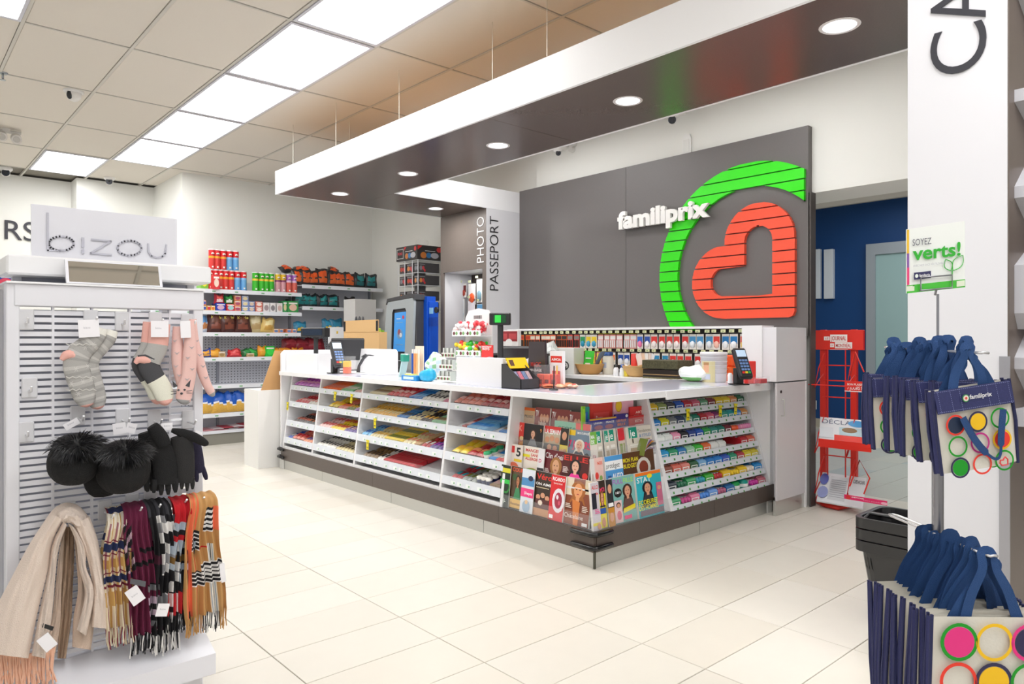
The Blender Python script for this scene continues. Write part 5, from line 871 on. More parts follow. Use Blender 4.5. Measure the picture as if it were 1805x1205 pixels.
solid('packet_shelf', MB().box(q.x-.25, q.x+.12, 3.32, 3.5, 1.015, 1.03, WHITE).box(q.x-.25, q.x-.23, 3.32, 3.5, .9585, 1.015, WHITE).box(q.x+.10, q.x+.12, 3.32, 3.5, .9585, 1.015, WHITE), 'low white shelf behind the white box panel carrying packets', 'shelf')
# accessories hanging in the alcove
for k, (px, py, w_, h_, c1, c2, kd) in enumerate([(817, 500, .11, .16, '#6a1c1c', '#a03c2c', 0), (832, 500, .13, .24, '#e8e4e4', '#ee5a24', 0), (845, 492, .1, .28, '#e4e8ea', '#7aa0b0', 0), (814, 527, .1, .30, '#dfe6ea', '#2c7c94', 0), (831, 527, .13, .32, '#e9e4ea', '#d88aa0', 0), (847, 533, .13, .28, '#5a9ac8', '#f0f4f6', 0), (848, 565, .12, .18, '#d8303c', '#f4f4f4', 0), (846, 592, .12, .16, '#d0303c', '#f0f0f0', 0)]):
    q = P(px, py, Y=5.1); o = link('accessory_pack', blister(w_, h_, c1, c2, kd)); o.location = (q.x, 5.1, q.z); tag(o, ['dark red leather case', 'white pack with orange foot', 'tall grey cable pack', 'pale pack with teal gadget', 'pale pack with pink ring', 'blue and white pack', 'upper red and white pack', 'lower red and white pack'][k]+' hanging in the photo column alcove', 'accessory', 'phone accessories in the alcove')
# ---------------- kiosk and tower rack ----------------
kx0, kx1 = P(688, 600, Y=4.55).x, P(736, 600, Y=4.55).x
kk = thing('photo_kiosk', 'grey and blue self-service kiosk with tall touch screen', 'kiosk', ((kx0+kx1)/2, 4.7, 0))
KG, KD = M('#b3bcc0', .35), M('#4a4b4e', .4)
yk = 4.5
Lk = lambda pts, y: [(kx0+(kx1-kx0)*a, y, z) for a, z in pts]
ow = [(-.22, .6), (-.12, 1.2), (.0, 1.66), (.05, 1.71), (.95, 1.74), (1.0, 1.70), (.95, 1.2), (.9, .6)]
m = MB(); iw = [(.13, .80), (.17, 1.25), (.20, 1.58), (.24, 1.62), (.68, 1.63), (.72, 1.6), (.68, 1.25), (.62, .80)]
N = len(ow)
for i in range(N-0):
    j = (i+1) % N; A, B = Lk(ow, yk), Lk(iw, yk+.004); m.add([A[i], A[j], B[j], B[i]], [(0, 1, 2, 3)], KG)
part('front_frame', m, kk); part('shell', MB().prism(Lk(ow, yk+.001), KD, (0, .14, 0)) if 0 else MB().prism(Lk(ow, yk+.03), KD, (0, .10, 0)), kk)
m = MB(); A, B = Lk(ow, yk), Lk(ow, yk+.03); m.add(A+B, [(i, (i+1) % N, N+(i+1) % N, N+i) for i in range(N)], KG); part('frame_side', m, kk)
m = MB(); A, B = Lk(iw, yk+.004), Lk(iw, yk+.028); m.add(A+B, [(i, (i+1) % N, N+(i+1) % N, N+i) for i in range(N)], KD); part('bezel', m, kk)
m = MB().prism(Lk([(.22, 1.13), (.27, 1.58), (.69, 1.59), (.64, 1.13)], yk+.012), M('#3f86c8', .15, emit=.55), (0, .01, 0))
m.flat([('e', .5, .45, .3, .14, '#7aa6d8'), ('e', .45, .5, .12, .08, '#a85a6c'), ('e', .6, .42, .12, .06, '#e8e8f4'), ('r', .2, .85, .6, .87, '#e8f0f8'), ('r', .2, .15, .8, .17, '#8ab8e8'), ('e', .85, .9, .1, .05, '#d84c5c'), ('r', .2, .75, .8, .77, '#7ab0e0')], (kx0+(kx1-kx0)*.27, yk+.0115, 1.14), XA, ZA, (kx1-kx0)*.38, .43, -YA, .0003)
part('screen', m, kk); part('top_cap', MB().prism(Lk([(-.02, 1.68), (.03, 1.75), (.9, 1.79), (1.02, 1.78), (1.02, 1.72), (.95, 1.745), (.05, 1.715)], yk-.005), KD, (0, .16, 0)), kk)
KB = M('#0a52c8', .4); bx1 = P(773, 600, Y=4.78).x
part('blue_cabinet', MB().box(kx1-.05, bx1, 4.66, 4.78, .3, 1.70, KB, .004).box(kx1-.06, kx1+.06, 4.64, 4.76, .3, 1.76, KB, .004), kk, 'blue side cabinet')
m = MB()
for i in range(8): m.box(kx1+.07+i*.022, kx1+.08+i*.022, 4.655, 4.66, 1.42, 1.52, M('#0a3a98', .4))
part('vent', m, kk); part('speaker', MB().tube([(kx1+.21, 4.665, 1.60), (kx1+.21, 4.652, 1.60)], .035, BLK, 16).box(kx1+.08, kx1+.15, 4.655, 4.661, 1.56, 1.63, M('#8ac0e8', .4)), kk)
part('column_side', MB().box(kx1-.09, kx1-.01, yk+.04, 4.7, .3, 1.72, KD, .01), kk); part('base', MB().box(kx0+.0, bx1, 4.55, 4.78, 0, .32, KD), kk)
part('printer_slot', MB().box(kx0+(kx1-kx0)*.35, kx0+(kx1-kx0)*.65, yk-.004, yk+.03, .85, 1.0, KD, .003).box(kx0+(kx1-kx0)*.4, kx0+(kx1-kx0)*.6, yk-.006, yk, .93, .95, BLK).box(kx0+(kx1-kx0)*.4, kx0+(kx1-kx0)*.55, yk-.006, yk, 1.02, 1.03, M('#c9ccd0', .4)), kk)
tx_, ty_ = P(732, 500, Y=4.95).x, 5.02
tw = thing('tower_rack', 'clear rotating tower of dark boxed cards behind the kiosk, dark header on top', 'rack', (tx_, ty_, 1.7))
wR = .22
part('core', MB().box(tx_-.05, tx_+.05, ty_-.05, ty_+.05, 0, 2.2, M('#8a8c90', .4)), tw)
for z in (1.74, 1.93, 2.08, 2.235): part('deck', MB().box(tx_-wR, tx_+wR, ty_-.18, ty_+.18, z-.006, z, M('#e3e6ea', .2)), tw)
for x in (-wR, -wR*.3, wR*.45, wR): part('upright', MB().box(tx_+x-.004, tx_+x+.004, ty_-.182, ty_-.176, 1.6, 2.235, M('#e3e6ea', .2)), tw)
m = MB().box(tx_-wR-.01, tx_+wR+.01, ty_-.2, ty_+.18, 2.236, 2.41, M('#3a3838', .4), .003); m.flat([('r', .04, .15, .36, .85, '#c9c9c9'), ('r', .06, .2, .34, .8, '#2c2a2a'), ('t', 'PROMO', .09, .42, .2, '#d8485a', .22), ('e', .52, .3, .08, .2, '#c87a3c'), ('e', .66, .32, .08, .2, '#3c7ab0'), ('e', .82, .32, .12, .2, '#b8b8c0'), ('e', .92, .75, .05, .16, '#d83c3c'), ('r', .45, .6, .8, .64, '#d8d8d8'), ('p', [(.4, .95), (.52, .95), (.4, .7)], '#d83c3c')], (tx_-wR-.01, ty_-.2005, 2.236), XA, ZA, 2*wR+.02, .174, -YA); m.flat([('e', .25, .3, .12, .22, '#c87a3c'), ('e', .45, .32, .1, .2, '#3c7ab0'), ('e', .68, .32, .16, .2, '#b8b8c0'), ('e', .85, .75, .1, .18, '#d83c3c'), ('r', .3, .6, .7, .64, '#d8d8d8'), ('p', [(.02, .95), (.2, .95), (.02, .65)], '#d83c3c')], (tx_+wR+.0105, ty_-.2, 2.236), YA, ZA, .38, .174, XA); part('header_box', m, tw, 'black header box with small pictures')
for r_, z in enumerate((1.60, 1.745, 1.935, 2.085)):
    for c, (xa, xb) in enumerate(((-wR+.01, -wR*.3-.01), (-wR*.3+.01, wR*.45-.01), (wR*.45+.01, wR-.01))):
        m = MB().box(tx_+xa, tx_+xb, ty_-.16, ty_-.06 if c < 2 else ty_+.14, z, z+.115, M('#4c4a4c', .4)); cols = ['#c8503c', '#d88a4c', '#8a8c94'][(r_+c) % 3]
        m.flat([('e', .3, .45, .2, .25, cols), ('e', .65, .45, .18, .22, '#c84c50' if c < 2 else '#8a8c90'), ('r', .1, .8, .9, .86, '#9a9a9c'), ('e', .85, .2, .12, .14, '#d83c3c' if c < 2 else '#5a5a5c')], (tx_+xa, ty_-.1605, z), XA, ZA, xb-xa, .115, -YA)
        if c == 2: m.flat([('e', .3, .45, .2, .25, cols), ('e', .65, .45, .18, .22, '#c84c50'), ('r', .1, .8, .9, .86, '#9a9a9c'), ('e', .85, .2, .12, .14, '#d83c3c')], (tx_+xb+.0005, ty_-.16, z), YA, ZA, .1, .115, XA)
        solid('gift_pack', m, f'dark boxed pack, {["left", "middle", "right"][c]} of the {["lowest", "third", "second", "top"][r_]} level of the clear tower rack', 'box', group='dark packs in the clear tower')
put(crumple(MB(), .12, .07, .09, CLEAR, 9), 'plastic_wrap', 'crumpled clear plastic on top of the tower rack header box', 'wrap', (tx_+.05, ty_, 2.412))
# white narrow cabinet by the far wall and side board behind the shelving
solid('white_board', MB().prism([(-8.9+.5*a, 5.36, z) for a, z in [(0, 0), (0, 1.80), (.05, 1.84), (.9, 1.84), (1.0, 1.80), (1, 0)]], M('#e3e3e0', .5), (0, .03, 0)), 'pale rounded board leaning at the wall right of the chips shelves', 'board')
# ---------------- snack shelving on the far wall ----------------
GXF, GXB = -8.75, -9.16
gs = thing('wall_shelving', 'light grey perforated wall shelving filled with snacks at the far left', 'shelving', (-8.95, 4.0, 0))
PG = M('#d6d7de', .5); SG = M('#dfe2ea', .4)
for a, b in ((2.2, 3.18), (3.18, 4.13), (4.13, 5.35)):
    part('back_panel', MB().box(GXB-.01, GXB+.01, a+.01, b-.01, .16, 2.0, PG), gs)
    part('upright', MB().box(GXB+.01, GXB+.03, b-.015, b+.015, 0, 2.02, M('#9a9ca6', .5)), gs)
m = MB(); hole = M('#4c4e58', .7)
for y in [2.75+.04*i for i in range(66)]:
    for z in [.72+.034*j for j in range(19)]+[.42+.034*j for j in range(6)]:
        c = (GXB+.0106, y, z); m.quad((c[0], y, z), (c[0], y+.012, z), (c[0], y+.012, z+.011), (c[0], y, z+.011), hole)
part('perforations', m, gs, kind='stuff')
def shelf(y0, y1, z, xf_=GXF, lip=.045, base=False):
    m = MB().box(GXB, xf_-.012, y0, y1, z-.012, z, SG).box(xf_-.012, xf_, y0, y1, z-lip, z+.004, M('#e4e7ee', .35))
    for k in range(int((y1-y0)/.3)): y = y0+.1+k*.3+random.uniform(-.05, .05); m.quad((xf_+.0006, y, z-.032), (xf_+.0006, y+.04, z-.032), (xf_+.0006, y+.04, z-.016), (xf_+.0006, y, z-.016), M('#7ab084', .5))
    part('shelf', m, gs)
for z in (1.872, 1.615): shelf(2.3, 4.12, z)
for z in (1.352, 1.05): shelf(2.3, 4.55, z)
shelf(4.13, 5.34, 1.985, GXF); shelf(4.13, 5.34, 1.70, GXF); shelf(4.56, 5.34, 1.35)
for z in (.72, .375): shelf(2.3, 4.6, z)
part('base', MB().box(GXB, GXF+.0, 2.2, 4.9, .045, .17, M('#e3e3e6', .5)).box(GXB, GXF-.03, 2.2, 4.9, 0, .045, DGREY) if 0 else MB().box(GXB, GXF, 2.2, 4.9, .135, .17, SG).box(GXB, GXF-.02, 2.2, 4.9, 0, .135, M('#8a8880', .6)), gs)
m = MB()
for y in [2.35+.022*i for i in range(135)]:
    m.tube([(GXF-.004, y, 1.31), (GXF-.004, y, 1.335)], .0016, M('#6a6c74', .5), 4, False); m.tube([(GXF-.004, y, .34), (GXF-.004, y, .355)], .0016, M('#6a6c74', .5), 4, False)
part('wire_front', m, gs, kind='stuff')
def GY(px, x=GXF): return P(px, 600, X=x).y
def chipcan(c1, c2, c3):
    k = ('can', c1, c2, c3)
    if k not in PM:
        m = MB(); m.lathe([(.037, 0), (.038, .004), (.038, .09), (.038, .135), (.038, .16), (.038, .232), (.038, .236)], lambda i: [M('#c9c9cc', .3), M(c2, .35), M(c2, .35), M(c3, .35), M(c1, .35), M(c1, .35)][min(i, 5)], n=16)
        m.lathe([(.0395, .232), (.0395, .242), (.03, .244)], M('#e6e2e2', .35), n=16); m.ball((.034, 0, .19), (.008, .02, .014), M('#f6ece4', .4), 8, 5); m.ball((.0375, 0, .182), (.006, .013, .005), M('#5a2c1c', .4), 6, 4); m.box(.036, .0388, -.012, .008, .02, .04, CARD); PM[k] = m.mesh('can')
    return PM[k]
def stand(me, name, y, z, lab, cat, grp, x=-8.84, rz=0, tilt=0):
    o = link(name, me); o.location = (x, y, z); o.rotation_euler = (tilt, 0, rz); return tag(o, lab, cat, grp)
RED3, BLU3, GRN3, MUL3, PUR3 = ('#d8262c', '#d83c38', '#f0a82c'), ('#d8262c', '#6aa8dc', '#8ac0e8'), ('#38b428', '#3cb82c', '#f0c83c'), ('#e8c02c', '#d8a0a8', '#8a3c6c'), ('#a868c0', '#e06a5c', '#e8c8e0')
up = [(378, RED3), (387, RED3), (398, RED3), (409, BLU3), (420, BLU3)]
lo = [(375, RED3), (384, RED3), (393, RED3), (402, RED3), (412, RED3), (423, BLU3), (434, BLU3)]
for k, (px, c) in enumerate(lo): stand(chipcan(*c), 'chip_can', GY(px), 1.873, f'{"red" if c is RED3 else "red and blue"} chip can, {ORD[k]} from left, lower tier of the red stack', 'can', 'chip cans on the top shelf')
for k, (px, c) in enumerate(up): stand(chipcan(*c), 'chip_can', GY(px), 2.118, f'{"red" if c is RED3 else "red and blue"} chip can, {ORD[k]} from left, upper tier of the red stack', 'can', 'chip cans on the top shelf')
for k, (px, c) in enumerate([(455, GRN3), (466, GRN3), (474, GRN3), (483, GRN3), (495, MUL3), (504, MUL3), (514, PUR3), (524, PUR3)]): stand(chipcan(*c), 'chip_can', GY(px), 1.873, ['leftmost green', 'second green', 'third green', 'rightmost green', 'left yellow and wine', 'right yellow and wine', 'left purple and red', 'right purple and red'][k]+' chip can on the top shelf', 'can', 'chip cans on the top shelf')
def cbox(y0, y1, z, h, c, c2, name, lab, dx=.0, ops=None):
    m = MB().box(-8.95+dx, -8.80+dx, y0, y1, z, z+h, M(c, .4), .002); m.flat(ops or [('e', .5, .45, .36, .3, c2), ('r', .1, .75, .9, .88, '#f4f0ec')], (-8.80+dx+.0005, y0, z), YA, ZA, y1-y0, h, XA); return solid(name, m, lab, 'box', group='packets on the upper snack shelves')
cbox(GY(356), GY(370), 1.873, .20, '#7ab83c', '#e8dc3c', 'carton', 'yellow and green carton left of the red chip cans')
cbox(GY(374)+.0, GY(386), 1.873, .17, '#d8363c', '#f2d8c8', 'carton', 'red and white carton in front of the red chip cans', .08)
Z2 = 1.616
cbox(GY(361), GY(366), Z2+.065, .06, '#e07a5c', '#3c5cb0', 'snack_box', 'tiny orange box on top of the yellow ones, second shelf'); 
for k in range(3): cbox(GY(360+k*7.4), GY(367+k*7.4), Z2, .062, ['#e8b03c', '#d8903c', '#f0d06c'][k], ['#3c5cb0', '#d8384c', '#e87a3c'][k], 'snack_box', ['leftmost', 'middle', 'rightmost'][k]+' small yellow box at the left of the second snack shelf')
cbox(GY(383), GY(400.5), Z2, .095, '#1f3cb0', '#d8b0c8', 'snack_box', 'blue display box holding red pouches, second shelf'); cbox(GY(402), GY(417), Z2, .09, '#d8303c', '#a8d8d8', 'snack_box', 'red display box holding green pouches, second shelf')
for k in range(3):
    for j, (a, b, c, c2) in enumerate(((416, 427.5, '#e8946c', '#b0506c'), (429, 441, '#8a9cc8', '#e8d8a8'), (441, 452, '#7a8cc0', '#e0c8b0'), (453.5, 465.5, '#e88a7c', '#f6e8e0'))):
        if (j == 3 and k == 2) or (j == 2 and k == 2): continue
        cbox(GY(a), GY(b), Z2+k*.066, .064, c, c2, 'snack_tin', ['bottom', 'middle', 'top'][k]+' tin of the '+['orange', 'left blue', 'right blue', 'salmon'][j]+' column on the second snack shelf')
for a, b, c, c2, l in ((467, 478, '#e4e0e2', '#a8989c', 'left grey and white'), (479, 489, '#e9e6e6', '#8a8488', 'right grey and white'), (491, 501, '#ece8e6', '#d8b8b0', 'plain white'), (502, 509, '#3ca05c', '#e8d8a8', 'slim green'), (510, 529, '#3c9c50', '#f0c8b0', 'wide green')): cbox(GY(a), GY(b), Z2, .12 if 'green' not in l else .15, c, c2, 'snack_box', l+' cereal bar box on the second snack shelf')
def bagmesh(w_, h_, th, c1, c2, c3=None, seed=0):
    k = ('bag', w_, h_, th, c1, c2, c3, seed)
    if k not in PM:
        m = MB(); a, b, c = M(c1, .3), M(c2, .3), M(c3 if c3 else c2, .35)
        def f(u, v, s_):
            e = max(sin(pi*u), 0)**.5*max(sin(pi*v), 0)**.55; wv = noise.noise(Vector((u*5, v*5, seed*3.1+s_)))
            return Vector((s_*(th/2*e*(1+.3*wv)+.001), (u-.5)*w_*(1-.16*v*v+.10*noise.noise(Vector((v*4, seed*2.3, 1))))*(1-.05*sin(pi*v)), v*h_*(1+.10*wv)+.012*sin(u*7+seed)*v))
        gold = M('#dcae4c', .45, var=.25, bs=60)
        col = (lambda u, v: gold if v < .42+.07*sin(u*6) else M('#e8ecf4', .3) if v < .49+.07*sin(u*6) else a) if c3 == '#dcae4c' else lambda u, v: c if ((u-.5)/.3)**2+((v-.3)/.17)**2 < 1 else b if .5 < v < .80 and .2 < u < .8 else a
        m.grid(lambda u, v: f(u, v, 1), 10, 12, col); m.grid(lambda u, v: f(1-u, v, -1), 10, 12, a); PM[k] = m.mesh('bag')
    return PM[k]
def bag(y, z, w_, h_, c1, c2, c3, lab, grp, x=-8.84, rz=0., tilt=0., seed=0, lean=-.12):
    rz = rz or random.uniform(-.22, .22); tilt = tilt or random.uniform(-.07, .07); lean += random.uniform(-.08, .08)
    o = link('snack_bag', bagmesh(w_, h_, .095, c1, c2, c3, seed)); o.location = (x, y, z); o.rotation_euler = (tilt, lean, rz); return tag(o, lab, 'bag', grp)
bag(GY(391), Z2+.085, .13, .12, '#b8283c', '#f0645c', '#f0d0d0', 'red pouch standing in the blue display box', 'pouches on the second shelf', seed=1)
bag(GY(408), Z2+.08, .12, .12, '#1f7c3c', '#48a858', '#e8f0e8', 'green pouch standing in the red display box', 'pouches on the second shelf', seed=2)
Z3 = 1.354
bag(GY(364), Z3, .17, .22, '#c9cfdc', '#6aa0d8', '#b87a4c', 'white and blue pretzel bag at the left of the third shelf', 'bags on the third snack shelf', seed=3)
for k, px in enumerate((383, 407, 432)):
    o = bag(GY(px), Z3, .21, .235, '#4a2420', '#6a3c2c', '#7c4030', ['left', 'middle', 'right'][k]+' of three dark brown chips bags on the third shelf', 'bags on the third snack shelf', x=-8.82, seed=4+k, tilt=.04*(k-1))
    part_ = MB().text('Kettle', (.037, -.06, .165), YA, ZA, .035, M('#e0d060', .5), width=.13, bold=.02, nrm=XA); c = link('lettering', part_.mesh('lettering'), o)
bag(GY(456), Z3, .19, .24, '#cbb98a', '#e2d6b0', '#b89c6c', 'tall cream chips bag on the third shelf', 'bags on the third snack shelf', seed=8); bag(GY(474), Z3, .19, .19, '#d8b86c', '#e8d8a0', '#c89c4c', 'yellow tan chips bag leaning right on the third shelf', 'bags on the third snack shelf', seed=9, tilt=-.16, x=-8.81)
for k in range(4): cbox(GY([485, 495, 508, 518][k]), GY([494.5, 503, 517.5, 526][k]), Z3, .05, ['#e8b07c', '#e09060', '#e8845c', '#f0a88c'][k], '#6a8cc0', 'snack_box', ['leftmost', 'second', 'third', 'rightmost'][k]+' low orange box on the third snack shelf')
for k, px in enumerate((535, 585, 598)): bag(GY(px), Z3, .22, .15+.04*(k > 0), '#2a7ca0', '#3c9cc4', '#e8c02c', ['blue and yellow bag behind the pole display', 'left blue bag beside the cardboard box', 'right blue bag beside the cardboard box'][k], 'blue snack bags on the third shelf', seed=12+k)
Z4 = 1.052
for k, (px, c1, c2, l) in enumerate(((366, '#2c4ca0', '#e0a03c', 'blue'), (381, '#e0901c', '#f0b03c', 'orange'), (418, '#c82c34', '#e85a5c', 'red'), (440, '#1f5c2c', '#2c8c44', 'dark green'), (449, '#2c7c3c', '#3cb050', 'green'))): bag(GY(px), Z4, .17, .1, c1, c2, c2, l+' crumpled candy bag lying on the fourth shelf at left', 'bags on the fourth snack shelf', seed=20+k)
cbox(GY(388), GY(400), Z4, .07, '#c9a878', '#a88858', 'carton', 'open kraft carton end on the fourth shelf'); cbox(GY(437), GY(450), Z4, .045, '#c9a878', '#a88858', 'carton', 'small kraft tray on the fourth shelf', .02)
bag(GY(467), Z4, .14, .13, '#e8941c', '#f0b03c', '#f0b03c', 'orange pouch left of the bright green pack', 'bags on the fourth snack shelf', seed=26); cbox(GY(471), GY(487), Z4, .13, '#28c03c', '#3cd850', 'carton', 'bright green pack on the fourth shelf')
for k in range(4): bag(GY(494+k*12), Z4, .2, .1, '#d8861c', '#f0a02c', '#f0b84c', f'orange bag, {ORD[k]} from the left under the dark red bags', 'bags on the fourth snack shelf', seed=30+k)
for k, px in enumerate((524, 545, 566)): bag(GY(px), Z4+.06, .3, .17, '#8a1c2c', '#b83c48', '#a82c3c', ['left', 'middle', 'right'][k]+' of the dark red crumpled bags behind the till', 'dark red snack bags', seed=36+k, x=-8.95)
Z6 = .377
for k, px in enumerate((371, 394, 412, 430)): bag(GY(px), Z6, .24 if k != 2 else .18, .24, '#1f5cc0', '#a8c8ec', '#dcae4c', ['leftmost', 'second', 'third, slightly hidden', 'rightmost'][k]+' blue and golden pasta bag on the low shelf', 'blue snack bags on the low shelf', seed=41+k)
for k in range(6):
    m = MB(); y = GY(360+k*18); w_ = .3; m.box(-9.05, -8.78, y, y+w_, .172+.012*k*.5, .186+.012*k*.5, M(['#c8868c', '#d8c8cc', '#b83c4c', '#e8dce0', '#c83040', '#d8d0d4'][k], .5)); solid('flyer_pile', m, f'flat pile of pink and white flyers, {ORD[k]} from the left on the base shelf', 'flyers', group='flyers on the base shelf')
Z1 = 1.987
names = ['leftmost', 'second', 'third', 'fourth', 'fifth', 'sixth', 'seventh', 'eighth']
for k, px in enumerate((531, 544, 557, 573, 592, 604, 620)): bag(GY(px), Z1, .21, .20 if k != 3 else .235, '#2c2a2c', '#e05a24', '#d8642c', names[k]+' black and orange chips bag standing on the upper right shelf', 'black and orange chips bags', seed=50+k, x=-8.83)
for k, (px, t_, z) in enumerate(((518, .5, .165), (537, -.7, .165), (550, .6, .165), (597, -.9, .18))): bag(GY(px), Z1+z, .18, .15, '#2a282a', '#e85c28', '#e85c28', ['leftmost', 'second', 'third', 'highest, rightmost'][k]+' black and orange chips bag lying on top of the others', 'black and orange chips bags', seed=60+k, x=-8.9, tilt=t_*.45, lean=-.95)
for k, px in enumerate((638, 658)): bag(GY(px), Z1, .2, .2, '#24282c', '#2a8a8c', '#1f6a70', ['left', 'right'][k]+' black and teal chips bag at the end of the upper shelf', 'black and teal chips bags', seed=70+k, x=-8.83)
for k, px in enumerate((515, 533, 545, 558, 575, 592)): bag(GY(px) if px > 527 else 4.0, 1.702 if px > 527 else Z2, .2, .17, '#23282c', '#2a8a8c', '#1f7a7c', names[k]+' black and teal chips bag on the lower of the right shelves', 'black and teal chips bags', seed=80+k, x=-8.85)
bag(GY(622), 1.702, .17, .15, '#2a282a', '#e8622c', '#e8622c', 'single orange chips bag at the end of the teal row', 'black and orange chips bags', seed=90)
# white carton bin with brown flap, cardboard carton, display boards
wb0, wb1 = P(430, 815, Z=0), P(470, 822, Z=0)
bb = thing('white_carton_bin', 'tall plain white carton standing at the far end of the counter with raised brown flap', 'box', (-7.1, 2.95, 0))
x0, x1, y0, y1 = -7.22, -6.86, 2.78, 3.15
m = MB().box(x0, x1, y0, y1, 0, .77, M('#ecebe8', .6)).box(x0-.0, x1, y0-.002, y0, 0, .77, M('#ecebe8', .6)); part('body', m, bb)
part('flap', MB().prism([(x1-.01, y0+.03, .77), (x1-.01, y1+.0, .77), (x1+.01, y1, 1.16), (x1+.01, y0+.16, 1.16)], M('#c79a66', .7), (-.008, 0, 0)), bb, 'raised brown cardboard flap')
q = P(636, 600, Y=4.0); c0, c1 = P(606, 610, Y=4.0).x, P(668, 610, Y=4.0).x
cx = thing('cardboard_box', 'brown corrugated box with handle slot and black tape behind the far till', 'box', ((c0+c1)/2, 4.1, .9))
KR = M('#dcb47e', .7, bump=.1, bs=40)
part('body', MB().box(c0, c1, 4.0, 4.10, .9, P(640, 585, Y=4.0).z, KR), cx)
zt = P(640, 585, Y=4.0).z; zt2 = P(640, 564, Y=4.0).z
part('flap', MB().box(c0+.01, c1-.01, 3.995, 4.003, zt, zt2, KR).box(c0+.01, c0+.05, 3.992, 3.996, zt+.01, zt2-.01, BLK).box(c1-.05, c1-.01, 3.992, 3.996, zt+.01, zt2-.01, BLK), cx)
hz = P(640, 606, Y=4.0).z
part('handle_slot', MB().box((c0+c1)/2-.06, (c0+c1)/2+.07, 3.994, 4.0, hz-.03, hz+.012, M('#e0b884', .7)).box((c0+c1)/2-.06, (c0+c1)/2+.07, 3.992, 3.997, hz+.008, hz+.014, M('#7a5a34', .7)), cx)
solid('till_stand', MB().box(c0-.1, c1+.1, 3.98, 4.4, .86, .9, WHITE).box(c0-.1, c0-.06, 3.98, 4.4, 0, .86, WHITE).box(c1+.06, c1+.1, 3.98, 4.4, 0, .86, WHITE), 'white side table behind the far upstand carrying the cardboard box', 'table')
a, b = P(626, 523, X=-8.2), P(663, 523, X=-8.2); solid('white_box', MB().box(-8.5, -8.2, a.y, b.y, 1.28, P(640, 527, X=-8.2).z, M('#d9d8d6', .5)), 'large plain grey white box in front of the chips shelves', 'box')
solid('box_stand', MB().box(-8.52, -8.18, a.y-.03, b.y+.03, .0, 1.28, M('#cfcfd2', .5)), 'pale stand under the grey white box by the chips', 'stand')
for k in range(3): a = P(624+k*6, 560, X=-7.9); put(MB().tube([(0, 0, 0), (0, .02, .16)], .018, M('#3c3c40', .35), 6).ball((0, .03, .2), (.012, .02, .06), M('#55555a', .3), 6, 5), 'utensil_pack', ['left', 'middle', 'right'][k]+' dark bristly pack sticking up behind the cardboard box', 'pack', (a.x, a.y, 1.3), 'dark packs behind the cardboard box')
solid('pack_stand', MB().box(-7.98, -7.82, P(620, 560, X=-7.9).y, P(642, 560, X=-7.9).y+.05, 0, 1.3, M('#cfcfd2', .5)), 'narrow pale stand behind the cardboard box', 'stand')
q = P(595, 583, X=-7.9); put(MB().box(-.01, .01, -.12, .12, 0, .2, M('#f0f0f2', .4)).box(-.012, .012, -.02, .0, .12, .15, M('#e8c02c', .4)), 'white_card', 'white card with yellow mark left of the cardboard box', 'card', (q.x, q.y, 1.22))
solid('card_stand', MB().box(q.x-.03, q.x+.03, q.y-.03, q.y+.03, 0, 1.22, M('#cfcfd2', .5)), 'slim pale post under the white card by the box', 'stand')
m = MB()
for k in range(9): m.tube([(0, 0, k*.012), (.03*sin(k), .05*cos(k*2), k*.018+.10)], .022, M(['#a8d82c', '#7cc02c', '#c8e04c'][k % 3], .4), 6)
q = P(672, 600, Y=4.35); put(m, 'green_wrap', 'lime green tissue bunch right of the cardboard box', 'wrap', (q.x, q.y, 1.15)); solid('wrap_stand', MB().box(q.x-.06, q.x+.06, 4.3, 4.42, 0, 1.15, WHITE), 'white post behind the kiosk side carrying lime green tissue', 'stand')
# ---------------- accessory rack (left foreground) ----------------
RX = -2.65
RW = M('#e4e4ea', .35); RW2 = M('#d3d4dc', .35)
R = lambda x, y, dx=0: P(x, y, X=RX+dx)
ry0, ry1 = R(10, 600).y, R(357, 600).y; rzt = R(190, 506).z
rk = thing('slatted_rack', 'white slatted metal display rack filled with socks, hats and scarves at left', 'display rack', (RX, (ry0+ry1)/2, 0))
part('upright', MB().box(RX-.05, RX+.006, ry0, ry0+.035, 0, rzt, RW, .003), rk); part('upright', MB().box(RX-.05, RX+.006, ry1-.032, ry1, 0, rzt, RW, .003), rk)
part('upright', MB().box(RX-.42, RX-.37, ry0, ry0+.035, 0, rzt, RW, .003), rk); part('upright', MB().box(RX-.42, RX-.37, ry1-.032, ry1, 0, rzt, RW, .003), rk)
zb = R(190, 543).z
part('header', MB().box(RX-.05, RX+.01, ry0+.02, ry1+.002, zb, rzt, RW, .003).box(RX-.43, RX+.018, ry0-.0, ry1+.004, rzt, rzt+.006, M('#f2f2f4', .3)), rk)
zs = zb-.012; k = 0; dz = .0222
while zs > .27:
    part('slat', MB().box(RX-.012, RX-.004, ry0+.03, ry1-.03, zs-.0145, zs, RW), rk); zs -= dz
for px in (94, 163, 229, 300):
    y = R(px, 700).y; part('slat_brace', MB().box(RX-.022, RX-.002, y-.003, y+.003, .25, zb, RW), rk)
part('back_panel', MB().box(RX-.30, RX-.295, ry0+.03, ry1-.03, .28, zb, M('#8a8d9a', .5)), rk)  # added dark sheet: paints the shade and stock behind the slat gaps
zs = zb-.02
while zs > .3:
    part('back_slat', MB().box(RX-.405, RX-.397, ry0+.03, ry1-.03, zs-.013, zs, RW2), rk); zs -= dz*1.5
dk = R(335, 1184, .16); 
part('base_deck', MB().prism([(RX-.40, ry0, .28), (RX+.0, ry0, .255), (RX+.15, ry0, .20), (RX+.15, ry0, .13), (RX-.40, ry0, .13)], RW, (0, ry1-ry0-.005, 0)), rk)
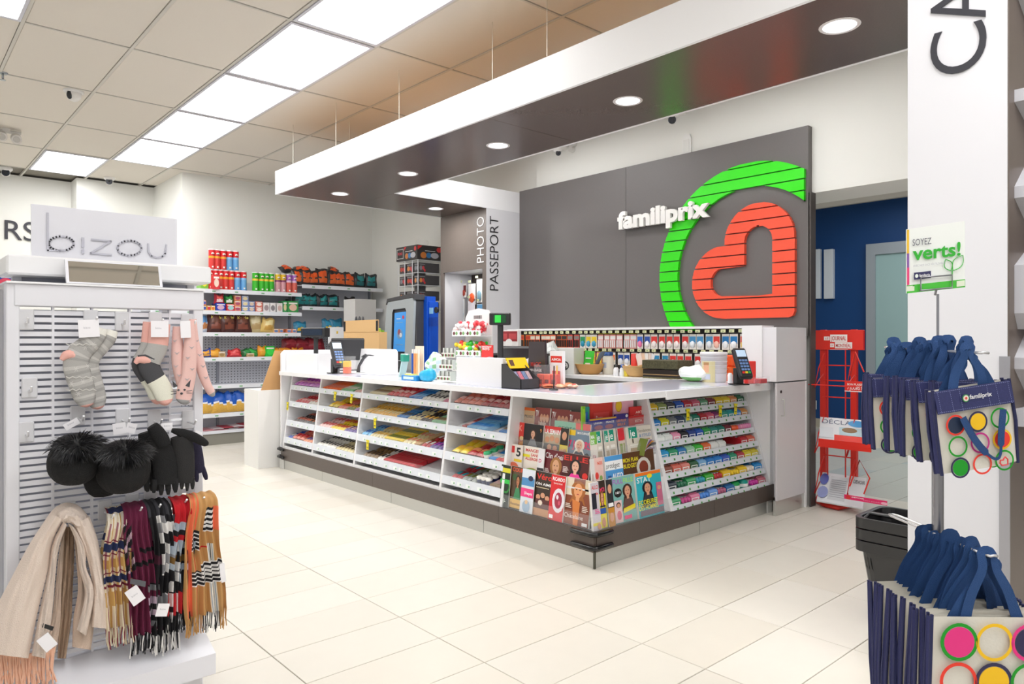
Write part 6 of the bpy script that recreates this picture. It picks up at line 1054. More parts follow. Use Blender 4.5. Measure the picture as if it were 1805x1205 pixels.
part('base', MB().box(RX-.38, RX+.10, ry0+.01, ry1-.04, 0, .13, M('#dcdce0', .4)), rk)
# shelf box over the rack, header sign and mirror
a, b = P(4, 462, X=RX-.2), P(357, 472, X=RX-.2)
part('top_box', MB().box(RX-.30, RX-.10, a.y, b.y, P(150, 489, X=RX-.1).z, P(150, 456, X=RX-.1).z, M('#eeeef0', .35), .006).box(RX-.26, RX-.24, a.y+.03, b.y-.03, rzt, P(150, 489, X=RX-.1).z, M('#b9bccb', .4)), rk)
for y in (a.y+.03, b.y-.05): part('bracket', MB().box(RX-.24, RX-.22, y, y+.025, rzt, P(150, 480, X=RX-.1).z, RW2), rk)
sa, sb_ = P(55, 410, X=RX-.18), P(312, 420, X=RX-.18); s0, s1 = P(180, 462, X=RX-.18).z, P(55, 359, X=RX-.18).z
AC = M('#dfdfe6', .25, spec=.6)
sp = thing('header_sign', 'frosted acrylic header board with thin grey lettering on top of the rack', 'sign', (RX-.18, (sa.y+sb_.y)/2, s0))
part('board', MB().prism([(RX-.18, sa.y, s0), (RX-.18, sb_.y, s0), (RX-.18, sb_.y, P(312, 386, X=RX-.18).z), (RX-.18, sa.y, s1)], AC, (-.008, 0, 0)), sp)
LC = M('#bdbdc8', .3)
m = MB()
def strk(pts, w=.006):
    for A, B in zip(pts, pts[1:]):
        A, B = P(*A, X=RX-.1775), P(*B, X=RX-.1775); d = (B-A).normalized(); n = XA.cross(d)*w/2; A = A-d*w*.4; B = B+d*w*.4
        m.prism([A-n, B-n, B+n, A+n], LC, (.003, 0, 0))
def oval(cx_, cy_, rx_, ry_, a0=0, a1=360, n=22): return [(cx_+rx_*cos(math.radians(a0+(a1-a0)*i/n)), cy_+ry_*sin(math.radians(a0+(a1-a0)*i/n))) for i in range(n+1)]
strk([(84, 376), (84, 441)]); strk(oval(108, 429, 22, 12.5)); strk([(84, 441), (108, 441.5)], .004); strk([(146, 420), (146, 434)], .008); strk([(146, 441), (146, 445)], .008)
strk([(162, 422), (195, 425), (160, 446), (196, 449)]); strk(oval(228, 437, 21, 13)); strk([(261, 430), (262, 444), (267, 451), (276, 454), (286, 452), (291, 447), (293, 432)])
part('lettering', m, sp, 'thin grey outline lettering')
ma, mb_ = P(117, 480, X=RX-.03), P(287, 485, X=RX-.03); z0_, z1_ = P(200, 502, X=RX-.03).z, P(200, 461, X=RX-.03).z
mt = thing('mirror', 'small wide mirror in a white frame tilted upward on top of the rack', 'mirror', (RX-.03, (ma.y+mb_.y)/2, z0_))
tl = (z1_-z0_)*.35
for (u0, u1, v0, v1) in ((0, 1, 0, .06), (0, 1, .94, 1), (0, .03, .06, .94), (.97, 1, .06, .94)):
    g = lambda u, v: Vector((RX-.03-tl*v, ma.y+(mb_.y-ma.y)*u, z0_+(z1_-z0_)*v)); part('frame', MB().prism([g(u0, v0), g(u1, v0), g(u1, v1), g(u0, v1)], RW, (-.012, 0, 0)), mt)
part('glass', MB().prism([g(.03, .06), g(.97, .06), g(.97, .94), g(.03, .94)], M('#e8e6e2', .03, metal=1.), (-.006, 0, 0)), mt)
# plastic hook plates
hooks = [(46, 562), (160, 562), (215, 565), (274, 565), (330, 568), (52, 682), (137, 731), (46, 760), (216, 735), (272, 737), (331, 738), (185, 897), (233, 885), (265, 880), (310, 872), (340, 868), (120, 900)]
HK = M('#eeeef2', .3, clear=.25)
for k, (hx_, hy_) in enumerate(hooks):
    c = R(hx_, hy_); m = MB().box(RX-.004, RX+.004, c.y-.021, c.y+.021, c.z-.034, c.z+.03, HK, .003)
    L = .04 if k in (0, 5, 7, 2) else .09 if k < 11 else .12
    m.tube([(RX+.004, c.y, c.z-.01), (RX+L*.8, c.y, c.z-.012), (RX+L, c.y, c.z+.004)], .0035, M('#f2f2f6', .15), 6)
    solid('hook', m, 'white plastic hook on the rack, '+['top left corner, empty', 'above the grey socks', 'top middle, empty', 'above the striped socks', 'above the pink cat socks', 'left side middle, empty', 'above the left fur hat', 'left side lower, empty', 'above the right fur hat', 'above the knit gloves', 'above the plain gloves', 'holding the cream and navy scarf', 'holding the burgundy scarf', 'holding the black and white scarf', 'holding the red scarf', 'holding the camel scarf', 'hidden under the blanket scarf'][k], 'hook', (RX, c.y, c.z), 'plastic hooks on the rack')
KN_ = lambda h, s=700, b=.5: M(h, .9, bump=b, bs=s, var=.12)
def G(x, y, dx): return P(x, y, X=RX+dx)
def flat_limb(m, pts, dx, th, mat, n=14):    # pts: (x, y, halfwidth px) along the limb in the photograph
    C = [G(x, y, dx) for x, y, w_ in pts]; sc = (G(100, 700, dx)-G(101, 700, dx)).length
    rows = []
    for i, c in enumerate(C):
        d = (C[min(i+1, len(C)-1)]-C[max(i-1, 0)]).normalized(); u = XA.cross(d).normalized(); w_ = pts[i][2]*sc
        rows.append((c, w_, min(th, w_*.8), u))
    m.loft(rows, None, XA, mat, n)
def dens(pts, k=4):
    out = []
    n = len(pts)
    for i in range(n-1):
        p0, p1, p2, p3 = pts[max(i-1, 0)], pts[i], pts[i+1], pts[min(i+2, n-1)]
        for j in range(k):
            t = j/k; out.append(tuple(.5*(2*b+(c-a)*t+(2*a-5*b+4*c-d)*t*t+(3*b-a-3*c+d)*t**3) for a, b, c, d in zip(p0, p1, p2, p3)))
    return out+[pts[-1]]
# grey patterned socks
GY_, PK, CRM, LG_, DG = KN_('#b3b1ae'), KN_('#f2b9ae'), KN_('#f0eee6'), KN_('#8f8f91'), KN_('#4c4c50')
sk = thing('sock_pair', 'grey patterned ankle socks with pink heels and toes on the rack', 'socks', tuple(G(150, 575, .05)), 0, 'socks on the rack')
def sock(px_off, dx, nm, mat, s=1.):
    path = dens([(178, 578, 12), (172, 592, 16), (157, 606, 20), (140, 622, 23), (134, 640, 24), (138, 660, 24), (145, 682, 23), (150, 700, 21), (153, 712, 14), (154, 717, 4)], 4)
    m = MB(); flat_limb(m, [(x+px_off[0], y+px_off[1], w_*s) for x, y, w_ in path], dx, .014, mat, 16); return part(nm, m, sk)
smat = lambda i: CRM if i < 3 else PK if i > 31 else [GY_, GY_, KN_('#c9c7c3'), GY_, KN_('#a3a19e')][i % 5]
sock((20, 4), .045, 'sock', smat, .9); sock((0, 0), .062, 'sock', smat)
m = MB(); flat_limb(m, dens([(108, 634, 4), (116, 626, 9), (126, 625, 9), (134, 632, 4)], 3), .068, .012, PK, 12); part('heel', m, sk, 'pink heel patch')
fm = MB()
for (x, y) in ((126, 676), (146, 672), (160, 668), (134, 650), (155, 645), (150, 612), (165, 607), (138, 694)):
    c = G(x, y, .0775)
    for q in range(6): a = q*pi/3; fm.add([c+Vector((0, .011*cos(a), .011*sin(a))), c+Vector((0, .004*cos(a+.5), .004*sin(a+.5))), c+Vector((0, .002*cos(a+2.6), .002*sin(a+2.6)))], [(0, 1, 2)], M('#dedcd8', .9))
for y in (664, 606, 686):
    for q in range(9): c = G(116+q*6, y+(3 if q % 2 else 0), .0772); c2 = G(122+q*6, y+(0 if q % 2 else 3), .0772); fm.prism([c, c2, c2+ZA*.003, c+ZA*.003], M('#cfcdc8', .9), (.0005, 0, 0))
part('pattern', fm, sk, 'pale snowflake pattern', 'stuff')
def label_card(x0, y0, x1, y1, dx, root, rot=0., nm='label_card', txt=True):
    A, B = G(x0, y0, dx), G(x1, y1, dx); c = (A+B)/2; w_, h_ = abs(B.y-A.y), abs(A.z-B.z); m = MB(); m.T = Matrix.Translation(c)@Matrix.Rotation(rot, 4, 'X')
    m.box(-.001, .001, -w_/2, w_/2, -h_/2, h_/2, M('#f2f0f4', .4)); 
    if txt: m.text('bizou', (.0012, -w_*.25, 0), YA, ZA, .006, M('#b0b0b8', .5), nrm=XA, bold=0)
    part(nm, m, root)
label_card(138, 563, 175, 594, .082, sk, .06)
# striped socks
sk2 = thing('sock_pair', 'pink, grey, charcoal and cream striped ankle socks on the rack', 'socks', tuple(G(280, 575, .05)), 0, 'socks on the rack')
def bandmat(i, L=None):
    return PK if i < 7 else GY_ if i < 14 else DG if i < 21 else KN_('#eeeddd') if i < 30 else PK
def sock2(off, dx, s): 
    path = dens([(282, 570, 22), (280, 590, 22), (277, 612, 22), (268, 630, 22), (263, 645, 23), (272, 663, 21), (284, 682, 21), (290, 698, 20), (292, 709, 13), (293, 714, 4)], 4)
    m = MB(); flat_limb(m, [(x+off[0], y+off[1], w_*s) for x, y, w_ in path], dx, .014, bandmat, 16); part('sock', m, sk2)
sock2((-14, -2), .048, .85); sock2((0, 0), .066, 1.)
m = MB(); flat_limb(m, dens([(238, 640, 4), (246, 633, 9), (258, 635, 9), (271, 640, 4)], 3), .072, .012, PK, 12); flat_limb(m, [(243, 627, 2), (256, 626, 2.2), (272, 633, 2)], .078, .008, DG, 8); part('heel', m, sk2, 'pink heel with charcoal edge')
label_card(266, 565, 297, 594, .088, sk2, 0)
# pink cat socks
sk3 = thing('sock_pair', 'pale pink long socks with grey toes and a cat face on the rack', 'socks', tuple(G(330, 570, .05)), 0, 'socks on the rack')
PP = KN_('#f3c9c2')
def limb3(pts, dx, s=1, nm='sock'):
    P_ = dens(pts, 4); n = len(P_); m = MB(); flat_limb(m, P_, dx, .015, lambda i: KN_('#a9a9ab') if i > n-6 else PP, 14); part(nm, m, sk3)
limb3([(312, 575, 9), (313, 610, 13), (314, 640, 14), (320, 670, 13), (325, 690, 13), (326, 708, 12), (326, 713, 3)], .055)
limb3([(340, 562, 8), (342, 600, 11), (350, 632, 12), (358, 660, 11), (366, 680, 10), (373, 692, 9), (377, 698, 3)], .045)
limb3([(336, 566, 9), (335, 600, 13), (334, 635, 16), (332, 665, 16), (326, 688, 18), (323, 704, 16), (322, 712, 4)], .075)
m = MB(); c = G(320, 687, .0915)
for sgn in (-1, 1):
    m.add([c+Vector((0, sgn*.012, .014)), c+Vector((0, sgn*.03, .034)), c+Vector((0, sgn*.026, .008))], [(0, 1, 2)], DG)
    m.add([c+Vector((0, sgn*.010, -.004)), c+Vector((0, sgn*.015, .0)), c+Vector((0, sgn*.010, .004)), c+Vector((0, sgn*.005, 0))], [(0, 1, 2, 3)], DG)
    for q in range(2): m.add([c+Vector((0, sgn*.016, -.004-.006*q)), c+Vector((0, sgn*.034, -.002-.01*q)), c+Vector((0, sgn*.034, -.004-.01*q)), c+Vector((0, sgn*.016, -.006-.006*q))], [(0, 1, 2, 3)], DG)
m.ball(c+Vector((0, 0, -.012)), (.003, .005, .004), DG, 6, 4); part('cat_face', m, sk3, 'charcoal cat face')
m = MB(); hm = M('#b7a9ab', .9)
for (x, y, d) in [(308, 600, .071), (312, 622, .071), (310, 645, .071), (316, 661, .071), (332, 590, .091), (338, 612, .091), (331, 630, .092), (339, 650, .092), (347, 600, .058), (352, 625, .06), (358, 645, .06), (363, 665, .06), (330, 668, .092)]:
    c = G(x, y, d); m.add([c+Vector((0, -.009, .004)), c+Vector((0, 0, 0)), c+Vector((0, .009, .004)), c+Vector((0, 0, -.006))], [(0, 1, 2, 3)], hm)
part('heart_pattern', m, sk3); label_card(318, 565, 336, 595, .095, sk3, .05, txt=False)
# fur hats
FUR = [M('#1c1c1f', .38, spec=.8), M('#2c2c31', .32, spec=.9), M('#0e0e10', .5)]; KNB = M('#0e0e10', .85, bump=.8, bs=260)
def hat(cx_, cy_, w_, h_, furc, furw, dx, lab, seed):
    t = thing('fur_hat', lab, 'hat', tuple(G(cx_, cy_-h_, dx)), 0, 'black fur hats on the rack'); sc = (G(100, 800, dx)-G(101, 800, dx)).length
    c = G(cx_, cy_, dx); W_, H_ = w_*sc, h_*sc; m = MB()
    def f(u, v):
        a = 2*pi*u; s_ = sin(pi*(.04+.92*v)); rib = 1+.02*cos(a*22); k = (1 if v > .35 else .82+.5*v)
        return c+Vector((.075*cos(a)*s_**.7*rib, W_*sin(a)*s_**.6*k*rib, -H_*cos(pi*(.04+.92*v))))
    m.grid(f, 44, 18, KNB); part('knit_cap', m, t, 'black ribbed knit')
    m = MB(); rnd = random.Random(seed); fc = G(furc[0], furc[1], dx+.055); r = furw*sc
    m.ball(fc-Vector((.02, 0, 0)), (.045, r*.9, r*.52), FUR[2], 14, 8)
    for i in range(1500):
        a = rnd.uniform(0, 2*pi); rr = math.sqrt(rnd.random())*.95; base = fc+Vector((.035*math.sqrt(max(0, 1-rr*rr))-.005, cos(a)*rr*r, sin(a)*rr*r*.5))
        d = Vector((.35+.5*rnd.random(), cos(a)*(.5+rr), sin(a)*(.4+rr)*.8-.25)).normalized(); L = rnd.uniform(.018, .034); n = d.cross(Vector((rnd.random(), rnd.random(), rnd.random()))).normalized()*.0007
        mid = base+d*L*.6; tip = base+d*L+Vector((0, 0, -.006)); m.add([base-n, base+n, mid+n*.6, tip, mid-n*.6], [(0, 1, 2, 3, 4)], FUR[i % 3])
    part('fur_pompom', m, t, 'long glossy black fur'); return t
t = hat(130, 815, 47, 46, (136, 785), 47, .10, 'black knit hat with fur pompom, left of the two on the rack', 1); label_card(112, 742, 140, 752, .05, t, .5)
t = hat(218, 828, 52, 50, (220, 795), 46, .13, 'black knit hat with fur pompom, right of the two on the rack', 2); label_card(199, 746, 222, 764, .09, t, .1); label_card(222, 746, 240, 762, .085, t, -.3)
m = MB(); m.grid(lambda u, v: G(182, 830, .05)+Vector((.035*cos(2*pi*u)*sin(pi*v), .06*sin(2*pi*u)*sin(pi*v)**.7, -.085*cos(pi*v))), 20, 10, KNB); solid('knit_hat', m, 'black knit hat mostly hidden between the two fur hats', 'hat')
# gloves
def glove(pts, fing, thumb, dx, lab, mat, cuff=None, cat='gloves'):
    t = thing('glove_pair', lab, cat, tuple(G(pts[0][0], pts[0][1], dx)), 0, 'gloves on the rack')
    m = MB(); flat_limb(m, dens(pts, 4), dx, .022, mat, 16); part('palm', m, t)
    for f_ in fing: m = MB(); flat_limb(m, dens(f_, 3), dx+.008, .012, mat, 10); part('finger', m, t)
    if thumb: m = MB(); flat_limb(m, dens(thumb, 3), dx-.004, .012, mat, 10); part('thumb', m, t)
    if cuff: m = MB(); flat_limb(m, dens(cuff, 4), dx+.014, .016, M('#121214', .9, bump=.8, bs=300), 16); part('cuff', m, t, 'ribbed turned cuff')
    return t
GBK = M('#131315', .88, bump=.8, bs=350)
t = glove([(272, 766, 16), (282, 785, 22), (290, 810, 26), (293, 835, 27), (292, 852, 24)], [[(272+i*11.5, 845, 6), (272+i*12.3, 862-abs(1.5-i)*2, 6.2), (271+i*12.8, 874-abs(1.4-i)*4, 3)] for i in range(4)], [(262, 815, 6), (258, 838, 7), (259, 858, 6), (261, 866, 3)], .115, 'black knit gloves with ribbed turned cuff, right of the fur hats', GBK, [(268, 750, 12), (275, 760, 16), (284, 774, 17), (289, 785, 16)])
label_card(284, 746, 304, 757, .12, t, 0)
t = glove([(255, 762, 14), (262, 790, 20), (266, 825, 20), (268, 848, 16)], [[(260+i*10, 842, 5), (258+i*10, 858, 5), (257+i*10, 865, 2)] for i in range(3)], None, .06, 'black knit gloves hidden behind the first glove pair', GBK)
t = glove([(318, 768, 22), (322, 790, 24), (325, 815, 23), (326, 840, 21), (325, 850, 18)], [[(311+i*9.5, 842, 5), (311+i*9.5, 854, 5), (311+i*9.5, 862+(i == 2)*3, 2.4)] for i in range(4)], None, .115, 'plain dark charcoal gloves with flared cuff near the rack edge', M('#1f1e1f', .8, bump=.5, bs=300), [(303, 758, 5), (322, 763, 10), (344, 771, 11), (362, 781, 8), (366, 784, 3)])
t = glove([(335, 766, 16), (342, 790, 17), (348, 815, 15), (352, 832, 12)], [[(346, 828, 5), (347, 842, 5), (347, 849, 3)], [(357, 822, 5), (362, 838, 5.5), (364, 845, 3)]], None, .07, 'dark purple gloves behind the plain charcoal ones', M('#1f1a36', .8, bump=.5, bs=300))
label_card(342, 760, 355, 772, .13, t, -.4, txt=False)
# scarves: pleated cloth folded over a hook
def scarf(top, bot, wt, wb, dx, plaid, lab, fringe, npl=4, ytop2=None, seed=0, lean=0., tl_=(0, 0)):
    t = thing('scarf', lab, 'scarf', tuple(G(top[0], top[1], dx)), 0, 'folded scarves hanging on the rack'); sc = (G(200, 1000, dx)-G(201, 1000, dx)).length
    A, B = G(top[0], top[1], dx), G(bot[0], bot[1], dx); ph = seed*1.7; NU, NV = 60, 90
    def f(u, v, side=1):
        cy = A.y+(B.y-A.y)*v+.008*sin(5*v+ph); z = A.z+(B.z-A.z)*v; w_ = (wt+(wb-wt)*min(1, v*1.15)**.8)*sc
        ple = abs(((u*npl+.3*sin(3*v+ph)) % 1)-.5)*2; amp = .018+.014*v
        x = RX+dx+.03*min(1, v*9)**.5-.0+side*(amp*(ple-.5))*(.5+.5*min(1, v*3))+.004*sin(12*v+9*u+ph)
        if v < .10: q = v/.10; z = A.z+(B.z-A.z)*.10+((B.z-A.z)*-.10)*math.sqrt(max(0, 1-(1-q)**2)*0+ (1-(q)**2)); x = RX+dx-.035+.065*q+side*(amp*(ple-.5))*.5*q
        return Vector((x, cy+(u-.5)*w_+.004*sin(9*v+ph), z+.002*sin(20*u+ph)))
    m = MB(); m.grid(lambda u, v: f(u, v), NU, NV, plaid); part('front_fall', m, t)
    m = MB(); m.grid(lambda u, v: f(1-u, .02+v*.9, -1)-Vector((.034+.01*sin(pi*v), -.004, 0)), NU//2, NV//2, lambda u, v: plaid(1-u, min(1, v+.07))); part('back_fall', m, t)
    m = MB(); rnd = random.Random(seed); nf = int(34*wb/50)+14
    for i in range(nf):
        u = (i+.5)/nf; a = f(u, 1); c = fringe(u); L = rnd.uniform(.045, .062); off = Vector((rnd.uniform(-.004, .004), rnd.uniform(-.006, .006), -L))
        m.tube([a+ZA*.003, a+off*.5+Vector((rnd.uniform(-.004, .004), rnd.uniform(-.003, .003), 0)), a+off], .0017, c, 4, False)
    part('fringe', m, t, kind='stuff'); return t
W_ = lambda h: M(h, .9, bump=.25, bs=500, var=.06)
cr_, nv_, mr_, tn_, be_ = W_('#e6d9bd'), W_('#27325c'), W_('#7a2038'), W_('#cda562'), W_('#f0e8da')
def pl1(u, v):
    if v < .07: return [mr_, nv_, nv_, be_][int(u*14) % 4] if u < .15 or u > .85 else nv_
    if abs(v-.3) < .035 or abs(v-.575) < .03: return nv_
    if abs(v-.36) < .008 or abs(v-.25) < .008 or abs(v-.635) < .008 or abs(v-.52) < .007: return mr_
    if int(u*28) % 7 == 3: return W_('#a8707c') if v > .1 else cr_
    return tn_ if (.4 < v < .48 or .68 < v < .8 or (u*4 % 1 > .8)) else cr_ if v > .15 else be_
scarf((204, 897), (209, 1100), 44, 52, .07, pl1, 'cream, tan and navy plaid scarf, first right of the blanket scarf', lambda u: cr_ if int(u*60) % 4 else mr_, 4, seed=1)
bu, bk_, wh_, gr_, pu = W_('#6e1f42'), W_('#16151a'), W_('#ebe8e6'), W_('#8f8f93'), W_('#c9b0c4')
def pl2(u, v):
    if .62 < u and v > .62: return [pu, bk_, gr_, bu, pu, bk_][int(v*22) % 6]
    if u < .28 and .12 < v < .5: return [bu, bk_, W_('#c9a8b8'), bk_][int(v*20+u*9) % 4]
    if abs(v-.45) < .02 or abs(v-.35) < .015 and u > .5: return bk_
    return bu
scarf((243, 888), (250, 1112), 46, 58, .08, pl2, 'burgundy scarf with black and mauve checks and white tag', lambda u: bk_ if int(u*40) % 3 else wh_, 5, seed=2)
tt = bpy.data.objects[[o.name for o in bpy.data.objects if o.get('label', '').startswith('burgundy scarf')][0]]
label_card(226, 1036, 250, 1062, .15, tt, .5); m = MB().prism([G(230, 1019, .15), G(257, 1024, .15), G(256, 1034, .15), G(229, 1028, .15)], M('#55565c', .4), (.002, 0, 0)); part('brand_label', m, tt)
def pl3(u, v):
    if v < .10: return bk_ if int(u*8) % 3 else W_('#3a3a40')
    k_ = int(v*13); c = int(u*6)
    if c in (2, 3, 5) and v < .55: return [gr_, wh_, bk_, wh_][(k_+c) % 4]
    if abs(v-.43) < .035 and u < .6: return W_('#4c1a30')
    if .7 < v < .8: return gr_ if u < .6 else wh_
    return bk_ if (k_+c) % 3 else wh_ if u > .5 else bk_
t = scarf((281, 882), (287, 1112), 42, 50, .085, pl3, 'black scarf with white and grey checks, left of the red scarf', lambda u: wh_ if int(u*30) % 3 else bk_, 5, seed=3); label_card(276, 1066, 297, 1083, .15, t, -.25)
scarf((262, 886), (270, 1040), 26, 26, .05, lambda u, v: bk_ if v < .3 or int(v*12) % 2 else wh_, 'narrow black scarf showing between the burgundy and the checked scarf', lambda u: wh_, 3, seed=9)
re_, ol_, lb = W_('#c01824'), W_('#7a5a28'), W_('#a9b4c0')
def pl4(u, v):
    if v < .2 or v > .80: return re_
    if abs(v-.33) < .02: return re_
    if abs(v-.52) < .03: return ol_
    if u > .45 and v < .75: return bk_ if (int(v*16)) % 3 else lb
    return [lb, lb, gr_, lb, bk_][int(v*15) % 5] if v < .65 else bk_ if v > .72 or u < .4 else lb
scarf((318, 878), (316, 1075), 44, 52, .09, pl4, 'bright red scarf with black and grey checks', lambda u: bk_, 4, seed=4)
ca, pe = W_('#c2935a'), W_('#e8714c')
def pl5(u, v):
    if u < .42:
        if u < .2 and u > .1: return pe
        if .28 < v < .45 or .62 < v < .75: return [wh_, bk_][int(v*60) % 2] if u > .18 else ca
        return pe if int(u*22) % 5 == 1 else ca
    if .1 < v < .30 and u > .55: return [wh_, bk_, wh_, bk_][int(v*48) % 4] if u < .85 else pe
    if .56 < v < .74: return [bk_, wh_][int(v*56) % 2]
    if .62 < u < .80 and v > .4: return [bk_, be_, lb, be_][int(u*60) % 4]
    if abs(v-.43) < .006 and u < .7: return re_
    return ca
t = scarf((353, 872), (357, 1078), 50, 86, .105, pl5, 'camel checked scarf with black and white stripes at the rack right edge', lambda u: ca if u < .42 or u > .8 else (bk_ if int(u*70) % 2 else wh_), 5, seed=5); label_card(388, 993, 397, 1025, .14, t, .1, txt=False)
# large cream blanket scarf
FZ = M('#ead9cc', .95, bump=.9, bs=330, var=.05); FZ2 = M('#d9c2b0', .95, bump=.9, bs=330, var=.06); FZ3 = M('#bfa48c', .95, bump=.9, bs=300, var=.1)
bl = thing('blanket_scarf', 'large fuzzy cream blanket scarf with peach fringe at the rack lower left', 'scarf', tuple(G(120, 890, .12)))
def sheet(pa, pb, dxa, dxb, mat, nm, wob=.004, nu=14, bulge=.02, th=.006):   # surface between two pixel edges (a left, b right)
    A, B = dens(pa, 6), dens(pb, 6); n = min(len(A), len(B))-1; m = MB()
    def f(u, v):
        i = v*n; k = min(int(i), n-1); t = i-k; a = [A[k][j]*(1-t)+A[k+1][j]*t for j in (0, 1)]; b = [B[k][j]*(1-t)+B[k+1][j]*t for j in (0, 1)]
        dd = dxa*(1-u)+dxb*u+bulge*sin(pi*u)**.7+wob*sin(16*u+7*v)+wob*.6*sin(31*u-9*v); return G(a[0]*(1-u)+b[0]*u, a[1]*(1-u)+b[1]*u, dd)
    m.grid(f, nu, n*2, mat); m.grid(lambda u, v: f(1-u, v)-XA*th, nu, n*2, mat)
    for e in (0, 1): m.grid(lambda u, v: f(e, v)-XA*th*u, 1, n*2, mat)
    m.grid(lambda u, v: f(u, 1)-XA*th*v, nu, 1, mat); part(nm, m, bl); return f
fA = sheet([(88, 905), (52, 960), (20, 1020), (-10, 1080), (-30, 1150)], [(112, 915), (92, 955), (84, 1005), (66, 1080), (50, 1160)], .10, .13, FZ, 'outer_fall', nu=20, bulge=.05)
sheet([(88, 905), (100, 893), (118, 886), (140, 892), (160, 915)], [(112, 922), (116, 922), (120, 921), (128, 924), (135, 930)], .06, .12, FZ, 'top_fold', bulge=.035)
sheet([(130, 925), (148, 965), (160, 1010), (165, 1050), (162, 1105)], [(158, 910), (172, 950), (185, 1010), (193, 1060), (194, 1108)], .11, .08, FZ, 'outer_fall', bulge=.03)
sheet([(112, 918), (92, 960), (84, 1010), (70, 1080), (56, 1155)], [(118, 925), (104, 965), (98, 1010), (92, 1080), (80, 1160)], .125, .115, FZ, 'rolled_edge', bulge=.03, nu=8)
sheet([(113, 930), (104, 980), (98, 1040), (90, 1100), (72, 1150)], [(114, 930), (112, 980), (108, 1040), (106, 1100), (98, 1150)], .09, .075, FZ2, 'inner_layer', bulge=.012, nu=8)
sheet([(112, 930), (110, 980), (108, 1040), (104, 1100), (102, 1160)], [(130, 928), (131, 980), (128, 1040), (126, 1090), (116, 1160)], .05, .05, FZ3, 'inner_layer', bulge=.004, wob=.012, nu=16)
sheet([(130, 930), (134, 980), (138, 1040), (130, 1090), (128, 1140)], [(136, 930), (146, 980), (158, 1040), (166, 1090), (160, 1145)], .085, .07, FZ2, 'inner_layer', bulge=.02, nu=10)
sheet([(120, 922), (134, 955), (140, 1000), (150, 1050), (136, 1110)], [(132, 930), (150, 965), (152, 1000), (166, 1045), (152, 1120)], .125, .115, FZ, 'rolled_edge', bulge=.02, nu=8)
m = MB(); rnd = random.Random(5)
for i in range(70):
    x = -25+i*1.75; a = G(x, 1155 if x < 50 else 1158-(x-50)*.25, .12-.0004*i); L = rnd.uniform(.075, .10)
    m.tube([a+ZA*.01, a+Vector((rnd.uniform(-.006, .006), rnd.uniform(-.006, .006), -L*.5)), a+Vector((rnd.uniform(-.008, .008), rnd.uniform(-.008, .008), -L))], .0026, W_('#e9b79c'), 5, False)
part('fringe', m, bl, 'peach pink fringe', 'stuff')
label_card(71, 1120, 95, 1143, .165, bl, .55, txt=False); part('brand_label', MB().prism([G(76, 1098, .15), G(95, 1104, .15), G(92, 1111, .15), G(74, 1105, .15)], BLK, (.002, 0, 0)), bl, 'black woven label')
# blue end sign seen at the far left
a = P(0, 495, X=-4.2); m = MB().box(-4.22, -4.2, a.y-.4, P(34, 495, X=-4.2).y, P(10, 505, X=-4.2).z-.25, P(10, 485, X=-4.2).z, M('#1f50b8', .4), .003)
c = P(10, 500, X=-4.199); m.ball((c.x, c.y, c.z), (.004, .032, .028), M('#e83c5c', .4), 14, 8); solid('aisle_sign', m, 'blue board with a pink dot at the far left edge behind the rack', 'sign')
solid('aisle_shelf', MB().box(-4.9, -4.25, -1.2, P(0, 500, X=-4.25).y+.08, 0, P(10, 505, X=-4.2).z-.1, M('#b9bac2', .5)), 'grey shelving end behind the rack at the far left edge', 'shelving')
# ---------------- newspaper stand ----------------
NR = M('#e02a1c', .35); ny = 5.62
nd = P(1452, 880, Y=5.62); nt = thing('newspaper_stand', 'red metal newspaper rack with header sign in the opening', 'newspaper rack', (nd.x+.12, 5.62, 0))
nx0 = P(1452, 700, Y=5.62).x; nx1 = P(1506, 700, Y=5.62).x
for x in (nx0, nx1): part('post', MB().box(x-.022, x+.022, 5.6, 5.64, .0, 1.35, NR, .003), nt)
part('base', MB().tube([(nx0-.05, 5.78, .02), (nx0-.03, 5.6, .02), (nx0+.02, 5.45, .02), (nx0+.12, 5.36, .02), (nx0+.24, 5.33, .02), (nx1+.02, 5.42, .02), (nx1+.03, 5.65, .02)], .018, NR, 8).box(nx0, nx1, 5.61, 5.63, .02, .05, NR), nt)
ha, hb_ = P(1437, 583, Y=5.58), P(1523, 617, Y=5.58)
part('header', MB().box(ha.x, hb_.x, 5.57, 5.60, hb_.z, ha.z+.005, NR, .003), nt)
HW, HH = hb_.x-ha.x, ha.z-hb_.z
m = MB().flat([('r', .33, .42, .68, .80, '#f4f0ee'), ('r', .20, .50, .32, .70, '#f4f0ee'), ('r', .33, .14, .41, .34, '#f4f0ee'), ('r', .43, .08, .78, .40, '#f4f0ee'), ('t', 'LE', .225, .55, .1, '#d8302c', .07, 0.), ('t', 'JOURNAL', .35, .5, .22, '#c8302c', .31, .01), ('t', 'DE', .345, .19, .08, '#d8302c', .05, 0.), ('t', 'MONTRÉAL', .45, .14, .18, '#c8302c', .31, .01), ('r', .33, .01, .7, .03, '#f4d8d4')], (ha.x, 5.5695, hb_.z), XA, ZA, HW, HH, -YA); part('lettering', m, nt, 'white blocks with red capital lettering')
def wire(pts, r=.006): part('wire', MB().tube([Vector(p) for p in pts], r, NR, 6), nt)
for z in (1.24, 1.07, .95, .82, .62, .45, .36, .2): wire([(nx0, 5.6, z), (nx1, 5.6, z)], .005)
for x in (nx0+.05, nx1-.05): wire([(x, 5.58, 1.25), (x, 5.58, .08)], .005)
for z in (.86, .36, .02+.03):
    for x in (nx0+.02, nx1+.02): wire([(x, 5.58, z+.30), (x+.04, 5.40, z+.19), (x+.04, 5.34, z+.05), (x, 5.5, z+.10), (x, 5.58, z+.14)], .005)
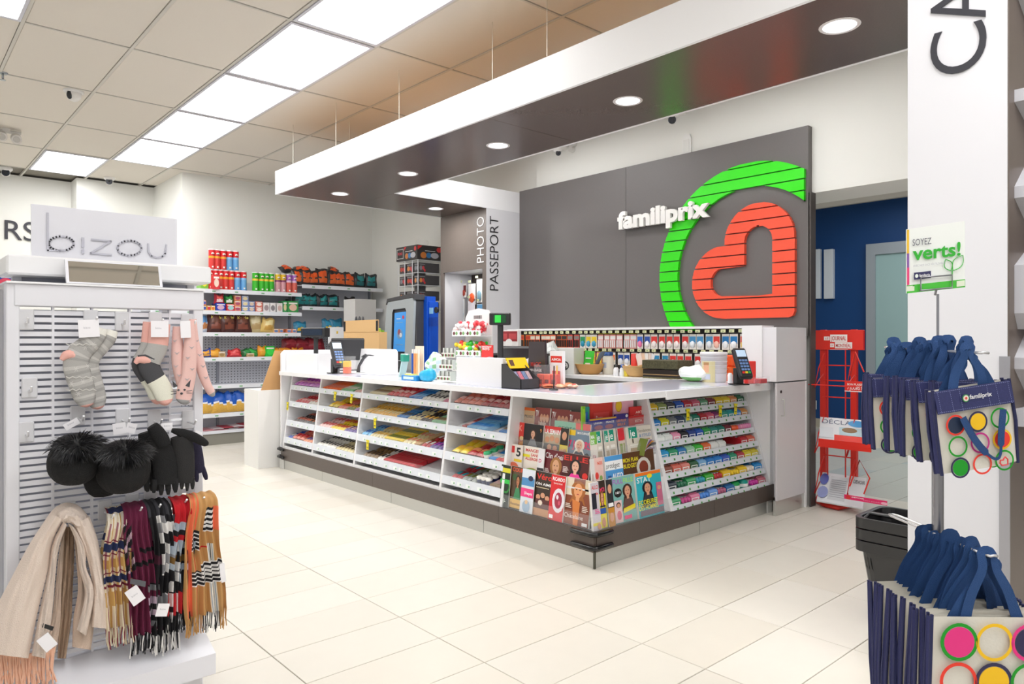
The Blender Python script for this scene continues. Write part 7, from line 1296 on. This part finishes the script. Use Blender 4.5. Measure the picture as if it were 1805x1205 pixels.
wire([(nx1+.02, 5.5, 1.0), (nx1+.12, 5.35, 1.18), (nx1+.2, 5.3, 1.04)], .005); wire([(nx0+.03, 5.3, .93), (nx1+.15, 5.3, .93)], .005); wire([(nx1+.1, 5.3, .2), (nx1+.17, 5.3, .40), (nx1+.24, 5.3, .28), (nx1+.20, 5.3, .16)], .005)
def sgn(x0, y0, x1, y1, Y, col, ops, lab, tiltz=0):
    a, b = P(x0, y0, Y=Y), P(x1, y1, Y=Y); m = MB().box(a.x, b.x, Y, Y+.01, b.z, a.z, M(col, .3)); m.flat(ops, (a.x, Y-.0004, b.z), XA, ZA, b.x-a.x, a.z-b.z, -YA); return m
part('price_plate', sgn(1489, 671, 1536, 692, 5.30, '#e02c22', [('t', 'BON PLAISIR', .1, .6, .2, '#f4e0dc', .6), ('t', '7 JOURS SUR 7', .1, .2, .32, '#ffffff', .85, .01), ('r', 0, 0, 1, .08, '#f4f0ee')], ''), nt, 'red plate reading 7 JOURS SUR 7')
m = MB(); 
def paper(A, B, C, D_, col, ops, lab, th=.012):
    A, B, C, D_ = (Vector(q) for q in (A, B, C, D_)); m = MB(); n = (B-A).cross(D_-A).normalized(); m.prism([A, B, C, D_], M(col, .6), -n*th); m.flat(ops, A+n*.0005, (B-A), (D_-A), (B-A).length, (D_-A).length, n); return solid('newspaper', m, lab, 'newspaper')
paper((nx0+.12, 5.28, .50), (nx1+.26, 5.28, .50), (nx1+.08, 5.58, .66), (nx0-.01, 5.58, .66), '#e9ecf0', [('t', 'DÉCLAT', .05, .75, .16, '#4c5a78', .7, 0.), ('e', .75, .82, .18, .13, '#3c9cd8'), ('r', .4, .35, .95, .65, '#b8d4dc'), ('e', .6, .55, .15, .1, '#8a6a3c'), ('r', .3, 0, 1, .34, '#e83422'), ('r', 0, .2, .28, .6, '#dfe4ea')], 'white magazine with a blue disc and red lower half on the newspaper stand')
part('red_bin_front', MB().box(nx0+.12, nx1+.26, 5.268, 5.28, .47, .53, NR), nt)
paper((nx0+.1, 5.28, .06), (nx1+.2, 5.28, .06), (nx1+.1, 5.6, .22), (nx0, 5.6, .22), '#dfe2e6', [('r', .22, .1, .6, .9, '#c9ccd0')]+[('r', .25, .2+.07*i, .58, .22+.07*i, '#9a9ea6') for i in range(9)]+[('t', 'LE DEVOIR', .64, .75, .12, '#3a3c44', .34, 0.), ('e', .08, .75, .1, .2, '#4c5ab0'), ('e', .1, .3, .12, .2, '#8a94c8')], 'folded broadsheet newspaper on the lowest rack level')
part('pink_plate', sgn(1488, 871, 1563, 891, 5.26, '#e8286c', [('t', 'LE DEVOIR', .08, .55, .26, '#ffffff', .4, .01), ('t', 'Votre quotidien', .45, .3, .25, '#f8a8c4', .45, 0.), ('e', .1, .5, .06, .5, '#e0302c'), ('e', .95, .4, .08, .3, '#f8b8cc')], ''), nt, 'pink plate of the lowest level')
# ---------------- shopping baskets ----------------
BKP = M('#222224', .28, spec=.6)
def basket(cx_, cy_, z0, lab, full):
    t = thing('shopping_basket', lab, 'basket', (cx_, cy_, z0), 0, 'black shopping baskets in the stack'); hx, hy_, h = .175, .15, .35; tp = .74
    def ring(s_, z, r=.05):
        out = []
        for qx, qy, a0 in ((1, 1, 0), (-1, 1, 90), (-1, -1, 180), (1, -1, 270)):
            for i in range(5): a = math.radians(a0+i*22.5); out.append(Vector((cx_+qx*(hx*s_-r)+r*cos(a), cy_+qy*(hy_*s_-r)+r*sin(a), z)))
        return out
    def wallf(u, v, k=1.):
        s_ = tp+(1-tp)*v; Rg = ring(s_*k, z0+h*v); i = u*20; j = int(i) % 20; f_ = i-int(i); return Rg[j]*(1-f_)+Rg[(j+1) % 20]*f_
    def rim(z, w_, th):
        m = MB(); a, b, c, d = ring(1.0, z), ring(1.0+w_, z), ring(1.0+w_, z-th), ring(.99, z-th)
        for A, B in ((a, b), (b, c), (c, d)):
            m.add(A+B, [(i, (i+1) % 20, 20+(i+1) % 20, 20+i) for i in range(20)], BKP, True)
        e = ring(.97, z-.002); m.add(e+a, [(i, (i+1) % 20, 20+(i+1) % 20, 20+i) for i in range(20)], BKP); return m
    part('rim', rim(z0+h, .09, .046), t)
    nu, nv = 80, 14; slot = (lambda i, j: (j in (9, 10, 4, 5, 1) and i % 3 == 1 and (i % 20) in range(1, 19))) if full else (lambda i, j: j in (9, 10) and i % 3 == 1)
    m = MB(); m.grid(lambda u, v: wallf(u, v), nu, nv, BKP, slot, smooth=False); m.grid(lambda u, v: wallf(1-u, v, .975), nu, nv, BKP, lambda i, j: slot(nu-1-i, j), smooth=False); part('wall', m, t)
    m = MB(); m.prism(ring(tp, z0+.004), BKP, (0, 0, .006)); part('bottom', m, t)
    if full: part('handle', MB().tube([(cx_-.15, cy_-.13, z0+h-.01), (cx_-.14, cy_-.09, z0+h+.012), (cx_+.14, cy_-.09, z0+h+.012), (cx_+.15, cy_-.13, z0+h-.01)], .009, BKP, 8), t)
    return t
bq = P(1566, 905, Z=.60)
bx_, by_ = -1.19, 3.46
for k in range(3): basket(bx_, by_, .02+.052*k, ['lowest, with slotted sides,', 'middle', 'top'][k]+' black plastic basket of the stack beside the white column', k != 1)
# ---------------- reusable bag stand ----------------
fw = Vector((-sin(YAW), cos(YAW), 0)); rt = Vector((cos(YAW), sin(YAW), 0))
def V(px, d, py): return P(px, py, D=d)
PD = 1.96; pole = V(1653, PD, 600); MG = M('#9a9aa0', .3, metal=.85)
st = thing('bag_stand', 'grey metal pole stand with wire arms holding reusable bags', 'display stand', (pole.x, pole.y, 0))
pz = V(1653, PD, 575).z; ph_ = V(1653, PD, 607).z
part('pole', MB().tube([(pole.x, pole.y, .02), (pole.x, pole.y, ph_)], .0145, MG, 14), st)
part('upper_rod', MB().tube([(pole.x, pole.y, ph_-.01), (pole.x, pole.y, V(1650, PD, 518).z)], .0035, MG, 8).tube([(pole.x, pole.y, ph_-.02), (pole.x, pole.y, ph_+.008)], .012, MG, 10), st)
part('base', MB().lathe([(.20, 0), (.20, .008), (.02, .02)], MG, (pole.x, pole.y, 0), 28), st)
def arm(fx, fd, fy, bx2, bd, by2):
    A, B = V(fx, fd, fy), V(bx2, bd, by2); n = Vector((0, 0, 1)).cross(A-B).normalized()*.012; d = (A-B).normalized()
    part('arm', MB().tube([A-n-d*.03, A-n*.7, A+ZA*.002, A+n*.7, A+n-d*.03, B+n, B+n*.5-d*.02, B-n*.5-d*.02, B-n, A-n-d*.03], .0035, M('#d4d4d6', .25, metal=.6), 6), st); return A, B
A1, B1 = arm(1736, 1.75, 622, 1570, 2.19, 612); A2, B2 = arm(1752, 1.74, 980, 1578, 2.14, 909)
# sign on the stand
SD = 1.95
def sq(px, py): return V(px, SD, py)
c00, c10, c11, c01 = sq(1598, 517), sq(1701, 506), sq(1701, 389), sq(1598, 404)
sg_ = thing('promo_sign', 'white and green SOYEZ verts sign card above the bag stand', 'sign', tuple((c00+c10)/2))
u_, v_ = (c10-c00), (c01-c00); n_ = u_.cross(v_).normalized(); part('card', MB().prism([c00, c10, c11, c01], M('#eff2ee', .4), -n_*.003), sg_)
m = MB(); uw = u_.length; vh = v_.length; vv = ZA
SG_ = [('p', [(0, 0), (1, 0), (1, .125), (0, .125)], '#4cc43c'), ('p', [(0, .03), (.13, .03), (.13, .11), (0, .11)], '#e4ecd4'), ('p', [(.85, .02), (.99, .02), (.99, .11), (.85, .11)], '#e4ecd4'), ('p', [(.1, .1), (.13, .1), (.13, .125), (.1, .125)], '#3c9c2c'),
       ('r', 0, .62, .035, .99, '#f0c02c'), ('r', 0, .4, .035, .62, '#8a5aa8'), ('r', 0, .13, .035, .4, '#e83c7c'), ('t', 'SOYEZ', .09, .73, .10, '#5a5a66', .32, 0.), ('t', 'verts!', .09, .50, .215, '#30b030', .82, .025), ('t', 'AVEC NOS SACS RÉUTILISABLES', .1, .40, .03, '#b8b8c0', .55, 0.),
       ('r', .11, .20, .40, .31, '#33305c'), ('e', .155, .255, .028, .03, '#e8f0e8'), ('t', 'familiprix', .2, .235, .042, '#ffffff', .18, .01)]
m.flat(SG_, c00+n_*.0004, u_, v_, uw, vh, n_)
LGc = M('#3cb43c', .4)
def leaf(cx_, cy_, a, L, w_):
    pts = []
    for i in range(13): t = i/12; pts.append((t*L, w_*sin(pi*t)))
    for i in range(13): t = 1-i/12; pts.append((t*L, -w_*sin(pi*t)))
    P_ = [c00+n_*.003+u_.normalized()*((cx_*uw)+x*cos(a)-y*sin(a))+v_.normalized()*((cy_*vh)+x*sin(a)+y*cos(a)) for x, y in pts]
    m.tube(P_+[P_[0]], .0012, LGc, 4, False)
leaf(.78, .28, .95, .048, .014); leaf(.75, .28, 2.0, .036, .011); m.tube([c00+n_*.003+u_*.77+v_*.28, c00+n_*.003+u_*.77+v_*.10], .0013, LGc, 4)
part('print', m, sg_, 'green leaves and SOYEZ verts lettering')
hd = [sq(1621, 512)+n_*.006, sq(1621, 489)+n_*.006, sq(1676, 485)+n_*.006, sq(1676, 507)+n_*.006]
part('sign_holder', MB().tube(hd+[hd[0]], .0022, MG, 6).tube([hd[0], hd[0]-n_*.012], .0022, MG, 6).tube([hd[3], hd[3]-n_*.012], .0022, MG, 6).tube([(hd[0]+hd[3])/2, sq(1648, 520)], .003, MG, 6), st)
# bags
rb = random.Random(3)
NVY = M('#1f2450', .65, bump=.25, bs=260, var=.25); NVY2 = M('#262a5c', .6, bump=.2, bs=200, var=.2); CVS = M('#dcd8cd', .7, bump=.12, bs=150, var=.03); STR = M('#20487e', .75, bump=.6, bs=600, var=.12); STI = M('#8a92c0', .6)
cols = {'g': '#0a9a1e', 'r': '#ee3a28', 'y': '#f6c310', 'n': '#2c2850', 'p': '#ea2f86', 'm': '#c02c84', 'k': '#1c2c48'}
def dots(o, u, v, W, H, n, r, rows, layout):
    m = MB(); e = .0006
    for (i, j, oc, fc) in layout:
        c = o+u*(W*(.205+.29*i))+v*(H-r*1.25-j*r*2.06)+n*e; N = 26
        if c.z-o.z < -99: continue
        ring = [c+(u*cos(2*pi*k/N)+v*sin(2*pi*k/N))*q for q in (r, r*.82) for k in range(N)]
        m.add(ring, [(k, (k+1) % N, N+(k+1) % N, N+k) for k in range(N)], M(cols[oc], .5))
        if fc: m.add([c+n*e+(u*cos(2*pi*k/N)+v*sin(2*pi*k/N))*(r*.8) for k in range(N)], [tuple(range(N))], M(cols[fc], .5))
    return m
def toptbag(C, arm_z, W, H, yaw, roll, lab, band, lay, r, grp, swing=0., th=.02, det=True):
    # C: centre of the top edge; bag face looks towards the camera
    R3 = Matrix.Rotation(yaw, 3, 'Z'); u = R3@rt; n = -(R3@fw); u = (u*cos(roll)+ZA*sin(roll)).normalized(); v = (ZA-u*u.z); v = (v-n*swing).normalized(); n = u.cross(v).normalized()
    t = thing('reusable_bag', lab, 'bag', tuple(C-v*H), 0, grp); o = C-u*W/2-v*H
    def bow(a, b): return .010*sin(pi*a)*(1-b)
    m = MB(); m.grid(lambda a, b: o+u*(W*a)+v*(H*b)+n*(th/2+bow(a, b)), 6, 6, CVS); m.grid(lambda a, b: o+u*(W*(1-a))+v*(H*b)-n*(th/2), 2, 2, CVS); 
    m.prism([o-n*th/2, o+u*W-n*th/2, o+u*W+n*th/2, o+n*th/2], CVS, v*.002); part('panel', m, t)
    for s_ in (0, 1):
        a = o+u*(W*s_); m = MB(); off = .004 if s_ else -.004
        for k2 in (1, -1): m.tube([a+n*(k2*th*.5+.0)+v*(-.004), a+n*(k2*(th*.5+.003))+v*(H*.5)+u*off, a+n*(k2*th*.5)+v*(H+.004)], .0042, NVY, 6)
        m.grid(lambda p, q: a+n*((p-.5)*th)+v*(H*q)+u*off*2*sin(pi*p), 2, 2, NVY2); part('side_piping', m, t, 'navy side piping')
    if band:
        bh = H*band; m = MB(); q0 = o+v*(H-bh)+n*(th/2+.011); m.prism([q0, q0+u*W, q0+u*W+v*bh-n*.008, q0+v*bh-n*.008], NVY2, -n*.003)
        for k2 in range(0, 40): 
            for vv_ in (.06, .94): a = q0+u*(W*k2/40)+v*(bh*vv_)-n*(.008*vv_)+n*.0006; m.quad(a, a+u*W*.014, a+u*W*.014+v*.0012, a+v*.0012, STI)
        for k2 in range(12):
            for uu in (.04, .2, .32, .68, .8, .96): a = q0+u*(W*uu)+v*(bh*k2/12)-n*(.008*k2/12)+n*.0006; m.quad(a, a+u*.0012, a+u*.0012+v*bh*.045, a+v*bh*.045, STI)
        part('top_band', m, t, 'navy stitched band')
        if det:
            m = MB(); m.text('familiprix', q0+u*(W*.42)+v*(bh*.46)+n*.0006, u, v, bh*.2, M('#f0f0f2', .5), width=W*.29, bold=.015, nrm=n)
            c = q0+u*(W*.37)+v*(bh*.54); N = 16; m.add([c+n*.0008+(u*cos(2*pi*k/N)+v*sin(2*pi*k/N))*bh*.17 for k in range(N)], [tuple(range(N))], M('#3a9c4c', .5)); m.add([c+n*.0014+(u*cos(2*pi*k/N)+v*sin(2*pi*k/N))*bh*.13 for k in range(N)], [tuple(range(N))], M('#f0e0d8', .5)); m.add([c+n*.002+(u*cos(2*pi*k/N)+v*sin(2*pi*k/N))*bh*.06 for k in range(N)], [tuple(range(N))], M('#e0503c', .5)); part('lettering', m, t, 'small white lettering with round mark')
    if lay: m = dots(o, u, v, W, H*(1-band), n*1, r, 0, lay); m.v = [q+n*(th/2+.0105) for q in m.v]; part('printed_circles', m, t)
    # two handle straps looped over the arm
    for si, s_ in enumerate((.10, -.10)):
        m = MB(); a0, a1 = C+u*(-W*.27)+n*s_*.06, C+u*(W*.27)+n*s_*.06; top = Vector((C.x, C.y, arm_z+.004+(rb.uniform(-.012, .008) if s_ > 0 else rb.uniform(-.03, -.005))))+n*s_*.05+u*rb.uniform(-.012, .012); sw = rb.uniform(.012, .016); a0 = a0+u*rb.uniform(-.02, .03)*(W/.3); a1 = a1+u*rb.uniform(-.03, .02)*(W/.3)
        pts = [a0-v*.012, a0+(top-a0)*.35-u*.004, a0+(top-a0)*.75+u*.0, top-u*.014, top+u*.014, a1+(top-a1)*.75, a1+(top-a1)*.35+u*.004, a1-v*.012]
        pts = [Vector(q) for q in dens([tuple(q) for q in pts], 3)]
        NN = len(pts)
        def g(a, b):
            i = a*(NN-1); k2 = min(int(i), NN-2); f_ = i-k2; p = pts[k2]*(1-f_)+pts[k2+1]*f_; d = (pts[k2+1]-pts[k2]).normalized(); side = d.cross(n).normalized(); return p+side*(sw*(b-.5)*2)*(1-.35*sin(pi*a))+n*(.003*sin(14*a+si*2+C.x*40))+n*(.004*(b-.5)*sin(3*a+si))
        m.grid(lambda a, b: g(a, b), NN*2, 3, STR); m.grid(lambda a, b: g(1-a, b)-n*.0012, NN*2, 3, STR); part('handle', m, t, 'blue woven handle strap')
    return t, o, u, v, n
layU = [(0, 0, 'r', 'k'), (1, 0, 'n', 'y'), (2, 0, 'g', None), (0, 1, 'g', None), (1, 1, 'm', None), (2, 1, 'y', 'r'), (0, 2, 'n', 'g'), (1, 2, 'r', None), (2, 2, 'g', None)]
layL = [(0, 0, 'g', 'p'), (1, 0, 'y', None), (2, 0, 'p', 'n'), (0, 1, 'r', None), (1, 1, 'n', 'y'), (2, 1, 'g', None), (0, 2, 'g', None), (1, 2, 'r', 'y'), (2, 2, 'y', None)]
rb = random.Random(3)
NB = 9
for k in range(NB):
    f_ = k/(NB-1); f2 = f_**.9; c = A1+(B1-A1)*(.04+.92*f2); d = 1.77+(2.17-1.77)*f2
    if k == 0:
        C0 = (V(1630, 1.74, 691)+V(1779, 1.80, 668))/2; C = C0; yaw, roll, sw = .12, .135, -.02; W = .208
    else: C = Vector((c.x, c.y, 1.17+rb.uniform(-.005, .005))); yaw, roll, sw = rb.uniform(-.15, .25), rb.uniform(-.05, .05), rb.uniform(-.05, .12); C = C-rt*rb.uniform(-.005, .014)+fw*0; W = .195
    az = V(1700, d, 600+(rb.uniform(0, 10))).z
    t, o, u, v, n = toptbag(C, az if k else V(1700, 1.77, 612).z, W, .205, yaw, roll, 'small reusable bag with circles and navy band, '+('frontmost on the upper arm, lettering readable' if k == 0 else f'{ORD[k]} from the front on the upper arm'), .27, layU, .0258, 'small bags on the upper arm', sw, .012 if k else .022, det=k == 0)
    if k == 0:
        m = MB(); hh_ = o+u*(W*.76)+v*(.205*.73-.0258*1.25-2*.0258*2.06)+n*.026; pts = [(-.3, -.5), (.45, -.5), (.5, .1), (.2, .45), (0, .25), (-.1, .1), (-.45, .15), (-.55, -.2)]; m.tube([hh_+(u*a+v*b)*.021 for a, b in pts]+[hh_+(u*pts[0][0]+v*pts[0][1])*.021], .0018, M('#e8484c', .5), 5); part('heart_print', m, t)
        m = MB(); L = [o+u*(W*.27)+v*.135, o+u*(W*.36)+v*.09, o+u*(W*.48)+v*.05, o+u*(W*.62)+v*.022, o+u*(W*.70)+v*.03, o+u*(W*.74)+v*.08, o+u*(W*.80)+v*.14]; L = [Vector(q)+n*.032 for q in dens([tuple(q) for q in L], 4)]; NN = len(L)
        def g2(a, b): i = a*(NN-1); k2 = min(int(i), NN-2); f_ = i-k2; p = L[k2]*(1-f_)+L[k2+1]*f_; dd = (L[k2+1]-L[k2]).normalized(); s_ = dd.cross(n); return p+s_*(.009*(b-.5)*2)*(1 if a < .4 or a > .75 else .4)
        m.grid(g2, NN*2, 2, STR); m.grid(lambda a, b: g2(1-a, b)-n*.001, NN*2, 2, STR); part('handle', m, t, 'blue strap hanging over the printed face')
NB = 11
for k in range(NB):
    f2 = (k/(NB-1))**.9; c = A2+(B2-A2)*(.03+.93*f2); d = 0
    c = A2+(B2-A2)*(.03+.60*f2); C = Vector((c.x, c.y, V(1750, 1.755, 1083).z+rb.uniform(-.005, .005)))-rt*(0 if k == 0 else rb.uniform(-.004, .012)); az = c.z
    toptbag(C, az, .302, .42, 0.02 if k == 0 else rb.uniform(-.06, .15), -.02 if k == 0 else rb.uniform(-.03, .03), 'tall reusable bag with coloured circles, '+('frontmost on the lower arm' if k == 0 else f'{ORD[k]} from the front on the lower arm'), 0, layL, .0465, 'tall bags on the lower arm', 0 if k == 0 else rb.uniform(-.03, .06), .011 if k else .016, det=False)
# ---------------- cameras, sprinkler, emergency light, wall bits ----------------
def camera_dome(p, n, lab, dark=True, s=1.):
    t = thing('security_camera', lab, 'camera', p); p = Vector(p); n = Vector(n)
    m = MB(); m.lathe([(.065*s, 0), (.065*s, -.02*s), (.05*s, -.035*s)], M('#e6e4e2', .4), p, 20); part('mount', m, t)
    c = p+Vector((0, 0, -.055*s)); m = MB().ball(c, .042*s, M('#e2e0dc', .4), 14, 9); b = part('housing', m, t)
    toc = (Vector((0, 0, 1.3))-c); toc.z = -abs(toc.z)*.6; toc.normalize(); toc = (toc+n).normalized(); m = MB().tube([c+toc*.02*s, c+toc*.044*s], .038*s, M('#151c28', .2), 14).tube([c+toc*.04*s, c+toc*.047*s], .012*s, BLK, 10); part('lens', m, t)
q = P(10, 297, Z=3.31); camera_dome((q.x, q.y, 3.32), (0, 0, 0), 'white dome security camera under the ceiling at the far left', s=1.1)
q = P(193, 314, Z=3.31); camera_dome((q.x, q.y, 3.32), (.3, -.2, 0), 'small white dome security camera under the ceiling near the corner wall', s=1.0)
q = P(1193, 203, Y=5.27); camera_dome((q.x, 5.2, q.z-.01), (0, 0, 0), 'dome security camera above the logo panel, right one', s=.9)
q = P(992, 264, Y=5.27); camera_dome((q.x, 5.2, q.z-.01), (.2, 0, 0), 'dome security camera above the logo panel, left one', s=.7)
for nm, px, py in (('camera_bracket', 1193, 199), ('camera_bracket', 992, 259)):
    q = P(px, py, Y=5.27); solid(nm, MB().box(q.x-.05, q.x+.05, 5.15, 5.352, q.z-.01, q.z+.01, M('#e6e4e0', .4), .004), ('right' if px > 1000 else 'left')+' white wall bracket carrying the camera above the logo panel', 'bracket', group='camera brackets')
q = P(1008, 263, Y=5.33); put(MB().tube([(0, -.0, 0), (0, -.05, 0)], .03, M('#dcdad6', .4), 14).tube([(.03, 0, .05), (.03, -.05, .04)], .025, M('#dcdad6', .4), 12), 'wall_sensor', 'pair of small round white wall spots beside the left camera', 'sensor', (q.x, 5.35, q.z))
q = P(1210, 254, Y=5.33); put(MB().prism([(-.045, 0, -.09), (.045, 0, -.09), (.045, 0, .05), (.03, 0, .085), (0, 0, .1), (-.03, 0, .085), (-.045, 0, .05)], M('#e9e9e6', .4), (0, .02, 0)).box(-.03, .03, -.004, 0, -.07, .04, M('#dededa', .4)), 'motion_detector', 'arched white wall sensor over the top edge of the logo panel', 'sensor', (q.x, 5.33, q.z))
q = P(130, 160, Z=ZC); t = thing('dome_camera', 'larger white ceiling dome camera with a black lens slit', 'camera', (q.x, q.y, ZC-.01))
part('base_ring', MB().lathe([(.075, 0), (.075, -.012), (.06, -.02)], M('#dcdad8', .4), (q.x, q.y, ZC-.001), 24), t); part('dome', MB().ball((q.x, q.y, ZC-.03), (.055, .055, .06), M('#dedcd8', .35), 18, 12), t)
part('lens', MB().ball((q.x-.0+.03, q.y-.035, ZC-.045), (.02, .022, .038), M('#26282c', .25), 10, 8), t)
q = P(5, 128, Z=ZC); t = thing('sprinkler', 'small chrome ceiling sprinkler at the left edge', 'sprinkler', (q.x, q.y, ZC-.01))
part('plate', MB().lathe([(.035, 0), (.03, -.008), (.012, -.012)], M('#8f969c', .25, metal=.8), (q.x, q.y, ZC-.001), 20), t); part('head', MB().lathe([(.008, -.01), (.008, -.045), (.004, -.05)], M('#9aa0a4', .25, metal=.8), (q.x, q.y, ZC), 10).lathe([(.02, -.055), (.02, -.058)], M('#9aa0a4', .25, metal=.8), (q.x, q.y, ZC), 14), t)
q = P(12, 228, Z=ZC-.02); t = thing('emergency_light', 'pair of small round emergency lamps on the ceiling at far left', 'light', (q.x, q.y, ZC-.03))
part('bar', MB().tube([(q.x-.05, q.y-.1, ZC-.03), (q.x-.05, q.y+.12, ZC-.03)], .018, M('#dad8d4', .4), 8).box(q.x-.07, q.x-.03, q.y-.03, q.y+.03, ZC-.03, ZC, M('#dad8d4', .4)), t)
for px, py in ((3, 240), (29, 245)): c = P(px, py, X=q.x); part('lamp_head', MB().tube([(c.x-.04, c.y, c.z+.02), (c.x+.02, c.y, c.z-.01)], .045, M('#d3d0cc', .35), 16).tube([(c.x+.02, c.y, c.z-.01), (c.x+.024, c.y, c.z-.012)], .03, M('#b9b6b2', .2), 14), t)
